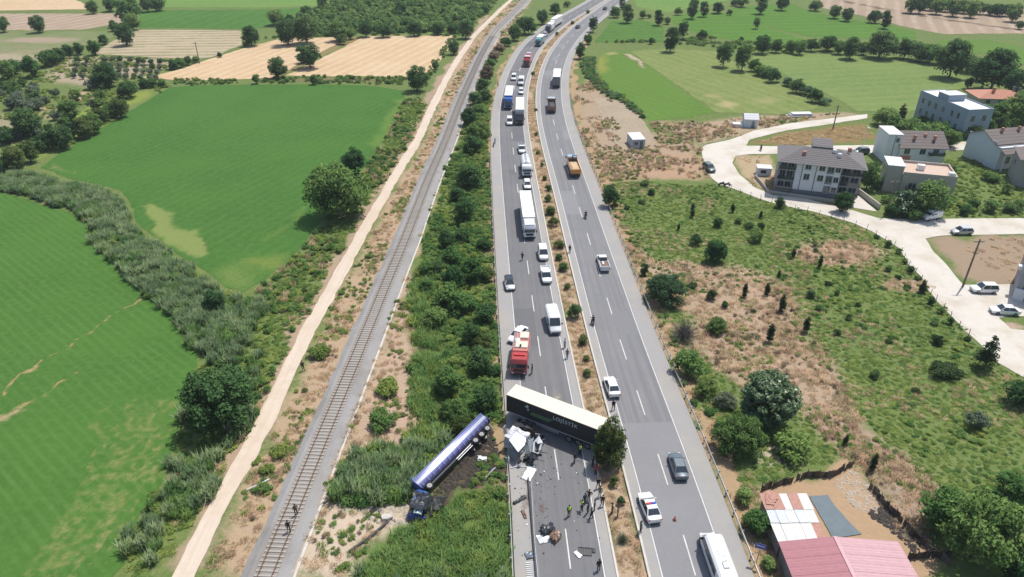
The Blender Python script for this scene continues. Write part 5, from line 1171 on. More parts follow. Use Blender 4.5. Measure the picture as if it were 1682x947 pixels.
truck('white box truck with dark front standing beside the blue truck', 854, 182, HL(854, 182), M_DKGR, M_WHITE, M_CANV, Lb=13.0, Hb=4.0, Hc=3.3, deflector=False)
# pickup
def pickup(label, px, py, head, paint, bedm, name='pickup_truck', z=RZ, rack=False, long=False):
    p = P(px, py, z + .85); c = thing(name, label, 'pickup', (p.x, p.y, z), head)
    Lb = 3.0 if long else 2.2; k = -2.5 if not long else -3.2
    st = [(k, .86, .5, .98), (k + .1, .90, .4, 1.0), (-.3, .91, .32, 1.0), (.9, .91, .3, 1.02), (1.5, .90, .3, 1.0), (2.1, .85, .34, .92), (2.42, .74, .4, .80), (2.5, .62, .46, .68)]
    body_loft(st).build('body', paint, c, smooth=40)
    b0, b1, t0, t1, bw, tw, bz, tz = -.35, 1.45, -.15, .75, .82, .66, 1.0, 1.68
    for nm, q in (('windshield', [(b1, -bw, bz), (b1, bw, bz), (t1, tw, tz), (t1, -tw, tz)]), ('rear_window', [(b0, bw, bz), (b0, -bw, bz), (t0, -tw, tz), (t0, tw, tz)]), ('side_window', [(b1, bw, bz), (b0, bw, bz), (t0, tw, tz), (t1, tw, tz)]), ('side_window', [(b0, -bw, bz), (b1, -bw, bz), (t1, -tw, tz), (t0, -tw, tz)])):
        MB().quad(q, th=.03).build(nm, M_GLASS, c)
    MB().box(((t0 + t1) / 2, 0, tz + .03), (t1 - t0 + .12, tw * 2 + .1, .09), ch=.03).build('roof', paint, c)
    x0, x1 = k + .05, -.5
    MB().box(((x0 + x1) / 2, 0, 1.02), (x1 - x0 - .1, 1.5, .05)).build('bed_floor', bedm, c)
    for s in (-1, 1): MB().box(((x0 + x1) / 2, s * .84, 1.16), (x1 - x0, .12, .36), ch=.03).build('bed_side', paint, c)
    MB().box((x0, 0, 1.16), (.1, 1.6, .36), ch=.03).build('tailgate', paint, c)
    if rack:
        MB().box((x1 - .9, .15, 1.14), (1.0, .35, .2), ch=.04).build('cargo_box', M_WHITE, c)
        MB().box((x0 + .35, -.3, 1.16), (.5, .6, .24), ch=.04).build('cargo_crate', M_BROWN, c)
    for s in (-1, 1):
        MB().box((2.36, s * .62, .80), (.2, .34, .16), ch=.04).build('headlight', M_LAMP, c)
        MB().box((k + .02, s * .82, .86), (.08, .14, .24)).build('tail_light', M_TAIL, c)
    wheels(c, [(1.55, .82), (1.55, -.82), (k + .95, .82), (k + .95, -.82)])
    return c
pickup('white pickup right behind the white tanker truck in the queue', 857, 243, HL(857, 243), M_WHITE, M_BLK)
def tank_extra(c, h):
    mb = MB(); x0, x1 = -h + .1, h - 2.6
    mb.loft([[(x, math.cos(a) * ry, 2.15 + math.sin(a) * rz) for a in [2 * math.pi * i / 16 for i in range(16)]] for x, ry, rz in ((x0, .7, .6), (x0 + .15, 1.15, 1.0), (x1 - .15, 1.15, 1.0), (x1, .7, .6))])
    mb.build('tank', M_WHITE, c, smooth=40)
    MB().box(((x0 + x1) / 2, 0, 3.18), (x1 - x0 - .6, .5, .08)).build('walkway', M_SILV, c)
    MB().box((x0 + 1.6, .5, 2.98), (.7, .5, .12), rz=.1).build('hazard_panel', M_RED, c)
    for i in range(3): MB().cyl((x0 + 1 + i * 1.6, 0, 3.2), (x0 + 1 + i * 1.6, 0, 3.36), .26).build('hatch', M_SILV, c)
truck('white tanker truck with a red panel, behind the long white lorry', 864, 271, HL(864, 271), M_WHITE, None, None, Lb=6.6, Hb=3.3, name='tanker_truck', extra=tank_extra, deflector=False)
car('white car between the tanker truck and the long white lorry', 'hatch', M_WHITE, 866, 302, HL(866, 302))
truck('long white articulated lorry with blue-grey cab front in the queue', 866, 352, HL(866, 352), M_WHITE, M_WHITE, M_CANV, Lb=13.6, Hb=4.0, Hc=3.2, name='articulated_lorry', cat='lorry')
car('white estate car right in front of the long white lorry', 'mpv', M_WHITE, 892, 414, HL(892, 414))
pickup('white pickup, second vehicle in front of the long white lorry', 897, 450, HL(897, 450), M_WHITE, M_WHITE)
car('silver hatchback with dark sunroof parked on the shoulder by the thicket', 'hatch', M_SILV, 837, 464, HL(837, 464, .05), roof=M_GLASS)
van('white panel van stopped by the median, nearest to the crash on its side', 909, 524, HL(909, 524, .05), L=5.9, H=2.5)
car('white patrol car parked at an angle behind the near fire truck', 'sedan', M_WHITE, 851, 548, HL(851, 548, -.55), name='police_car', cat='police car')
# near fire truck
def fire_truck():
    p = P(855, 581, RZ + 1.5); hd = HL(855, 581, -.14)
    c = thing('fire_truck', 'red and cream fire truck stopped just short of the jackknifed trailer', 'fire truck', (p.x, p.y, RZ), hd)
    h = 3.8; cab_parts(c, h, M_RED, 2.5, 2.85, 2.45)
    chassis(c, -h + .2, h - .6, [h - 1.2, -h + 1.6])
    M_CREAM = solid('cream_paint', (0.62, 0.55, 0.45), .5, var=.1); M_PINK = solid('faded_red', (0.45, 0.17, 0.15), .55, var=.15)
    MB().box((-1.35, 0, 1.85), (4.9, 2.45, 1.7), ch=.08).build('body', M_RED, c)
    MB().box((-1.4, 0, 2.74), (4.7, 2.25, .1), ch=.03).build('roof_deck', M_PINK, c)
    MB().box((-2.9, .35, 2.92), (1.7, 1.4, .32), ch=.08).build('equipment_box', M_CREAM, c)
    MB().box((-.5, .1, 2.88), (1.6, 1.9, .2), ch=.06).build('equipment_box', M_CREAM, c)
    MB().box((-1.7, -.6, 2.86), (.9, .8, .18), ch=.05).build('locker', M_WHITE, c)
    MB().cyl((.1, .0, 2.95), (.1, .0, 3.3), .14).build('water_monitor', M_CHAS, c)
    for s in (-1, 1):
        for i in range(3): MB().box((-2.9 + i * 1.5, s * 1.235, 1.85), (1.3, .04, 1.2), ch=.01).build('shutter', M_ALU, c)
        MB().box((-3.81, s * 1.0, 1.3), (.06, .2, .4)).build('tail_light', M_TAIL, c)
    lad = MB()
    for s in (-.22, .22): lad.box((-1.6, -.95 + s, 3.0), (4.2, .05, .08))
    for i in range(12): lad.box((-3.5 + i * .35, -.95, 3.0), (.04, .44, .04))
    lad.build('ladder', M_ALU, c)
    MB().box((2.2, 0, 2.95), (.3, 1.7, .16), ch=.04).build('light_bar', paint_m('beacon_red', (.6, .03, .03)), c)
    return c
fire_truck()
# ---- right carriageway
car('dark car on the far bend, nearer of the two dark cars', 'sedan', M_DKGR, 949, 43, HR(949, 43))
car('dark car farthest away on the far bend of the highway', 'sedan', M_DKGR, 994, 13, HR(994, 13))
truck('white box truck with grey tail driving away on the far bend', 915, 127, HR(915, 127), M_WHITE, M_GREY, M_CANV, Lb=11.5, Hb=3.9)
def dump_extra(boxm, load):
    def f(c, h):
        x0, x1 = -h, h - 2.5
        MB().box(((x0 + x1) / 2, 0, 1.3), (x1 - x0, 2.4, .2)).build('bed_floor', boxm, c)
        for s in (-1, 1): MB().box(((x0 + x1) / 2, s * 1.2, 1.85), (x1 - x0, .1, 1.0), ch=.03).build('bed_side', boxm, c)
        MB().box((x0, 0, 1.85), (.1, 2.4, 1.0), ch=.03).build('tailgate', boxm, c); MB().box((x1, 0, 2.1), (.1, 2.4, 1.5), ch=.03).build('headboard', boxm, c)
        if load: MB().loft([rr(x0 + .15, 1.1, 1.4, 2.0, .3), rr(x0 + 1.2, 1.1, 1.4, 2.35, .5), rr((x0 + x1) / 2, 1.1, 1.4, 2.2, .4), rr(x1 - .2, 1.1, 1.4, 1.9, .3)]).build('load', load, c)
    return f
truck('brown-bodied dump truck driving away behind the white box truck', 906, 172, HR(906, 172), M_SILV, None, None, Lb=6.6, Hb=2.9, name='dump_truck', extra=dump_extra(M_BROWN, M_CHAS), deflector=False)
def crane_extra(c, h):
    dump_extra(M_ORNG, solid('sand_load', (.5, .36, .22), .95))(c, h)
    MB().box((h - 2.7, 0, 1.9), (.5, 1.9, 1.6), ch=.05).build('crane_base', M_CHAS, c)
    MB().tube([(h - 2.7, 0, 2.4), (h - 2.7, 0, 3.5), (h - 2.9, -1.0, 3.4)], [.2, .16, .1], 8).build('crane_arm', M_CHAS, c)
truck('crane lorry with orange load bed and blue-grey cab driving away', 942, 272, HR(942, 272), M_LBLUE, None, None, Lb=7.0, Hb=2.9, name='crane_lorry', extra=crane_extra, deflector=False)
pickup('white flatbed pickup with cargo in its bed driving away on the right carriageway', 990, 428, HR(990, 428), M_WHITE, M_BROWN, rack=True, long=True)
car('white saloon car on the inner lane beside the jackknifed trailer', 'sedan', M_WHITE, 1005, 633, HR(1005, 633, .04))
car('dark grey saloon car in the outer lane above the white minibus', 'sedan', M_GREY, 1114, 763, HR(1114, 763, -.02))
pc = car('white police car with red and blue light bar parked beside the median', 'sedan', M_WHITE, 1067, 831, HR(1067, 831, .10), name='police_car', cat='police car')
MB().box((-.3, .28, 1.56), (.28, .56, .14), ch=.04).build('light_bar_red', paint_m('beacon_red', (.6, .03, .03)), pc)
MB().box((-.3, -.28, 1.56), (.28, .56, .14), ch=.04).build('light_bar_blue', paint_m('beacon', (.03, .08, .5)), pc)

van('white minibus with roof hatches at the bottom edge driving away', 1178, 914, HR(1178, 914, .02), L=7.2, H=2.7, windows=True, name='minibus', cat='minibus', hatches=True)
# ---- village cars
car('greenish dark car turning at the village road junction', 'suv', M_GREEN, 1165, 274, R(-75), z=.06)
car('silver estate car driving on the village road', 'hatch', M_SILV, 1580, 378, R(180), z=.06)
car('white estate car parked beside the leaning utility pole', 'suv', M_WHITE, 1617, 472, R(178), z=.06)
car('white car parked beside the grey building at the right edge', 'sedan', M_WHITE, 1651, 508, R(172), z=.06)
car('dark green car parked behind the apartment block', 'suv', M_GREEN, 1414, 247, R(185), z=.06)
van('white van parked in the shade under the trees of the beige house', 1530, 352, R(200), L=4.4, H=2.0, z=.06)
# ---- motorcycles
def motorbike(label, px, py, head, z=RZ):
    p = P(px, py, z + .6); c = thing('motorcycle', label, 'motorcycle', (p.x, p.y, z), head)
    for x in (.68, -.68):
        w = link_mesh('wheel', WH['car'][0], c, (x, 0, .31)); w.scale = (.93, .5, .93); link_mesh('rim', WH['car'][1], w)
    MB().loft([[(x, -w, z0), (x, w, z0), (x, w, z1), (x, -w, z1)] for x, w, z0, z1 in ((-.75, .08, .62, .72), (-.2, .15, .45, .80), (.25, .16, .42, .95), (.5, .08, .6, .92))]).build('frame', M_DKGR, c)
    MB().tube([(.68, 0, .31), (.45, 0, .95)], .04).build('fork', M_CHAS, c); MB().tube([(.42, -.36, 1.02), (.45, 0, .98), (.42, .36, 1.02)], .025).build('handlebar', M_CHAS, c)
    MB().box((-.25, 0, .83), (.7, .26, .1), ch=.04).build('seat', M_BLK, c)
    return c
BIKES = [motorbike('motorcycle with rider on the right carriageway above the flatbed pickup', 962, 353, HR(962, 353)), motorbike('motorcycle with rider at the median side of the right carriageway', 974, 526, HR(974, 526)),
         motorbike('motorcycle with rider on the village road behind the apartment block', 1250, 243, R(80), .06), motorbike('motorcycle parked at the bend of the village road', 1186, 301, R(10), .06), motorbike('second motorcycle parked at the bend of the village road', 1195, 302, R(20), .06), motorbike('motorcycle stopped on the far shoulder beside the thicket', 811, 236, HL(811, 236))]
# ================================================================ THE CRASH
def crumple(c, d, n=5, amp=.1, mi=0, seed=1, M=None):
    """a dented, buckled box"""
    rng = random.Random(seed); mb = MB(); T = Matrix.Translation(c) @ (M or Matrix())
    grid = {}
    def vert(i, j, k):
        key = (i, j, k)
        if key not in grid:
            p = Vector((d[0] * (i / n - .5), d[1] * (j / n - .5), d[2] * (k / n - .5)))
            p += Vector((rng.uniform(-amp, amp), rng.uniform(-amp, amp), rng.uniform(-amp, amp)))
            grid[key] = len(mb.v); mb.v.append(tuple(T @ p))
        return grid[key]
    for a in range(n):
        for b in range(n):
            for f in (((a, b, 0), (a, b + 1, 0), (a + 1, b + 1, 0), (a + 1, b, 0)), ((a, b, n), (a + 1, b, n), (a + 1, b + 1, n), (a, b + 1, n)), ((a, 0, b), (a + 1, 0, b), (a + 1, 0, b + 1), (a, 0, b + 1)), ((a, n, b), (a, n, b + 1), (a + 1, n, b + 1), (a + 1, n, b)), ((0, a, b), (0, a, b + 1), (0, a + 1, b + 1), (0, a + 1, b)), ((n, a, b), (n, a + 1, b), (n, a + 1, b + 1), (n, a, b + 1))):
                mb.f.append(tuple(vert(*q) for q in f)); mb.m.append(mi)
    return mb
def lettering(txt, size, mat, parent, loc, rot, nm='lettering'):
    cu = bpy.data.curves.new(nm, 'FONT'); cu.body = txt; cu.size = size; cu.extrude = .006; cu.align_x = 'CENTER'; cu.space_character = 1.12
    t_ = bpy.data.objects.new(nm, cu); COL.objects.link(t_); bpy.context.view_layer.update()
    me_ = bpy.data.meshes.new_from_object(t_.evaluated_get(bpy.context.evaluated_depsgraph_get())); bpy.data.objects.remove(t_)
    me_.materials.clear(); me_.materials.append(mat); return link_mesh(nm, me_, parent, loc, rot)
M_LETT = solid('lettering_white', (0.55, 0.57, 0.58), .6); M_LOGO = solid('logo_green', (0.07, 0.13, 0.06), .6)
tr = thing('semi_trailer', 'black curtain-sided trailer with cream roof, jackknifed across the left carriageway', 'trailer', (5.72, 71.42, RZ), R(-31.0))
Lt, Wt, Ht = 13.6, 2.55, 4.0
MB().box((0, 0, 2.62), (Lt, Wt, 2.70), ch=.03).build('curtain_side', M_BLKC, tr)
M_ROOF = solid('trailer_roof', (0.63, 0.59, 0.49), .7, var=.05, scale=.5)
MB().box((0, 0, Ht), (Lt + .02, Wt + .04, .09), ch=.03).build('roof', M_ROOF, tr)
for s in (-1, 1): MB().box((0, s * (Wt / 2 + .01), 1.30), (Lt, .05, .13)).build('side_rail', solid('rail_grey', (.30, .31, .33), .5), tr)
MB().box((0, 0, 1.05), (Lt - .6, 1.0, .28)).build('chassis', M_CHAS, tr)
MB().box((Lt / 2 + .01, 0, 2.62), (.05, 2.4, 2.6), ch=.02).build('rear_door', M_BLKC, tr)
wheels(tr, [(x, s * 1.03) for x in (2.6, 3.9, 5.2) for s in (-1, 1)], 'truck')
for s in (-1, 1):
    MB().box((-.6, s * 1.16, .78), (3.4, .05, .42), ch=.02).build('side_guard', M_ALU, tr)
    MB().box((-3.6, s * .95, .62), (.16, .16, .9)).build('landing_leg', M_CHAS, tr)
    MB().box((Lt / 2, s * 1.05, 1.1), (.06, .4, .16)).build('tail_light', M_TAIL, tr)
# straps along the curtain
for i in range(11): MB().box((-6.0 + i * 1.2, -(Wt / 2 + .012), 1.55), (.05, .02, .42)).build('strap', M_CHAS, tr)
yy = -(Wt / 2 + .014)
lettering('LOJİSTİK', .78, M_LETT, tr, (2.0, yy, 2.92), (R(90), 0, 0))
MB().add([(-4.0, yy, 3.2), (-3.55, yy, 3.1), (-3.35, yy, 3.42), (-3.6, yy, 3.62), (-3.75, yy, 3.36)], [(0, 1, 2, 3, 4)]).add([(-3.58, yy, 2.75), (-3.38, yy, 2.72), (-3.3, yy, 3.02), (-3.5, yy, 3.05)], [(0, 1, 2, 3)]).build('logo', M_LETT, tr)
MB().add([(-3.2, yy, 2.15), (-.4, yy, 2.15), (.3, yy, 2.72), (-2.8, yy, 2.72)], [(0, 1, 2, 3)]).build('printed_panel', M_LOGO, tr)
# --- wrecked white tractor unit
def wreck():
    o = P(862, 738, RZ); c = thing('wrecked_truck_cab', 'crushed white truck cab torn open in front of the black trailer', 'truck wreck', (o.x, o.y, RZ), 0)
    lz = lambda px, py, z: tuple(P(px, py, RZ + z) - Vector((o.x, o.y, RZ)))
    M_GM = solid('bent_grey_metal', (0.22, 0.225, 0.25), .5, .4, var=.3, scale=2); M_DK = solid('torn_dark', (0.03, 0.032, 0.036), .7, .2, var=.4, scale=3)
    crumple((-1.0, .6, .98), (2.5, 2.3, 1.9), 7, .13, seed=3, M=Matrix.Rotation(R(-32), 4, 'Z')).build('crushed_shell', solid('scuffed_white', (.46, .47, .50), .5, .1, var=.3, scale=1.6), c)
    q = [lz(836, 722, 2.2), lz(848, 709, 2.35), lz(864, 719, 2.3), lz(862, 730, 2.1), lz(851, 742, 2.05)]
    ctr = sum((Vector(p) for p in q), Vector()) / 5
    mb = MB(); mb.quad([q[0], q[4], q[3], q[2], q[1]], th=.10); mb.build('roof_panel', M_WHITE, c)
    q = [lz(834, 733, 1.5), lz(850, 746, 1.5), lz(846, 757, .5), lz(831, 748, .4)]
    MB().quad(q[::-1], th=.06).build('windshield_frame', M_GM, c)
    q = [lz(862, 746, .6), lz(868, 726, 2.0), lz(877, 717, 2.0), lz(871, 744, .6)]
    MB().quad(q[::-1], th=.08).build('torn_door', solid('pale_blue_panel', (.42, .47, .52), .45, .2, var=.2), c)
    fr = [lz(877, 727, 1.3), lz(885, 717, 1.9), lz(890, 726, 1.5), lz(884, 745, .5), lz(876, 742, .6)]
    mb = MB(); mb.tube(fr + [fr[0]], .13, 6); mb.quad([lz(880, 723, 1.5), lz(886, 716, 2.0), lz(891, 727, 1.5), lz(884, 729, 1.4)], th=.1); mb.build('door_frame', M_WHITE, c)
    MB().quad([fr[0], fr[3], fr[2]], th=.03).build('broken_glass', M_GLASS, c)
    crumple(lz(858, 703, .7), (2.4, 1.2, 1.1), 5, .18, seed=8).build('engine', M_DK, c)
    crumple(lz(872, 708, .5), (1.1, .9, .8), 4, .14, seed=9).build('gearbox', solid('rusty_metal', (.10, .07, .055), .7, .3, var=.4), c)
    crumple(lz(868, 752, .25), (1.2, .7, .5), 4, .14, seed=10).build('bumper_scrap', M_DK, c)
    for px, py, tilt in ((851, 692, .4), (848, 708, 1.2), (872, 756, .9)):
        w = link_mesh('wheel', WH['truck'][0], c, lz(px, py, .5), (tilt, .3, 1.0)); link_mesh('rim', WH['truck'][1], w)
    q = [lz(826, 702, 2.0), lz(830, 697, 2.1), lz(832, 712, .6), lz(828, 716, .6)]
    MB().quad(q, th=.07).build('side_fairing', M_SILV, c)
    rg = random.Random(5)
    for i in range(13):
        px, py = rg.uniform(834, 892), rg.uniform(712, 762); z_ = rg.uniform(.15, 1.1)
        M3 = Euler((rg.uniform(-1.2, 1.2), rg.uniform(-1.2, 1.2), rg.uniform(0, 3))).to_matrix().to_4x4()
        crumple(lz(px, py, z_), (rg.uniform(.5, 1.3), rg.uniform(.3, .9), .05), 4, .09, seed=50 + i, M=M3).build('torn_sheet', rg.choice((M_WHITE, M_GM, M_DK, M_DK, M_SILV)), c)
    for i in range(7):
        px, py = rg.uniform(832, 890), rg.uniform(705, 760); a_ = Vector(lz(px, py, rg.uniform(.2, 1.2)))
        MB().tube([a_, a_ + Vector((rg.uniform(-.8, .8), rg.uniform(-.8, .8), rg.uniform(-.1, .6))), a_ + Vector((rg.uniform(-1.3, 1.3), rg.uniform(-1.3, 1.3), rg.uniform(-.15, .3)))], .05, 5).build('bent_rod', rg.choice((M_DK, M_GM)), c)
    return c
wreck()
def lying(name, label, cat, mb, mats, px, py, rz, z=RZ, rx=0.0):
    p = P(px, py, z); o = mb.build(name, mats, None, (p.x, p.y, z), (rx, 0, rz)); return tag(o, label, cat)
mb = crumple((0, 0, .14), (1.1, 2.0, .10), 5, .07, seed=21); lying('body_panel_wreck', 'large white body panel lying on the shoulder below the wrecked cab', 'panel', mb, M_WHITE, 869, 779, R(-25), rx=R(4))
mb = MB(); mb.tube([(-1.4, .2, .08), (-.6, .35, .12), (.3, .2, .08), (1.2, -.1, .1)], .07, 5); lying('bent_strip', 'bent white trim strip on the shoulder below the wrecked cab', 'strip', mb, M_WHITE, 858, 769, R(8))
mb = crumple((0, 0, .35), (1.3, 1.0, .7), 5, .14, seed=22); lying('torn_axle_part', 'black torn machine part on the lane, upper of two', 'wreckage', mb, M_DKGR, 900, 872, .4)
mb = crumple((0, 0, .3), (1.2, .9, .6), 5, .14, seed=23); mb.tube([(.3, .2, .3), (.9, .8, .15)], .06); lying('torn_axle_part', 'dark torn machine part on the lane, lower of two', 'wreckage', mb, M_BROWN, 912, 884, 1.0)
mb = crumple((0, 0, .05), (1.9, 1.1, .05), 4, .04, seed=24); lying('metal_sheet', 'pale metal sheet under the torn machine parts', 'sheet', mb, M_SILV, 897, 884, .3)
mb = MB()
for i in range(9): mb.box((0, -.7 + i * .17, .06), (1.0, .05, .05))
for s in (-.5, .5): mb.box((s, 0, .06), (.06, 1.5, .07))
mb.box((.2, -.95, .08), (.6, .35, .12), ch=.03)
lying('radiator_grille', 'dark radiator grille lying flat on the lane', 'grille', mb, M_CHAS, 961, 906, R(85))
mb = crumple((0, 0, .08), (.9, .45, .12), 4, .05, seed=25); lying('white_fragment', 'small white bodywork fragment beside the radiator grille', 'fragment', mb, M_WHITE, 949, 911, R(-50))
mb = crumple((0, 0, .12), (1.7, .35, .2), 5, .08, seed=26); lying('bumper_fragment', 'dark bumper fragment on the shoulder near the guard rail', 'fragment', mb, M_DKGR, 853, 822, R(40))
mb = crumple((0, 0, .1), (1.2, .3, .16), 5, .06, seed=27); lying('trim_fragment', 'brown torn trim strip on the shoulder beside the fallen beam', 'fragment', mb, M_BROWN, 861, 845, R(110))
mb = crumple((0, 0, .1), (.9, .8, .16), 4, .07, seed=28); lying('mudguard_fragment', 'grey crumpled mudguard on the shoulder near the bottom', 'fragment', mb, M_GREY, 870, 912, R(20))
mb = MB()
for i in range(8): mb.box((0, -.9 + i * .25, .05), (1.1, .10, .05))
lying('slatted_step', 'slatted metal step lying on the shoulder at the bottom edge', 'step', mb, M_SILV, 872, 935, R(5))
# fallen guard rail beam along the edge line
t_, n_ = normals(LC); sel = (LC[:, 1] > 46) & (LC[:, 1] < 63.2); Q = (LC + n_ * 3.72)[sel]; N2 = n_[sel]
c0 = Q[len(Q) // 2]; prof = [(-.16, .02), (-.08, .10), (0, .04), (.08, .10), (.16, .02), (.16, .0), (-.16, .0)]
g = thing('fallen_guard_rail', 'torn guard rail beam lying along the left lane line', 'guard rail', (c0[0], c0[1], RZ + .012))
MB().loft([[(q[0] - c0[0] + n[0] * (w - .28 + .1 * math.sin(i * .5)), q[1] - c0[1] + n[1] * (w - .28 + .1 * math.sin(i * .5)), z) for w, z in prof] for i, (q, n) in enumerate(zip(Q[::2], N2[::2]))]).build('beam', M_GALV, g)
MB().loft([[(q[0] - c0[0] + n[0] * w, q[1] - c0[1] + n[1] * w, z) for w, z in ((-.07, 0), (.07, 0), (.07, .42), (-.07, .42))] for q, n in zip(Q[::2], N2[::2])]).build('kerb_block', M_CHAS, g)  # dark strip added to stand for the shadow line beside the beam
# crumbs of glass and plastic
rng = random.Random(4); deb = MB()
for i in range(150):
    a = rng.random(); px = rng.gauss(880, 26) if a < .7 else rng.gauss(930, 30); py = rng.gauss(800, 55) if a < .7 else rng.gauss(770, 60)
    p = P(px, py, RZ)
    if abs(p.x - 4) > 9: continue
    s = rng.uniform(.04, .17); deb.box((p.x, p.y, RZ + s * .3), (s, s * rng.uniform(.4, 1.2), s * .5), mi=rng.choice((0, 0, 0, 1, 2)), rz=rng.uniform(0, 3))
o = deb.build('crash_debris', [M_DKGR, M_WHITE, M_BROWN]); tag(o, 'small broken fragments strewn over the lane and shoulder', 'debris', kind='stuff')
# stains
def stainmat(nm, col):
    m, nt, out = _mat(nm); g_ = nt.nodes.new('ShaderNodeNewGeometry'); at = nt.nodes.new('ShaderNodeAttribute'); at.attribute_name = 'patch'
    f = _ramp(nt, _math(nt, 'ADD', at.outputs['Alpha'], _math(nt, 'MULTIPLY', _math(nt, 'SUBTRACT', _noise(nt, g_.outputs['Position'], 1.1, 5, .7), .5), 1.6)), .35, .95)
    d = _n(nt, 'ShaderNodeBsdfPrincipled', Roughness=.8); d.inputs['Base Color'].default_value = (*col, 1); tr_ = nt.nodes.new('ShaderNodeBsdfTransparent')
    mx = nt.nodes.new('ShaderNodeMixShader'); nt.links.new(_math(nt, 'MULTIPLY', f, .75), mx.inputs[0]); nt.links.new(tr_.outputs[0], mx.inputs[1]); nt.links.new(d.outputs[0], mx.inputs[2]); nt.links.new(mx.outputs[0], out.inputs[0]); return m
for nm, pts, col in (('oil_stain', [(874, 795), (884, 800), (915, 868), (906, 880), (890, 850)], (.17, .095, .075)), ('dust_stain', [(890, 632), (925, 628), (935, 650), (912, 662), (898, 655)], (.42, .38, .30)), ('soil_stain', [(845, 760), (870, 755), (874, 800), (866, 840), (845, 850)], (.16, .12, .09)), ('dust_stain', [(960, 768), (985, 765), (1000, 800), (975, 800)], (.40, .34, .26)), ('oil_stain', [(935, 758), (965, 752), (972, 768), (945, 775)], (.06, .055, .055))):
    pts = [tuple(P(*q, RZ))[:2] for q in pts]
    ring = [((x - sum(p[0] for p in pts) / len(pts)) * .45 + sum(p[0] for p in pts) / len(pts), (y - sum(p[1] for p in pts) / len(pts)) * .45 + sum(p[1] for p in pts) / len(pts)) for x, y in pts]
    sheet(nm, pts, RZ + .016, stainmat('stain_' + nm + str(len(MATS)), col), res=.5, rag=.3, patches=[('poly', ring, 1.3, col, 1.0)], parent=highway_l)
# --- overturned blue tipper in the verge
M_BLMET = solid('blue_metal', (0.20, 0.205, 0.40), .30, .85, .5, var=.06, scale=1.0, coat=.3)
M_BLU2 = solid('tipper_blue', (0.05, 0.075, 0.24), .4, .1, .5, var=.15, coat=.3)
fw = Vector((-.537, -.843, 0)).normalized(); nw = Vector((-.843, .537, 0)).normalized(); up = Vector((0, 0, 1))
roll = R(14)
yv = (up * math.cos(roll) + nw * -math.sin(roll)).normalized(); zv = fw.cross(yv).normalized()
Mrot = Matrix((fw, yv, zv)).transposed()
pm = P(750, 748, 1.3)
tp = thing('tipper_trailer', 'blue half-pipe tipper trailer lying on its side in the verge', 'trailer', (pm.x, pm.y, 1.22), rot=Mrot.to_euler())
hl = 6.9; tp.scale = (1.02, .86, .86); tp.location.z = 1.06
def pipe(x, s=1.0, d=1.6):
    pts = [(x, 1.25 * s, d), (x, 1.26 * s, d * .75), (x, 1.24 * s, d * .45), (x, 1.05 * s, d * .16), (x, .70 * s, .02), (x, .3 * s, -.04)]
    return pts + [(p[0], -p[1], p[2]) for p in pts[::-1]]
mb = MB(); mb.loft([pipe(-hl, .96), pipe(-hl + .05, 1), pipe(hl - .05, 1), pipe(hl, .96)]); 
M_LAV = solid('lavender_metal', (0.19, 0.21, 0.40), .38, .6, .5, var=.12, scale=1.2); M_HILITE = solid('painted_highlight', (0.52, 0.52, 0.58), .34, .5, .5, var=.15, scale=1.5); M_NAVY = solid('purple_navy', (0.10, 0.095, 0.22), .45, .3, .5, var=.2, scale=1.2)
mb.m = [([0, 2, 0, 3, 3, 3, 3, 3, 0, 2, 0, 0][j % 12] if j < 36 else 3) for j in range(len(mb.f))]  # pale band paints the sun's highlight into the tub colour
mb.build('tub', [M_LAV, M_LAV, M_HILITE, M_NAVY], tp, smooth=50)
for i in range(14): MB().box((-hl + .5 + i * .99, 1.215, .70), (.07, .05, 1.5), ch=.02, M=Matrix.Rotation(R(6), 4, 'X')).build('rib', M_LAV, tp)
for s in (-1, 1):
    MB().box((0, s * 1.27, 1.72), (2 * hl + .1, .12, .16), ch=.04).build('top_rail', M_BLU2, tp)
for x in (-hl, hl): MB().box((x, 0, .85), (.09, 2.52, 1.8), ch=.03).build('end_wall', M_BLU2, tp)
MB().box((-.4, 0, -.28), (2 * hl - 1.2, .9, .26)).build('chassis', M_CHAS, tp)
for x in (-5.6, -4.3, -3.0):
    for s in (-1, 1):
        w = link_mesh('wheel', WH['truck'][0], tp, (x, s * 1.02, -.62)); link_mesh('rim', WH['truck'][1], w)
    MB().cyl((x, -.9, -.62), (x, .9, -.62), .1).build('axle', M_CHAS, tp)
for s in (-1, 1):
    MB().box((-.6, s * 1.12, -.55), (3.0, .05, .06)).build('side_guard', M_SILV, tp); MB().box((-.6, s * 1.12, -.85), (3.0, .05, .06)).build('side_guard', M_SILV, tp)
w = link_mesh('wheel', WH['truck'][0], tp, (hl - .9, .95, -.45)); link_mesh('rim', WH['truck'][1], w)
# its cab
pc2 = P(691, 836, .9)
cb = thing('overturned_truck_cab', 'smashed blue truck cab at the front of the overturned tipper trailer', 'truck wreck', (pc2.x, pc2.y, 0.0), R(75))
crumple((.5, 0, 1.1), (2.1, 2.2, 1.9), 6, .15, seed=31, M=Matrix.Rotation(R(80), 4, 'X') @ Matrix.Rotation(R(15), 4, 'Z')).build('crushed_shell', M_DKGR, cb)
crumple((.9, .35, 2.0), (1.3, 1.3, .22), 5, .09, seed=32, M=Matrix.Rotation(R(-14), 4, 'Y')).build('roof_panel', M_BLUE, cb)
crumple((-.75, -.1, 1.55), (.8, .9, .14), 4, .07, seed=33, M=Matrix.Rotation(R(-28), 4, 'Y')).build('windshield', solid('crazed_glass', (.32, .42, .46), .2, 0, .8, var=.3, scale=4), cb)
crumple((-1.0, .1, .6), (.35, 2.2, .7), 5, .10, seed=34).build('bumper', M_BLU2, cb)
crumple((1.2, -1.5, .5), (1.6, 1.3, .9), 5, .20, seed=35).build('engine', M_CHAS, cb)
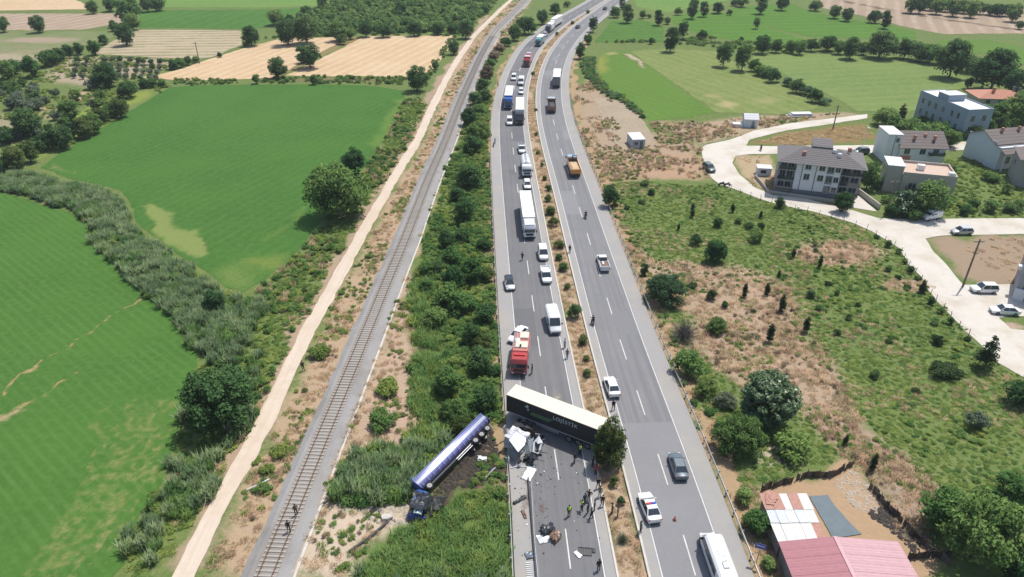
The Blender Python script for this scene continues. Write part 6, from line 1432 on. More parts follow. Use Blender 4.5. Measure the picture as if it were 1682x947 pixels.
MB().tube([(1.4, -.9, .5), (2.2, -1.6, .8), (2.9, -1.9, .4)], .16, 7).build('drive_shaft', M_CHAS, cb)
for x, y, z, t in ((-.3, -1.35, .6, .3), (2.1, -1.3, .6, 1.1), (2.4, .4, .6, .5)):
    w = link_mesh('wheel', WH['truck'][0], cb, (x, y, z), (t, 1.2, .4)); link_mesh('rim', WH['truck'][1], w)
p = P(683, 801, 1.0)
tag(crumple((0, 0, .9), (.5, 2.2, 1.7), 5, .12, seed=36).build('tipper_headboard', M_BLUE, None, (p.x, p.y, 0.0), (0, .2, R(50))), 'torn blue headboard at the front end of the overturned trailer', 'wreckage')
p = P(811, 773, 0); tag(MB().tube([(-1.6, 0, .1), (0, .1, .16), (1.5, 0, .1)], .09, 6).build('torn_pipe', M_SILV, None, (p.x, p.y, 0), (0, 0, R(52))), 'pale pipe lying in the dark soil beside the blue trailer', 'pipe')
p = P(792, 755, 0); tag(crumple((0, 0, .2), (1.0, .6, .35), 4, .12, seed=37).build('white_fragment', M_WHITE, None, (p.x, p.y, 0)), 'small white wreck fragment in the soil beside the blue trailer', 'fragment')
# spilled soil and rubble, real lumps
def lumps(name, label, cat, poly, n, s0, s1, mat, seed, flat=.5):
    rng = np.random.default_rng(seed); A = np.array([p[:2] for p in poly]); lo, hi = A.min(0), A.max(0); V, F_ = [], []; k = 0
    base = [Vector(v) for v in ((1, 0, 0), (.4, .9, 0), (-.7, .7, 0), (-1, -.1, 0), (-.4, -.9, 0), (.6, -.8, 0), (.3, .3, .8), (-.35, -.1, .9))]
    fc = [(0, 1, 6), (1, 2, 6), (2, 7, 6), (2, 3, 7), (3, 4, 7), (4, 5, 7), (5, 6, 7), (5, 0, 6)]
    while k < n:
        x, y = rng.uniform(lo, hi)
        if not inside(np.array([x]), np.array([y]), poly)[0]: continue
        s = s0 + (s1 - s0) * rng.random() ** 2; a = rng.uniform(0, 6.28); b = len(V)
        for v in base:
            q = v * (s * rng.uniform(.75, 1.2)); V.append((x + q.x * math.cos(a) - q.y * math.sin(a), y + q.x * math.sin(a) + q.y * math.cos(a), -.02 + q.z * flat * 1.2))
        F_ += [tuple(i + b for i in f) for f in fc]; k += 1
    me = bpy.data.meshes.new(name); me.from_pydata(V, [], F_); me.materials.append(mat); o = link_mesh(name, me); return tag(o, label, cat, kind='stuff')
spill = Z((806, 700), (822, 745), (815, 785), (785, 795), (750, 800), (705, 845), (700, 858), (692, 830), (740, 780), (780, 730))
lumps('spilled_soil', 'dark soil spilled beside the overturned blue trailer', 'soil', spill, 620, .1, .5, solid('dark_soil', (.052, .044, .036), .98, var=.4, scale=3), 3)
lumps('rubble_stones', 'pale stones and rubble in front of the blue truck cab', 'stones', Z((590, 830), (640, 815), (685, 818), (690, 852), (640, 865), (600, 850)), 260, .08, .6, solid('pale_stone', (.42, .36, .29), .95, var=.3), 4)
lumps('trackside_stones', 'stones along the foot of the railway ballast', 'stones', Z((655, 470), (672, 470), (580, 700), (512, 860), (480, 947), (468, 947), (505, 850), (562, 700)), 260, .06, .3, solid('pale_stone', (.42, .36, .29), .95, var=.3), 5)
# fallen culvert pipe near the cab + concrete channel piece left of the track
p = P(636, 852, 0); tag(crumple((0, 0, .25), (1.2, .7, .5), 4, .08, seed=41).build('concrete_block', M_CONC, None, (p.x, p.y, 0), (0, 0, .2)), 'broken concrete block at the end of the ditch near the blue cab', 'block')
p = P(612, 880, 0); tag(MB().tube([(-2.6, -1.6, .12), (0, 0, .16), (2.4, 1.9, .2)], .16, 7).build('drain_pipe', M_CHAS, None, (p.x, p.y, 0), (0, 0, R(14))), 'dark drain pipe on the pale ground below the blue cab', 'pipe')
p = P(430, 800, 0); tag(MB().tube([(-1.6, -.5, .1), (0, .2, .5), (.6, 1.3, .1)], .09, 6).build('white_pipe', M_WHITE, None, (p.x, p.y, 0)), 'bent white pipe in the weeds between path and railway', 'pipe')
# ================================================================ BUILDINGS
W_WHITE = solid('render_white', (0.66, 0.68, 0.70), .9, var=.07, scale=.6); W_BLUE = solid('render_bluegrey', (0.27, 0.33, 0.40), .9, var=.08, scale=.6); W_BEIGE = solid('render_beige', (0.44, 0.40, 0.35), .9, var=.1, scale=.6)
W_GREY = solid('render_grey', (0.30, 0.31, 0.33), .9, var=.1, scale=.6); W_PALE = solid('render_palegrey', (0.55, 0.60, 0.64), .9, var=.09, scale=.5); W_DARK = solid('stone_plinth', (0.17, 0.19, 0.21), .85, var=.2, scale=1.0)
R_GREY = solid('roof_tile_grey', (0.155, 0.145, 0.145), .85, var=.16, scale=.8); R_BRN = solid('roof_tile_brown', (0.165, 0.14, 0.13), .85, var=.16, scale=.8); R_RED = solid('roof_tile_red', (0.46, 0.22, 0.15), .85, var=.14, scale=.8); R_WHT = solid('roof_membrane', (0.62, 0.63, 0.64), .7, var=.05, scale=.4); R_TERR = solid('terrace_tile', (0.50, 0.38, 0.30), .85, var=.12, scale=.8)
M_FRAME = solid('window_frame', (0.40, 0.41, 0.42), .5); M_WALLC = solid('garden_wall', (0.36, 0.34, 0.31), .95, var=.2, scale=1.2)
def wall_quad(face, W, D, x, z, w, h, out=.02):
    """corner points of an opening on a face of a W x D block (front, right, back, left)"""
    if face == 'front': f = lambda u, v: (u, -out, v)
    elif face == 'right': f = lambda u, v: (W + out, u, v)
    elif face == 'left': f = lambda u, v: (-out, D - u, v)
    else: f = lambda u, v: (W - u, D + out, v)
    return [f(x, z), f(x + w, z), f(x + w, z + h), f(x, z + h)]
def window(c, face, W, D, x, z, w=1.2, h=1.3, off=(0, 0)):
    sh = lambda q: [(p[0] + off[0], p[1] + off[1], p[2]) for p in q]
    o = MB().quad(sh(wall_quad(face, W, D, x, z, w, h, .03)), th=.05).build('window', M_FRAME, c)
    half = w / 2
    for i in (0, 1): MB().quad(sh(wall_quad(face, W, D, x + .06 + i * half, z + .07, half - .10, h - .14, .045)), th=.02).build('pane', M_GLASS, o)
    MB().quad(sh(wall_quad(face, W, D, x - .08, z - .10, w + .16, .08, .14)), th=.16).build('sill', M_FRAME, o)
    return o
def balcony(c, face, W, D, x, z, w, mat=None, depth=1.1):
    q = wall_quad(face, W, D, x, z, w, .14, 0); a, b = Vector(q[0]), Vector(q[1]); d = (b - a).normalized(); n = Vector((d.y, -d.x, 0))
    mb = MB(); mid = (a + b) / 2 + n * depth / 2 + Vector((0, 0, .08)); M_ = Matrix((d, -n, Vector((0, 0, 1)))).transposed().to_4x4()
    mb.box(mid, (w, depth, .16), M=M_); s = mb.build('balcony', mat or W_WHITE, c)
    r = MB(); r.box((a + b) / 2 + n * depth + Vector((0, 0, 1.1)), (w, .05, .06), M=M_); r.box((a + b) / 2 + n * depth + Vector((0, 0, .6)), (w, .03, .75), M=M_)
    for e in (a, b): r.box(e + n * depth / 2 + Vector((0, 0, .75)), (.04, depth, .7), M=M_)
    r.build('railing', M_GLASS, s)
def tiles(c, quad, mat, nm='roof', th=.14, ribs=True):
    """a roof slope with raised tile courses"""
    o = MB().quad(quad, th=th).build(nm, mat, c)
    if ribs and len(quad) == 4:
        a, b, d, e = [Vector(p) for p in quad]; n = (b - a).cross(e - a).normalized(); mb = MB(); k = max(3, int((e - a).length / .9))
        for i in range(1, k):
            p, q = a.lerp(e, i / k), b.lerp(d, i / k); u = (e - a).normalized() * .05
            mb.add([p - u, q - u, q - u + n * .045, p - u + n * .045, p + u, q + u], [(0, 1, 2, 3), (3, 2, 5, 4)])
        mb.build('tile_course', mat, o if c.get('label') else c)
    return o
def hip(c, W, D, H, rise, e, mat, inset=None):
    i = inset if inset is not None else D / 2 + e
    A, B, C_, E = (-e, -e, H), (W + e, -e, H), (W + e, D + e, H), (-e, D + e, H); r0, r1 = (-e + i, D / 2, H + rise), (W + e - i, D / 2, H + rise)
    tiles(c, [A, B, r1, r0], mat); tiles(c, [C_, E, r0, r1], mat); tiles(c, [B, C_, r1], mat); tiles(c, [E, A, r0], mat)
    MB().box((W / 2, D / 2, H - .08), (W + 2 * e - .02, D + 2 * e - .02, .12)).build('eaves', M_FRAME, c)
def gable(c, W, D, H, rise, e, mat, wall):
    A, B, C_, E = (-e, -e, H - e * rise / (D / 2)), (W + e, -e, H - e * rise / (D / 2)), (W + e, D + e, H - e * rise / (D / 2)), (-e, D + e, H - e * rise / (D / 2)); r0, r1 = (-e, D / 2, H + rise), (W + e, D / 2, H + rise)
    lift = lambda q: [(p[0], p[1], p[2] + .16) for p in q]
    tiles(c, lift([A, B, r1, r0]), mat); tiles(c, lift([C_, E, r0, r1]), mat)
    for x in (0.0, W): MB().add([(x, 0, H), (x, D, H), (x, D / 2, H + rise)], [(0, 1, 2)]).build('gable_wall', wall, c)
def block(c, x0, y0, W, D, z0, H, mat, nm='wall', ch=0.0): return MB().box((x0 + W / 2, y0 + D / 2, (z0 + H) / 2), (W, D, H - z0), ch=ch).build(nm, mat, c)

# apartment block
A = P(1271, 316); ang = R(-18)
ap = thing('apartment_block', 'three-storey white apartment block with grey hipped roof beside the village road', 'apartment block', (A.x, A.y, 0), ang)
W, D, H = 20.0, 11.0, 8.0
block(ap, 4.2, 0, 10.6, D, 0, H, W_WHITE); block(ap, 0, 1.5, 4.2, D - 1.5, 0, H, W_GREY, 'stair_wing'); block(ap, 14.8, 1.6, 5.2, D - 1.6, 0, H, W_GREY, 'balcony_wing')
block(ap, 4.15, -.06, 10.7, .12, 0, 1.5, W_DARK, 'plinth')
for x in (5.6, 8.9): block(ap, x, -.05, .16, .1, 1.5, H, M_CHAS, 'downpipe')
for z in (1.9, 4.4, 6.9):
    if z > 2: window(ap, 'front', W, D, 6.3, z - .3, 1.4, 1.4); window(ap, 'front', W, D, 9.6, z - .3, 1.4, 1.4)
    block(ap, 11.5, -.03, 1.7, .06, z - .9, z + 1.2, W_DARK, 'recess'); window(ap, 'front', W, D, 11.7, z - .5, 1.3, 1.5, (0, -.04))
    window(ap, 'front', W, D, 13.4, z - .3, 1.2, 1.3)
    balcony(ap, 'front', W, D, 15.0, z - 1.0, 4.9, W_GREY, .2); window(ap, 'front', W, D, 15.4, z - .8, 1.8, 2.0, (0, 1.6)); window(ap, 'front', W, D, 17.7, z - .8, 1.8, 2.0, (0, 1.6))
    balcony(ap, 'front', W, D, .1, z - 1.0, 4.0, W_GREY, .2); window(ap, 'front', W, D, .5, z - .8, 1.4, 2.0, (0, 1.5)); window(ap, 'front', W, D, 2.3, z - .8, 1.4, 2.0, (0, 1.5))
    window(ap, 'left', W, D, 2.5, z - .3, 1.3, 1.3); window(ap, 'left', W, D, 6.5, z - .3, 1.3, 1.3)
hip(ap, W, D, H, 2.3, .7, R_GREY, 6.6)
ap.scale = (.88, .95, .97)
dm = block(ap, 7.6, 5.6, 4.6, 4.2, H, H + 2.6, R_GREY, 'stair_head'); tiles(ap, [(7.4, 5.2, H + 2.5), (12.4, 5.2, H + 2.5), (12.4, 10.0, H + 3.2), (7.4, 10.0, H + 3.2)], R_GREY, 'stair_head_roof')
for x, y, m in ((5.6, 2.6, R_RED), (12.8, 4.3, M_WHITE), (14.0, 3.0, M_WHITE), (16.4, 5.5, R_RED)):
    zz = H + 2.3 * max(0, min(1, (y + .7) / (D / 2 + .7))) * .8; MB().box((x, y, zz + .5), (.9, .7, 1.0), ch=.05).build('chimney' if m is R_RED else 'water_heater', m, ap)
# its garden wall
def run_wall(name, label, pts, h, th, mat, cat='wall', top=None):
    p0 = pts[0]; w = thing(name, label, cat, (p0.x, p0.y, 0))
    for a, b in zip(pts[:-1], pts[1:]):
        d = b - a; L_ = d.length; k = max(1, int(L_ / 2.4)); an = math.atan2(d.y, d.x)
        for i in range(k):
            q = a.lerp(b, (i + .5) / k) - p0; MB().box((0, 0, h / 2), (L_ / k - .03, th, h + random.uniform(-.04, .04)), ch=.03).build('wall_panel', mat, w, (q.x, q.y, 0), (0, 0, an))
    return w
run_wall('garden_wall', 'low grey garden wall in front of the apartment block', PP([(1240, 291), (1262, 317), (1290, 321), (1330, 327), (1372, 333)]), .8, .25, M_WALLC)
run_wall('garden_wall', 'pale wall running down between apartment block and beige house', PP([(1408, 317), (1425, 330), (1444, 344)]), 1.3, .3, solid('pale_wall', (.48, .44, .38), .95, var=.15))
sheet('courtyard', Z((1400, 318), (1412, 322), (1440, 347), (1400, 341), (1390, 328)), .05, M_CHALK, res=1.5, rag=.2)
p = P(1254, 281, .8); sh = thing('garden_shed', 'small white shed with dark window beside the apartment block', 'shed', (p.x, p.y, 0), R(-8)); block(sh, -1.6, -1.2, 3.2, 2.4, 0, 1.9, W_WHITE); block(sh, -1.75, -1.35, 3.5, 2.7, 1.9, 2.05, R_WHT, 'roof'); block(sh, -.9, -1.24, 1.3, .08, .7, 1.5, M_GLASS, 'window')
# white gabled house
A = P(1441, 265); hg = thing('gabled_house', 'white house with brown gabled roof and blank tall side wall', 'house', (A.x, A.y, 0), R(-4))
block(hg, 1.2, 0, 3.4, 7.0, 0, 7.0, W_WHITE, 'tall_wall'); block(hg, 1.1, -.1, 3.6, 7.2, 7.0, 7.2, R_WHT, 'parapet'); block(hg, 2.9, -.04, .12, .08, 0, 7.0, M_CHAS, 'downpipe')
h2 = block(hg, 4.6, -.6, 11.0, 9.6, 0, 4.2, W_WHITE)
rf = thing('roof_frame', None, None); rf.parent = hg; rf.location = (4.6, -.6, 0)
gable(rf, 11.0, 9.6, 4.2, 2.6, .5, R_BRN, W_WHITE)
for x in (5.6, 9.4, 12.6): window(hg, 'front', 15.6, 9.6, x, 2.4, 1.4, 1.4, (0, -.6))
block(hg, 4.9, -.68, 2.6, .1, .2, 2.0, R_RED, 'brick_bay'); window(hg, 'front', 15.6, 9, 3.2, 5.2, .8, 1.1)
balcony(hg, 'front', 15.6, 9.6, 11.6, 2.0, 3.8, W_WHITE, 1.4)
for x, y in ((8.2, 1.4), (11.2, 2.6), (13.0, 1.2)): MB().box((x, y, 6.1), (.6, .6, 1.2), ch=.04).build('chimney', R_RED, hg)
# beige house with roof terrace
A = P(1445, 313); hb = thing('terrace_house', 'beige house with stair tower and terracotta roof terrace', 'house', (A.x, A.y, 0), R(-16))
block(hb, .4, 0, 3.4, 6.0, 0, 6.2, W_BEIGE, 'stair_tower'); block(hb, .25, -.15, 3.7, 6.3, 6.2, 6.4, R_WHT, 'tower_roof'); block(hb, 3.8, -.5, 11.0, 8.5, 0, 4.6, W_BEIGE)
block(hb, 4.0, -.3, 10.6, 8.1, 4.6, 4.66, R_TERR, 'terrace')
for a in ((3.8, -.5, 11.0, .25), (3.8, 7.75, 11.0, .25), (14.55, -.24, .25, 7.98)): block(hb, a[0], a[1], a[2], a[3], 4.6, 5.2, R_TERR if a[3] > 1 else W_BEIGE, 'parapet')
block(hb, 7.2, 3.0, 1.5, 1.2, 4.66, 5.9, M_WHITE, 'water_tank'); block(hb, 13.0, -.2, 1.2, 1.2, 4.66, 5.8, M_WHITE, 'roof_vent')
window(hb, 'left', 3.4, 6, 1.6, 1.0, .8, 1.3, (.4, 0)); window(hb, 'left', 3.4, 6, 1.6, 3.8, .8, 1.3, (.4, 0)); window(hb, 'left', 3.4, 6, 4.0, 2.6, .8, 1.3, (.4, 0))
for x in (5.4, 8.2, 11.4): window(hb, 'front', 14.8, 8, x, 1.2, 1.6, 1.6, (0, -.5))
balcony(hb, 'front', 14.8, 8, 5.0, .9, 6.5, W_GREY, 1.8)
# blue-grey block
A = Vector((124.1, 190.6, 0)); ang = math.atan2(1.2, 7.6)
bb = thing('unfinished_building', 'long blue-grey building with stepped white flat roof', 'building', (A.x, A.y, 0), ang)
W, D = 7.7, 20.2
block(bb, 0, 0, W, D, 0, 7.6, W_BLUE)
for a in ((0, 0, W, .22), (0, D - .22, W, .22), (0, .22, .22, D - .44), (W - .22, .22, .22, D - .44)): block(bb, a[0], a[1], a[2], a[3], 7.6, 8.0, W_BLUE, 'parapet')
block(bb, .24, .24, W - .48, D - .48, 7.6, 7.7, R_WHT, 'roof'); block(bb, .3, 9.0, W - 2.4, 4.2, 7.7, 9.4, W_BLUE, 'stair_head'); block(bb, .2, 8.9, W - 2.2, 4.4, 9.4, 9.55, R_WHT, 'stair_head_roof'); block(bb, .24, 13.4, W - .48, D - 13.7, 7.7, 7.85, R_WHT, 'raised_roof')
for z in (1.6, 4.6):
    for y in (1.6, 4.4, 7.2, 10.4, 14.0, 16.6): window(bb, 'left', W, D, y, z, 1.0, 1.7)
    for x in (1.4, 4.8): window(bb, 'front', W, D, x, z, 1.2, 1.7)
# red-roofed bungalow
A = P(1606, 175, 0); rb = thing('bungalow', 'low bungalow with red tiled hipped roof near the right edge', 'house', (A.x, A.y, 0), R(-6))
block(rb, 0, 0, 15, 10, 0, 3.0, W_BEIGE); hip(rb, 15, 10, 3.0, 1.7, 1.0, R_RED); rb.scale = (.9, .85, .95)
for x in (2, 6, 10): window(rb, 'front', 15, 10, x, 1.0, 1.5, 1.4)
for x, y in ((5, 3), (12.5, 5), (13.6, 3.6)): MB().box((x, y, 5.0), (.8, .8, 1.6), ch=.05).build('chimney', M_GREY if x > 10 else R_RED, rb)
# large white house, blank side wall
A = Vector((119.6, 166.6, 0)); ang = R(13)
lw = thing('side_wall_house', 'large pale house with blank side wall and brown roof at the right edge', 'house', (A.x, A.y, 0), ang)
block(lw, 0, 0, 14, 10.6, 0, 5.6, W_PALE); block(lw, -.04, 1.6, .1, 8.9, 0, 6.6, W_PALE, 'side_wall')
rf = thing('roof_frame', None, None); rf.parent = lw; rf.location = (0, 2.0, 0); block(rf, 0, 0, 14, 8.6, 5.6, 5.9, W_PALE, 'wall'); gable(rf, 14, 8.6, 5.9, 2.2, .4, R_BRN, W_PALE)
tiles(lw, [(-.3, -1.8, 4.6), (14.3, -1.8, 4.6), (14.3, 1.2, 5.75), (-.3, 1.2, 5.75)], R_BRN, 'porch_roof'); block(lw, .2, -1.6, .3, .3, 0, 4.5, W_PALE, 'porch_post'); block(lw, 6.5, -1.6, .3, .3, 0, 4.5, W_PALE, 'porch_post')
for x in (2.0, 5.2, 8.6): window(lw, 'front', 14, 10.6, x, 1.4, 1.6, 1.8)
for x in (4, 9): MB().box((x, 5.2, 8.3), (.6, .6, 1.1), ch=.04).build('chimney', R_RED, lw)
# house at the right edge, grey building below
A = P(1663, 305); re_ = thing('edge_house', 'grey-beige house cut by the right edge beside the gardens', 'house', (A.x, A.y, 0), R(-24)); block(re_, 0, 0, 12, 9, 0, 6.6, solid('render_taupe', (.33, .31, .29), .9, var=.08)); hip(re_, 12, 9, 6.6, 1.8, .5, R_BRN); window(re_, 'left', 12, 9, 3, 3.6); window(re_, 'front', 12, 9, 2, 3.6)
A = P(1662, 490); ge = thing('corner_building', 'grey building cut by the right edge beside the parked white cars', 'building', (A.x, A.y, 0), R(-34)); block(ge, 0, 0, 10, 9, 0, 6.6, W_GREY); block(ge, -.12, -.12, 10.24, 9.24, 6.6, 6.85, R_WHT, 'roof'); window(ge, 'left', 10, 9, 2.2, 3.6); window(ge, 'left', 10, 9, 5.4, 3.6); window(ge, 'front', 10, 9, .8, 1.2, 1.6, 1.8); block(ge, -.7, 2.0, .7, 1.0, 4.6, 5.3, M_WHITE, 'air_conditioner'); block(ge, -.05, -.4, 1.6, .36, 0, 2.2, W_WHITE, 'porch_wall')
# white cabin, hut
cn = thing('site_cabin', 'white flat-roofed site cabin standing alone on bare ground beside the highway', 'cabin', (32.0, 181.9, 0), R(6)); block(cn, 0, 0, 3.4, 5.8, .15, 2.45, solid('cabin_grey', (.42, .45, .49), .7, var=.06)); block(cn, -.08, -.08, 3.56, 5.96, 2.45, 2.6, R_WHT, 'roof')
for x in (.2, 2.9): block(cn, x, .4, .3, 5.0, 0, .15, M_CONC, 'skid')
block(cn, 2.0, -.05, .8, .06, .2, 2.1, M_GREY, 'door'); window(cn, 'front', 3.4, 5.8, .5, 1.1, 1.0, .8)
p = P(1231, 207); hu = thing('white_hut', 'small white hut with pitched sheet roof beside the far village lane', 'hut', (p.x, p.y, 0), R(-6)); block(hu, -1.9, -1.4, 3.8, 3.6, 0, 2.6, W_PALE); tiles(hu, [(-2.1, -1.7, 2.5), (2.1, -1.7, 2.5), (2.1, .4, 3.7), (-2.1, .4, 3.7)], R_WHT); tiles(hu, [(2.1, 2.5, 2.5), (-2.1, 2.5, 2.5), (-2.1, .4, 3.7), (2.1, .4, 3.7)], R_WHT); block(hu, -5.0, -1.6, 2.9, 2.2, 0, 1.0, R_WHT, 'lean_to'); block(hu, .2, -1.46, .9, .1, 0, 1.9, M_GREY, 'door')
p = P(1313, 191); sk = thing('stacked_panels', 'low stack of pale sheet panels beside the meadow', 'panels', (p.x, p.y, 0), R(4))
for i in range(3): MB().box((i * .3, .2 * i, .25 + i * .32), (8.0 - i, 2.2, .3), ch=.04).build('panel', R_WHT if i != 1 else W_GREY, sk)
# ================================================================ SHEDS BY THE HIGHWAY
def corrugated(w, l, amp=.035, pitch=.28):
    """sheet w (along x) by l (along y), ribs along x, sampled across y"""
    n = max(4, int(l / pitch) * 4); mb = MB(); vs = []
    for i in range(n + 1):
        y = l * i / n; z = amp * (1, .15, -.7, .15)[i % 4]; vs += [(0, y, z), (w, y, z)]
    mb.add(vs, [(2 * i, 2 * i + 1, 2 * i + 3, 2 * i + 2) for i in range(n)]); return mb
PK1 = solid('pink_sheet', (0.37, 0.165, 0.185), .65, .05, var=.22, scale=1.3); PK2 = solid('pink_sheet_faded', (0.50, 0.31, 0.33), .65, .05, var=.18, scale=1.3)
ps = thing('pink_roofed_shed', 'shed with pink corrugated gabled roof at the bottom edge', 'shed', (28.3, 51.2, 0))
block(ps, .25, -13.6, 12.2, 13.4, 0, 2.55, solid('block_wall', (.20, .19, .18), .95, var=.25, scale=1.2))
MB().add([(.25, -.2, 2.55), (12.45, -.2, 2.55), (5.8, -.2, 3.25)], [(0, 1, 2)]).build('gable_wall', W_DARK, ps)
for i in range(10):
    y = -1.05 - i * 1.05 * 1.0 + .35
    zl = math.hypot(5.8, .8); sh_ = corrugated(zl, 1.10).build('roof_sheet', PK1, ps, (-.05, y - .35, 2.62 + (i % 2) * .006), (0, -math.atan2(.8, 5.8), 0))
    zr = math.hypot(6.9, .8); sh_ = corrugated(zr, 1.10).build('roof_sheet', PK2, ps, (5.78, y - .35, 3.42 + (i % 2) * .006), (0, math.atan2(.8, 6.9), 0))
MB().box((5.78, -5.2, 3.45), (.4, 10.6, .05), ch=.02).build('ridge_cap', PK2, ps)
RU = solid('rusty_sheet', (0.42, 0.235, 0.185), .8, .1, var=.45, scale=2.0); WS = solid('white_sheet', (0.58, 0.57, 0.545), .6, .1, var=.08, scale=.8); BS = solid('galvanised_sheet', (0.52, 0.55, 0.58), .5, .4, var=.15, scale=1.0)
wsd = thing('patched_shed', 'shed with patchwork roof of rusty, white and grey sheets', 'shed', (28.35, 51.35, 0))
block(wsd, .2, .1, 4.9, 6.2, 0, 2.4, solid('block_wall', (.20, .19, .18), .95, var=.25, scale=1.2))
rng = random.Random(2)
rows = [(0.0, 2.6, [WS, WS, WS, WS, RU]), (2.5, 1.9, [BS, BS, WS, BS, WS]), (4.3, 2.3, [RU, RU, WS, RU, WS])]
for r_, (y0, ln, mats) in enumerate(rows):
    for i, m in enumerate(mats):
        wd = 5.3 / len(mats); o = corrugated(ln + .1, wd + .1, .02, .22).build('roof_sheet', m, wsd, (i * wd + wd + rng.uniform(-.05, .05), y0 + rng.uniform(-.06, .06), 2.5 + r_ * .05 + (i % 2) * .02 + rng.uniform(0, .02)), (R(rng.uniform(-1, 1)), 0, R(90 + rng.uniform(-1.5, 1.5))))
for i in range(3): o = corrugated(1.3, .9, .02, .22).build('roof_sheet', RU, wsd, (1.1 + i * .35, 4.9 + i * .4, 2.72 + i * .03), (0, 0, R(80 + i * 9)))
tarp = Z((1329, 815), (1360, 813), (1372, 833), (1392, 856), (1416, 878), (1367, 884), (1352, 855))
sheet('tarpaulin', tarp, .10, solid('tarp_teal', (0.115, 0.15, 0.17), .7, var=.25, scale=1.0), res=.6, rag=.15, kind=None); tag(bpy.data.objects['tarpaulin'], 'dark blue-grey tarpaulin spread on the shed yard', 'tarpaulin')
# ramshackle board fence round the yard
BD = [solid('board_dark', (.055, .048, .042), .95, var=.4, scale=2), solid('board_grey', (.13, .115, .10), .95, var=.35, scale=2), solid('board_brown', (.10, .07, .05), .95, var=.4, scale=2)]
bd_me = [MB().box((0, 0, .6), (.46, .06, 1.2), ch=.015).mesh('board', m) for m in BD]
def fence(label, pts):
    p0 = pts[0]; f = thing('board_fence', label, 'fence', (p0.x, p0.y, 0))
    for a, b in zip(pts[:-1], pts[1:]):
        d = b - a; n = int(d.length / .48); an = math.atan2(d.y, d.x)
        for i in range(n):
            if random.random() < .03: continue
            q = a.lerp(b, (i + .5) / n) - p0; o = link_mesh('board', random.choice(bd_me), f, (q.x, q.y, 0), (R(random.uniform(-7, 7)), R(random.uniform(-3, 3)), an + R(random.uniform(-4, 4)))); o.scale = (1.1, 1, random.uniform(.72, .95))
        for t in (0.0, .5):
            q = a.lerp(b, t) - p0; MB().cyl((q.x, q.y, 0), (q.x, q.y, 1.3), .06, n=7).build('post', BD[1], f)
    return f
fence('tumbledown dark board fence behind the patched shed', PP([(1250, 806), (1290, 795), (1325, 783), (1365, 784), (1400, 765)]))
fence('dark board fence running along the shed yard towards the large trees', PP([(1428, 800), (1445, 822), (1470, 848), (1500, 880), (1530, 908), (1560, 930)]))
fence('short dark board fence across the corner right of the pink roof', PP([(1490, 918), (1520, 916), (1562, 914)]))
lumps('yard_rubble', 'pale rubble and scrap heaped along the yard fence', 'rubble', Z((1370, 790), (1400, 770), (1430, 798), (1450, 830), (1440, 850), (1400, 830), (1380, 810)), 420, .06, .3, solid('pale_stone', (.42, .36, .29), .95, var=.3), 7)
lumps('scrap_heap', 'dark scrap heap along the yard fence', 'scrap', Z((1425, 835), (1455, 832), (1478, 862), (1520, 900), (1500, 905), (1455, 865), (1430, 850)), 320, .1, .4, BD[0], 8)
# ================================================================ POLES, SIGN, FIELD FENCE
WOOD = solid('pole_wood', (.17, .13, .10), .95, var=.3, scale=3)
def pole(label, px, py, h, lamp=False, arm=True):
    p = P(px, py); c = thing('lamp_post' if lamp else 'utility_pole', label, 'lamp post' if lamp else 'pole', (p.x, p.y, 0))
    MB().cyl((0, 0, -.2), (0, 0, h), .19 if not lamp else .09, .12 if not lamp else .06, n=10).build('shaft', M_GALV if lamp else WOOD, c)
    if lamp: MB().box((0, -.5, h), (.3, 1.3, .14), ch=.05).build('lamp_head', M_WHITE, c)
    elif arm:
        MB().box((0, 0, h - .5), (1.8, .12, .14)).build('cross_arm', WOOD, c)
        for x in (-.8, -.3, .3, .8): MB().cyl((x, 0, h - .43), (x, 0, h - .2), .05, .03, n=8).build('insulator', M_WHITE, c)
pole('tall wooden utility pole at the bend of the village road beside the parked cars', 1581, 471, 9.5)
pole('thin wooden pole between the far village lane and the meadow', 1368, 212, 7.0)
pole('street lamp behind the apartment block', 1418, 238, 5.0, True)
pole('utility pole in front of the trees of the beige house', 1455, 352, 8.0)
pole('lone pole at the tip of the pale row field', 328, 104, 8.0)
p = P(1242, 925); sg = thing('road_sign', 'small blue road sign on a post beside the highway and the sheds', 'sign', (p.x, p.y, 0), R(-20)); MB().cyl((0, 0, 0), (0, 0, 2.9), .05, n=8).build('post', M_GALV, sg); MB().box((0, -.06, 2.75), (1.15, .04, .75), ch=.015).build('plate', paint_m('sign_blue', (.03, .07, .33)), sg); MB().box((0, -.085, 2.82), (.8, .012, .1)).build('text_bar', M_WHITE, sg)
def post_fence(label, pts, gap=2.6):
    L_ = smooth_line([(p.x, p.y) for p in pts], .5, 1.5); s = np.concatenate([[0], np.cumsum(np.hypot(*np.diff(L_, axis=0).T))]); p0 = L_[0]
    f = thing('wire_fence', label, 'fence', (p0[0], p0[1], 0)); me_ = MB().cyl((0, 0, -.1), (0, 0, 1.35), .06, .05, n=7).mesh('post', WOOD)
    for q in np.arange(0, s[-1], gap):
        x, y = np.interp(q, s, L_[:, 0]), np.interp(q, s, L_[:, 1]); o = link_mesh('post', me_, f, (x - p0[0], y - p0[1], 0), (R(random.uniform(-6, 6)), R(random.uniform(-6, 6)), 0)); o.scale = (1, 1, random.uniform(.8, 1.15))
    for z in (.5, 1.0): MB().tube([(x - p0[0], y - p0[1], z + random.uniform(-.02, .02)) for x, y in L_[::4]], .012, 4).build('wire', M_CHAS, f)
post_fence('post and wire fence between the scrubland and the village road', PP([(1200, 312), (1246, 328), (1338, 351), (1396, 367), (1430, 382), (1476, 411), (1490, 436), (1512, 457), (1534, 494), (1583, 546), (1608, 568)]))
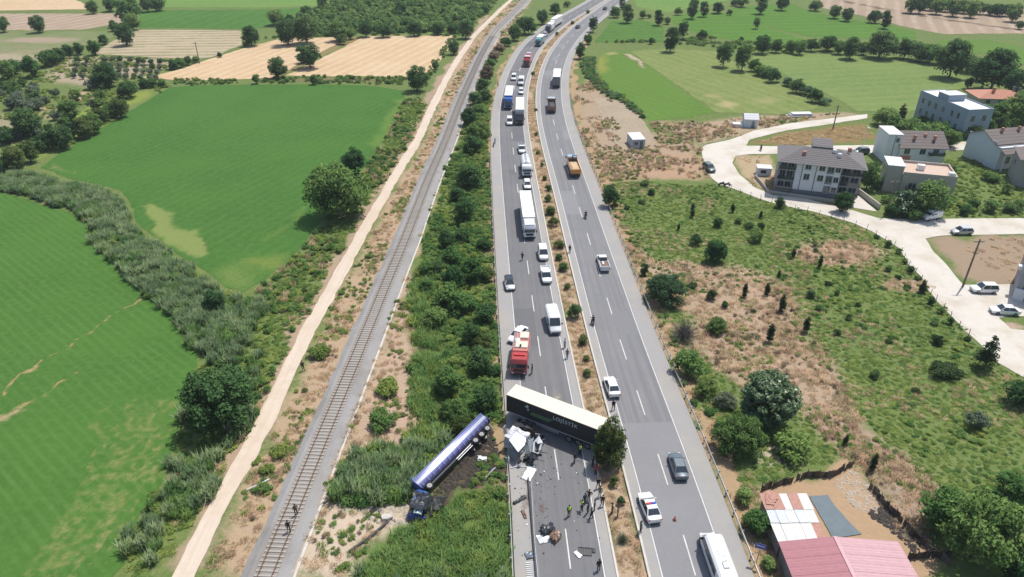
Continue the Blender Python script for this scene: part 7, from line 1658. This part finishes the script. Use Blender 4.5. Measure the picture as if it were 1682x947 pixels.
# ================================================================ PEOPLE
def person_mesh(seed, pose):
    """one continuous skinned body; pose gives joint offsets (x right, y forward, z up), 1.75 m tall"""
    J = {'pelvis': (0, 0, .95), 'waist': (0, 0, 1.12), 'chest': (0, .01, 1.32), 'neck': (0, .0, 1.48), 'head': (0, .02, 1.58), 'crown': (0, .01, 1.72), 'nose': (0, .10, 1.61),
         'hipl': (-.10, 0, .91), 'kneel': (-.11, .02, .50), 'ankl': (-.12, -.02, .09), 'toel': (-.13, .15, .04), 'hipr': (.10, 0, .91), 'kneer': (.11, .02, .50), 'ankr': (.12, -.02, .09), 'toer': (.13, .15, .04),
         'shl': (-.19, 0, 1.42), 'ell': (-.25, -.03, 1.15), 'wrl': (-.25, .06, .91), 'hal': (-.25, .10, .82), 'shr': (.19, 0, 1.42), 'elr': (.25, -.03, 1.15), 'wrr': (.25, .06, .91), 'har': (.25, .10, .82)}
    J.update(pose)
    Rd = {'pelvis': (.145, .11), 'waist': (.135, .10), 'chest': (.165, .115), 'neck': (.06, .06), 'head': (.085, .095), 'crown': (.06, .07), 'nose': (.02, .02), 'hipl': (.09, .09), 'hipr': (.09, .09), 'kneel': (.06, .06), 'kneer': (.06, .06), 'ankl': (.045, .045), 'ankr': (.045, .045), 'toel': (.045, .03), 'toer': (.045, .03), 'shl': (.065, .065), 'shr': (.065, .065), 'ell': (.045, .045), 'elr': (.045, .045), 'wrl': (.033, .033), 'wrr': (.033, .033), 'hal': (.04, .025), 'har': (.04, .025)}
    ks = list(J); E = [('pelvis', 'waist'), ('waist', 'chest'), ('chest', 'neck'), ('neck', 'head'), ('head', 'crown'), ('head', 'nose'), ('pelvis', 'hipl'), ('hipl', 'kneel'), ('kneel', 'ankl'), ('ankl', 'toel'), ('pelvis', 'hipr'), ('hipr', 'kneer'), ('kneer', 'ankr'), ('ankr', 'toer'), ('chest', 'shl'), ('shl', 'ell'), ('ell', 'wrl'), ('wrl', 'hal'), ('chest', 'shr'), ('shr', 'elr'), ('elr', 'wrr'), ('wrr', 'har')]
    for s, hk in (('l', 'hal'), ('r', 'har')):        # thumb and finger stubs
        h = Vector(J[hk]); w = Vector(J['wr' + s]); d = (h - w).normalized(); side = d.orthogonal().normalized()
        for i, o in enumerate((-.03, -.01, .01, .03)):
            k = 'f%s%d' % (s, i); J[k] = tuple(h + d * (.085 - abs(o) * .6) + side * o); Rd[k] = (.010, .010); ks.append(k); E.append((hk, k))
        k = 'th' + s; J[k] = tuple(w.lerp(h, .5) + side * .07 + d * .03); Rd[k] = (.011, .011); ks.append(k); E.append((hk, k))
    me = bpy.data.meshes.new('person'); me.from_pydata([J[k] for k in ks], [(ks.index(a), ks.index(b)) for a, b in E], [])
    o = bpy.data.objects.new('tmp', me); COL.objects.link(o); md = o.modifiers.new('skin', 'SKIN')
    if not me.skin_vertices: me.skin_vertices.new() if hasattr(me.skin_vertices, 'new') else None
    if not me.skin_vertices:
        bpy.context.view_layer.objects.active = o; o.select_set(True); bpy.ops.object.skin_root_mark if False else None
    for i, k in enumerate(ks):
        me.skin_vertices[0].data[i].radius = tuple(q * (1.22 if q > .03 else 1.0) for q in Rd[k]); me.skin_vertices[0].data[i].use_root = (k == 'pelvis')
    sb = o.modifiers.new('sub', 'SUBSURF'); sb.levels = 1; sb.render_levels = 1
    dg = bpy.context.evaluated_depsgraph_get(); m2 = bpy.data.meshes.new_from_object(o.evaluated_get(dg)); m2.name = 'person'
    bpy.data.objects.remove(o)
    m2.materials.clear()
    for i in range(4): m2.materials.append(None)
    pel, kn = Vector(J['pelvis']).z, Vector(J['neck'])
    hands = [Vector(J['hal']), Vector(J['har']), Vector(J['wrl']), Vector(J['wrr'])]
    for p in m2.polygons:
        c = p.center
        if (c - Vector(J['head'])).length < .22 and c.z > J['neck'][2] - .02 or min((c - h).length for h in hands) < .10: mi = 0
        elif c.z < .10: mi = 3
        elif c.z < pel + .02 and min((c - h).length for h in hands) > .2 and abs(c.x) < .30: mi = 2
        else: mi = 1
        p.material_index = mi; p.use_smooth = True
    hm = MB(); hd = Vector(J['head']); n = 10
    hm.loft([[(hd.x + math.cos(a) * r, hd.y - .012 + math.sin(a) * r * 1.1, hd.z + z) for a in [2 * math.pi * i / n for i in range(n)]] for r, z in ((.085, .02), (.103, .07), (.098, .13), (.066, .178), (.02, .192))])
    cv = MB(); W_ = Vector(J['waist']); C_ = Vector(J['chest'])
    cv.loft([[tuple(q + Vector((math.cos(a) * rx, math.sin(a) * ry, dz))) for a in [2 * math.pi * i / 14 for i in range(14)]] for q, rx, ry, dz in ((W_, .175, .14, -.08), (W_, .172, .135, .02), (C_, .205, .150, -.04), (C_, .20, .145, .07), (C_, .13, .11, .145))])
    return m2, hm.mesh('hair', None), cv.mesh('vest', None)
POSES = {
 'stand': {},
 'walk': {'kneel': (-.11, .16, .53), 'ankl': (-.12, .20, .10), 'toel': (-.12, .36, .06), 'kneer': (.11, .0, .50), 'ankr': (.12, -.26, .12), 'toer': (.12, -.12, .04), 'ell': (-.25, -.12, 1.17), 'wrl': (-.24, -.10, .92), 'hal': (-.24, -.09, .83), 'elr': (.25, .08, 1.17), 'wrr': (.24, .24, .99), 'har': (.24, .30, .93)},
 'point': {'elr': (.33, .14, 1.32), 'wrr': (.40, .40, 1.34), 'har': (.42, .50, 1.35), 'ell': (-.30, -.06, 1.17), 'wrl': (-.18, .06, 1.0), 'hal': (-.12, .08, .98)},
 'akimbo': {'ell': (-.40, -.04, 1.20), 'wrl': (-.20, .03, 1.03), 'hal': (-.14, .05, 1.0), 'elr': (.40, -.04, 1.20), 'wrr': (.20, .03, 1.03), 'har': (.14, .05, 1.0)},
 'ride': {'pelvis': (0, -.05, .92), 'waist': (0, .0, 1.08), 'chest': (0, .10, 1.26), 'neck': (0, .16, 1.42), 'head': (0, .20, 1.52), 'crown': (0, .19, 1.66), 'nose': (0, .28, 1.55), 'shl': (-.19, .12, 1.36), 'shr': (.19, .12, 1.36), 'ell': (-.28, .26, 1.16), 'elr': (.28, .26, 1.16), 'wrl': (-.33, .46, 1.06), 'wrr': (.33, .46, 1.06), 'hal': (-.34, .55, 1.04), 'har': (.34, .55, 1.04), 'hipl': (-.12, .0, .88), 'hipr': (.12, .0, .88), 'kneel': (-.24, .36, .70), 'kneer': (.24, .36, .70), 'ankl': (-.22, .14, .32), 'ankr': (.22, .14, .32), 'toel': (-.22, .30, .27), 'toer': (.22, .30, .27)},
}
PM = {k: person_mesh(i, v) for i, (k, v) in enumerate(POSES.items())}
SKIN = solid('skin', (.42, .26, .18), .6, var=.05); HAIR = solid('hair_dark', (.025, .02, .017), .7, var=.2); SHOE = solid('shoe', (.03, .03, .03), .7)
CLOTH = {n: solid('cloth_' + n, c, .9, var=.12, scale=6) for n, c in {'black': (.018, .018, .021), 'navy': (.025, .035, .07), 'grey': (.13, .135, .14), 'white': (.62, .62, .62), 'red': (.35, .05, .045), 'brown': (.12, .085, .06), 'denim': (.06, .085, .14), 'khaki': (.22, .19, .13)}.items()}
VEST = solid('vest_yellow', (.55, .85, .06), .7, var=.08)
def person(label, px, py, pose, rz, top, legs, vest=False, z=RZ, at=None, group=None, grey=False):
    b, h, v = PM[pose]
    loc = P(px, py, z + .9) if at is None else Vector(at)
    t = thing('person', label, 'person', (loc.x, loc.y, z if at is None else loc.z), rz, group)
    o = link_mesh('body', b, t)
    for i, m in enumerate((SKIN, CLOTH[top], CLOTH[legs], SHOE)): o.material_slots[i].link = 'OBJECT'; o.material_slots[i].material = m
    k = link_mesh('hair', h, t); k.data.materials.append(HAIR) if not k.data.materials else None; own_mat(k, HAIR)
    if vest:
        w = link_mesh('vest', v, t); w.data.materials.append(VEST) if not w.data.materials else None; own_mat(w, VEST)
    return t
person('officer in yellow vest standing alone on the lane', 935, 838, 'stand', R(200), 'navy', 'navy', True)
person('officer in yellow vest facing the group on the lane', 956, 829, 'akimbo', R(-60), 'navy', 'black', True)
person('officer in yellow vest by the rear wheels of the black trailer', 953, 738, 'point', R(20), 'navy', 'black', True)
person('person in dark clothes beside the black trailer near the vested officer', 944, 751, 'stand', R(100), 'black', 'denim')
person('person in black with arms out in the group on the lane', 968, 812, 'akimbo', R(150), 'black', 'black')
person('person in dark blue in the group next to the vested officer', 966, 834, 'stand', R(60), 'navy', 'denim')
person('person in grey shirt at the road edge of the group', 977, 829, 'stand', R(80), 'grey', 'black')
person('person in black walking on the median edge below the pine', 990, 821, 'walk', R(170), 'black', 'brown')
person('person in dark red standing just below the pine', 979, 770, 'stand', R(140), 'red', 'black')
person('person in black walking on the shoulder below the pine', 983, 792, 'walk', R(190), 'black', 'denim')
person('lone person in dark clothes on the lane at the bottom edge', 984, 927, 'stand', R(10), 'black', 'black')
person('person in light shirt on the median, right of a pair', 1015, 840, 'stand', R(250), 'khaki', 'black', z=0)
person('person in black on the median, left of a pair', 1006, 834, 'point', R(90), 'black', 'denim', z=0)
person('person standing beside the door of the police car', 1053, 864, 'stand', R(-80), 'grey', 'navy', z=.22)
person('person in denim jacket behind the two vested officers', 961, 818, 'stand', R(210), 'denim', 'black')
person('person in black at the lane line beside the group', 972, 842, 'walk', R(90), 'black', 'black')
person('person in khaki shirt on the shoulder between pine and group', 986, 806, 'stand', R(160), 'khaki', 'denim')
person('person in navy under the pine at the trailer tail', 974, 757, 'akimbo', R(60), 'navy', 'navy')
person('person in black beside the near fire truck', 874, 605, 'stand', R(80), 'black', 'black')
person('person in white shirt by the median below the panel van', 928, 563, 'stand', R(120), 'white', 'navy')
person('person in grey by the median, nearer of the two below the panel van', 932, 580, 'walk', R(160), 'grey', 'denim')
person('person walking behind the white saloon car', 1008, 664, 'walk', R(180), 'black', 'black')
person('lone person in black on the lane in front of the long lorry', 858, 420, 'walk', R(150), 'black', 'black')
person('person in black standing at the median across from the white cars', 936, 408, 'stand', R(-40), 'black', 'denim')
person('person in black walking along the dirt path', 497, 600, 'walk', R(20), 'black', 'black', z=.08)
person('person on the railway sleepers, farther of two', 485, 836, 'stand', R(40), 'brown', 'black', z=.45)
person('person on the railway sleepers, nearer of two', 473, 863, 'walk', R(200), 'black', 'black', z=.45)
person('person standing on the far shoulder beside the queue', 818, 138, 'stand', R(60), 'red', 'black')
person('person with the motorcycle on the far shoulder beside the thicket', 813, 231, 'stand', R(60), 'grey', 'black')
for b, lab in ((0, 'rider in black on the motorcycle above the flatbed pickup'), (1, 'rider in black on the motorcycle at the median side'), (2, 'rider in dark clothes on the motorcycle behind the apartment block')):
    bk = BIKES[b]; person(lab, 0, 0, 'ride', bk.rotation_euler.z - R(90), 'black', 'black', at=(bk.location.x - .25 * math.cos(bk.rotation_euler.z), bk.location.y - .25 * math.sin(bk.rotation_euler.z), bk.location.z + .02))
p = P(1108, 854, RZ); cn_ = thing('traffic_cone', 'small red traffic cone on the lane right of the police car', 'cone', (p.x, p.y, RZ)); MB().cyl((0, 0, .05), (0, 0, .7), .17, .03, n=12).build('cone_body', paint_m('cone', (.65, .10, .03)), cn_); MB().box((0, 0, .025), (.4, .4, .05), ch=.01).build('base', M_BLK, cn_)
# ================================================================ AIR
hz = MB().box((0, 1600, 34.25), (9400, 6600, 71.5)).build('haze', [])
m, nt, out = _mat('thin_summer_haze')
pv = _n(nt, 'ShaderNodeVolumePrincipled', Density=0.00016, Anisotropy=0.2)
pv.inputs['Color'].default_value = (0.86, 0.93, 1.0, 1)
nt.links.new(pv.outputs[0], out.inputs['Volume'])
hz.data.materials.append(m); hz['kind'] = 'stuff'; tag(hz, 'thin pale summer haze over the plain', 'haze')
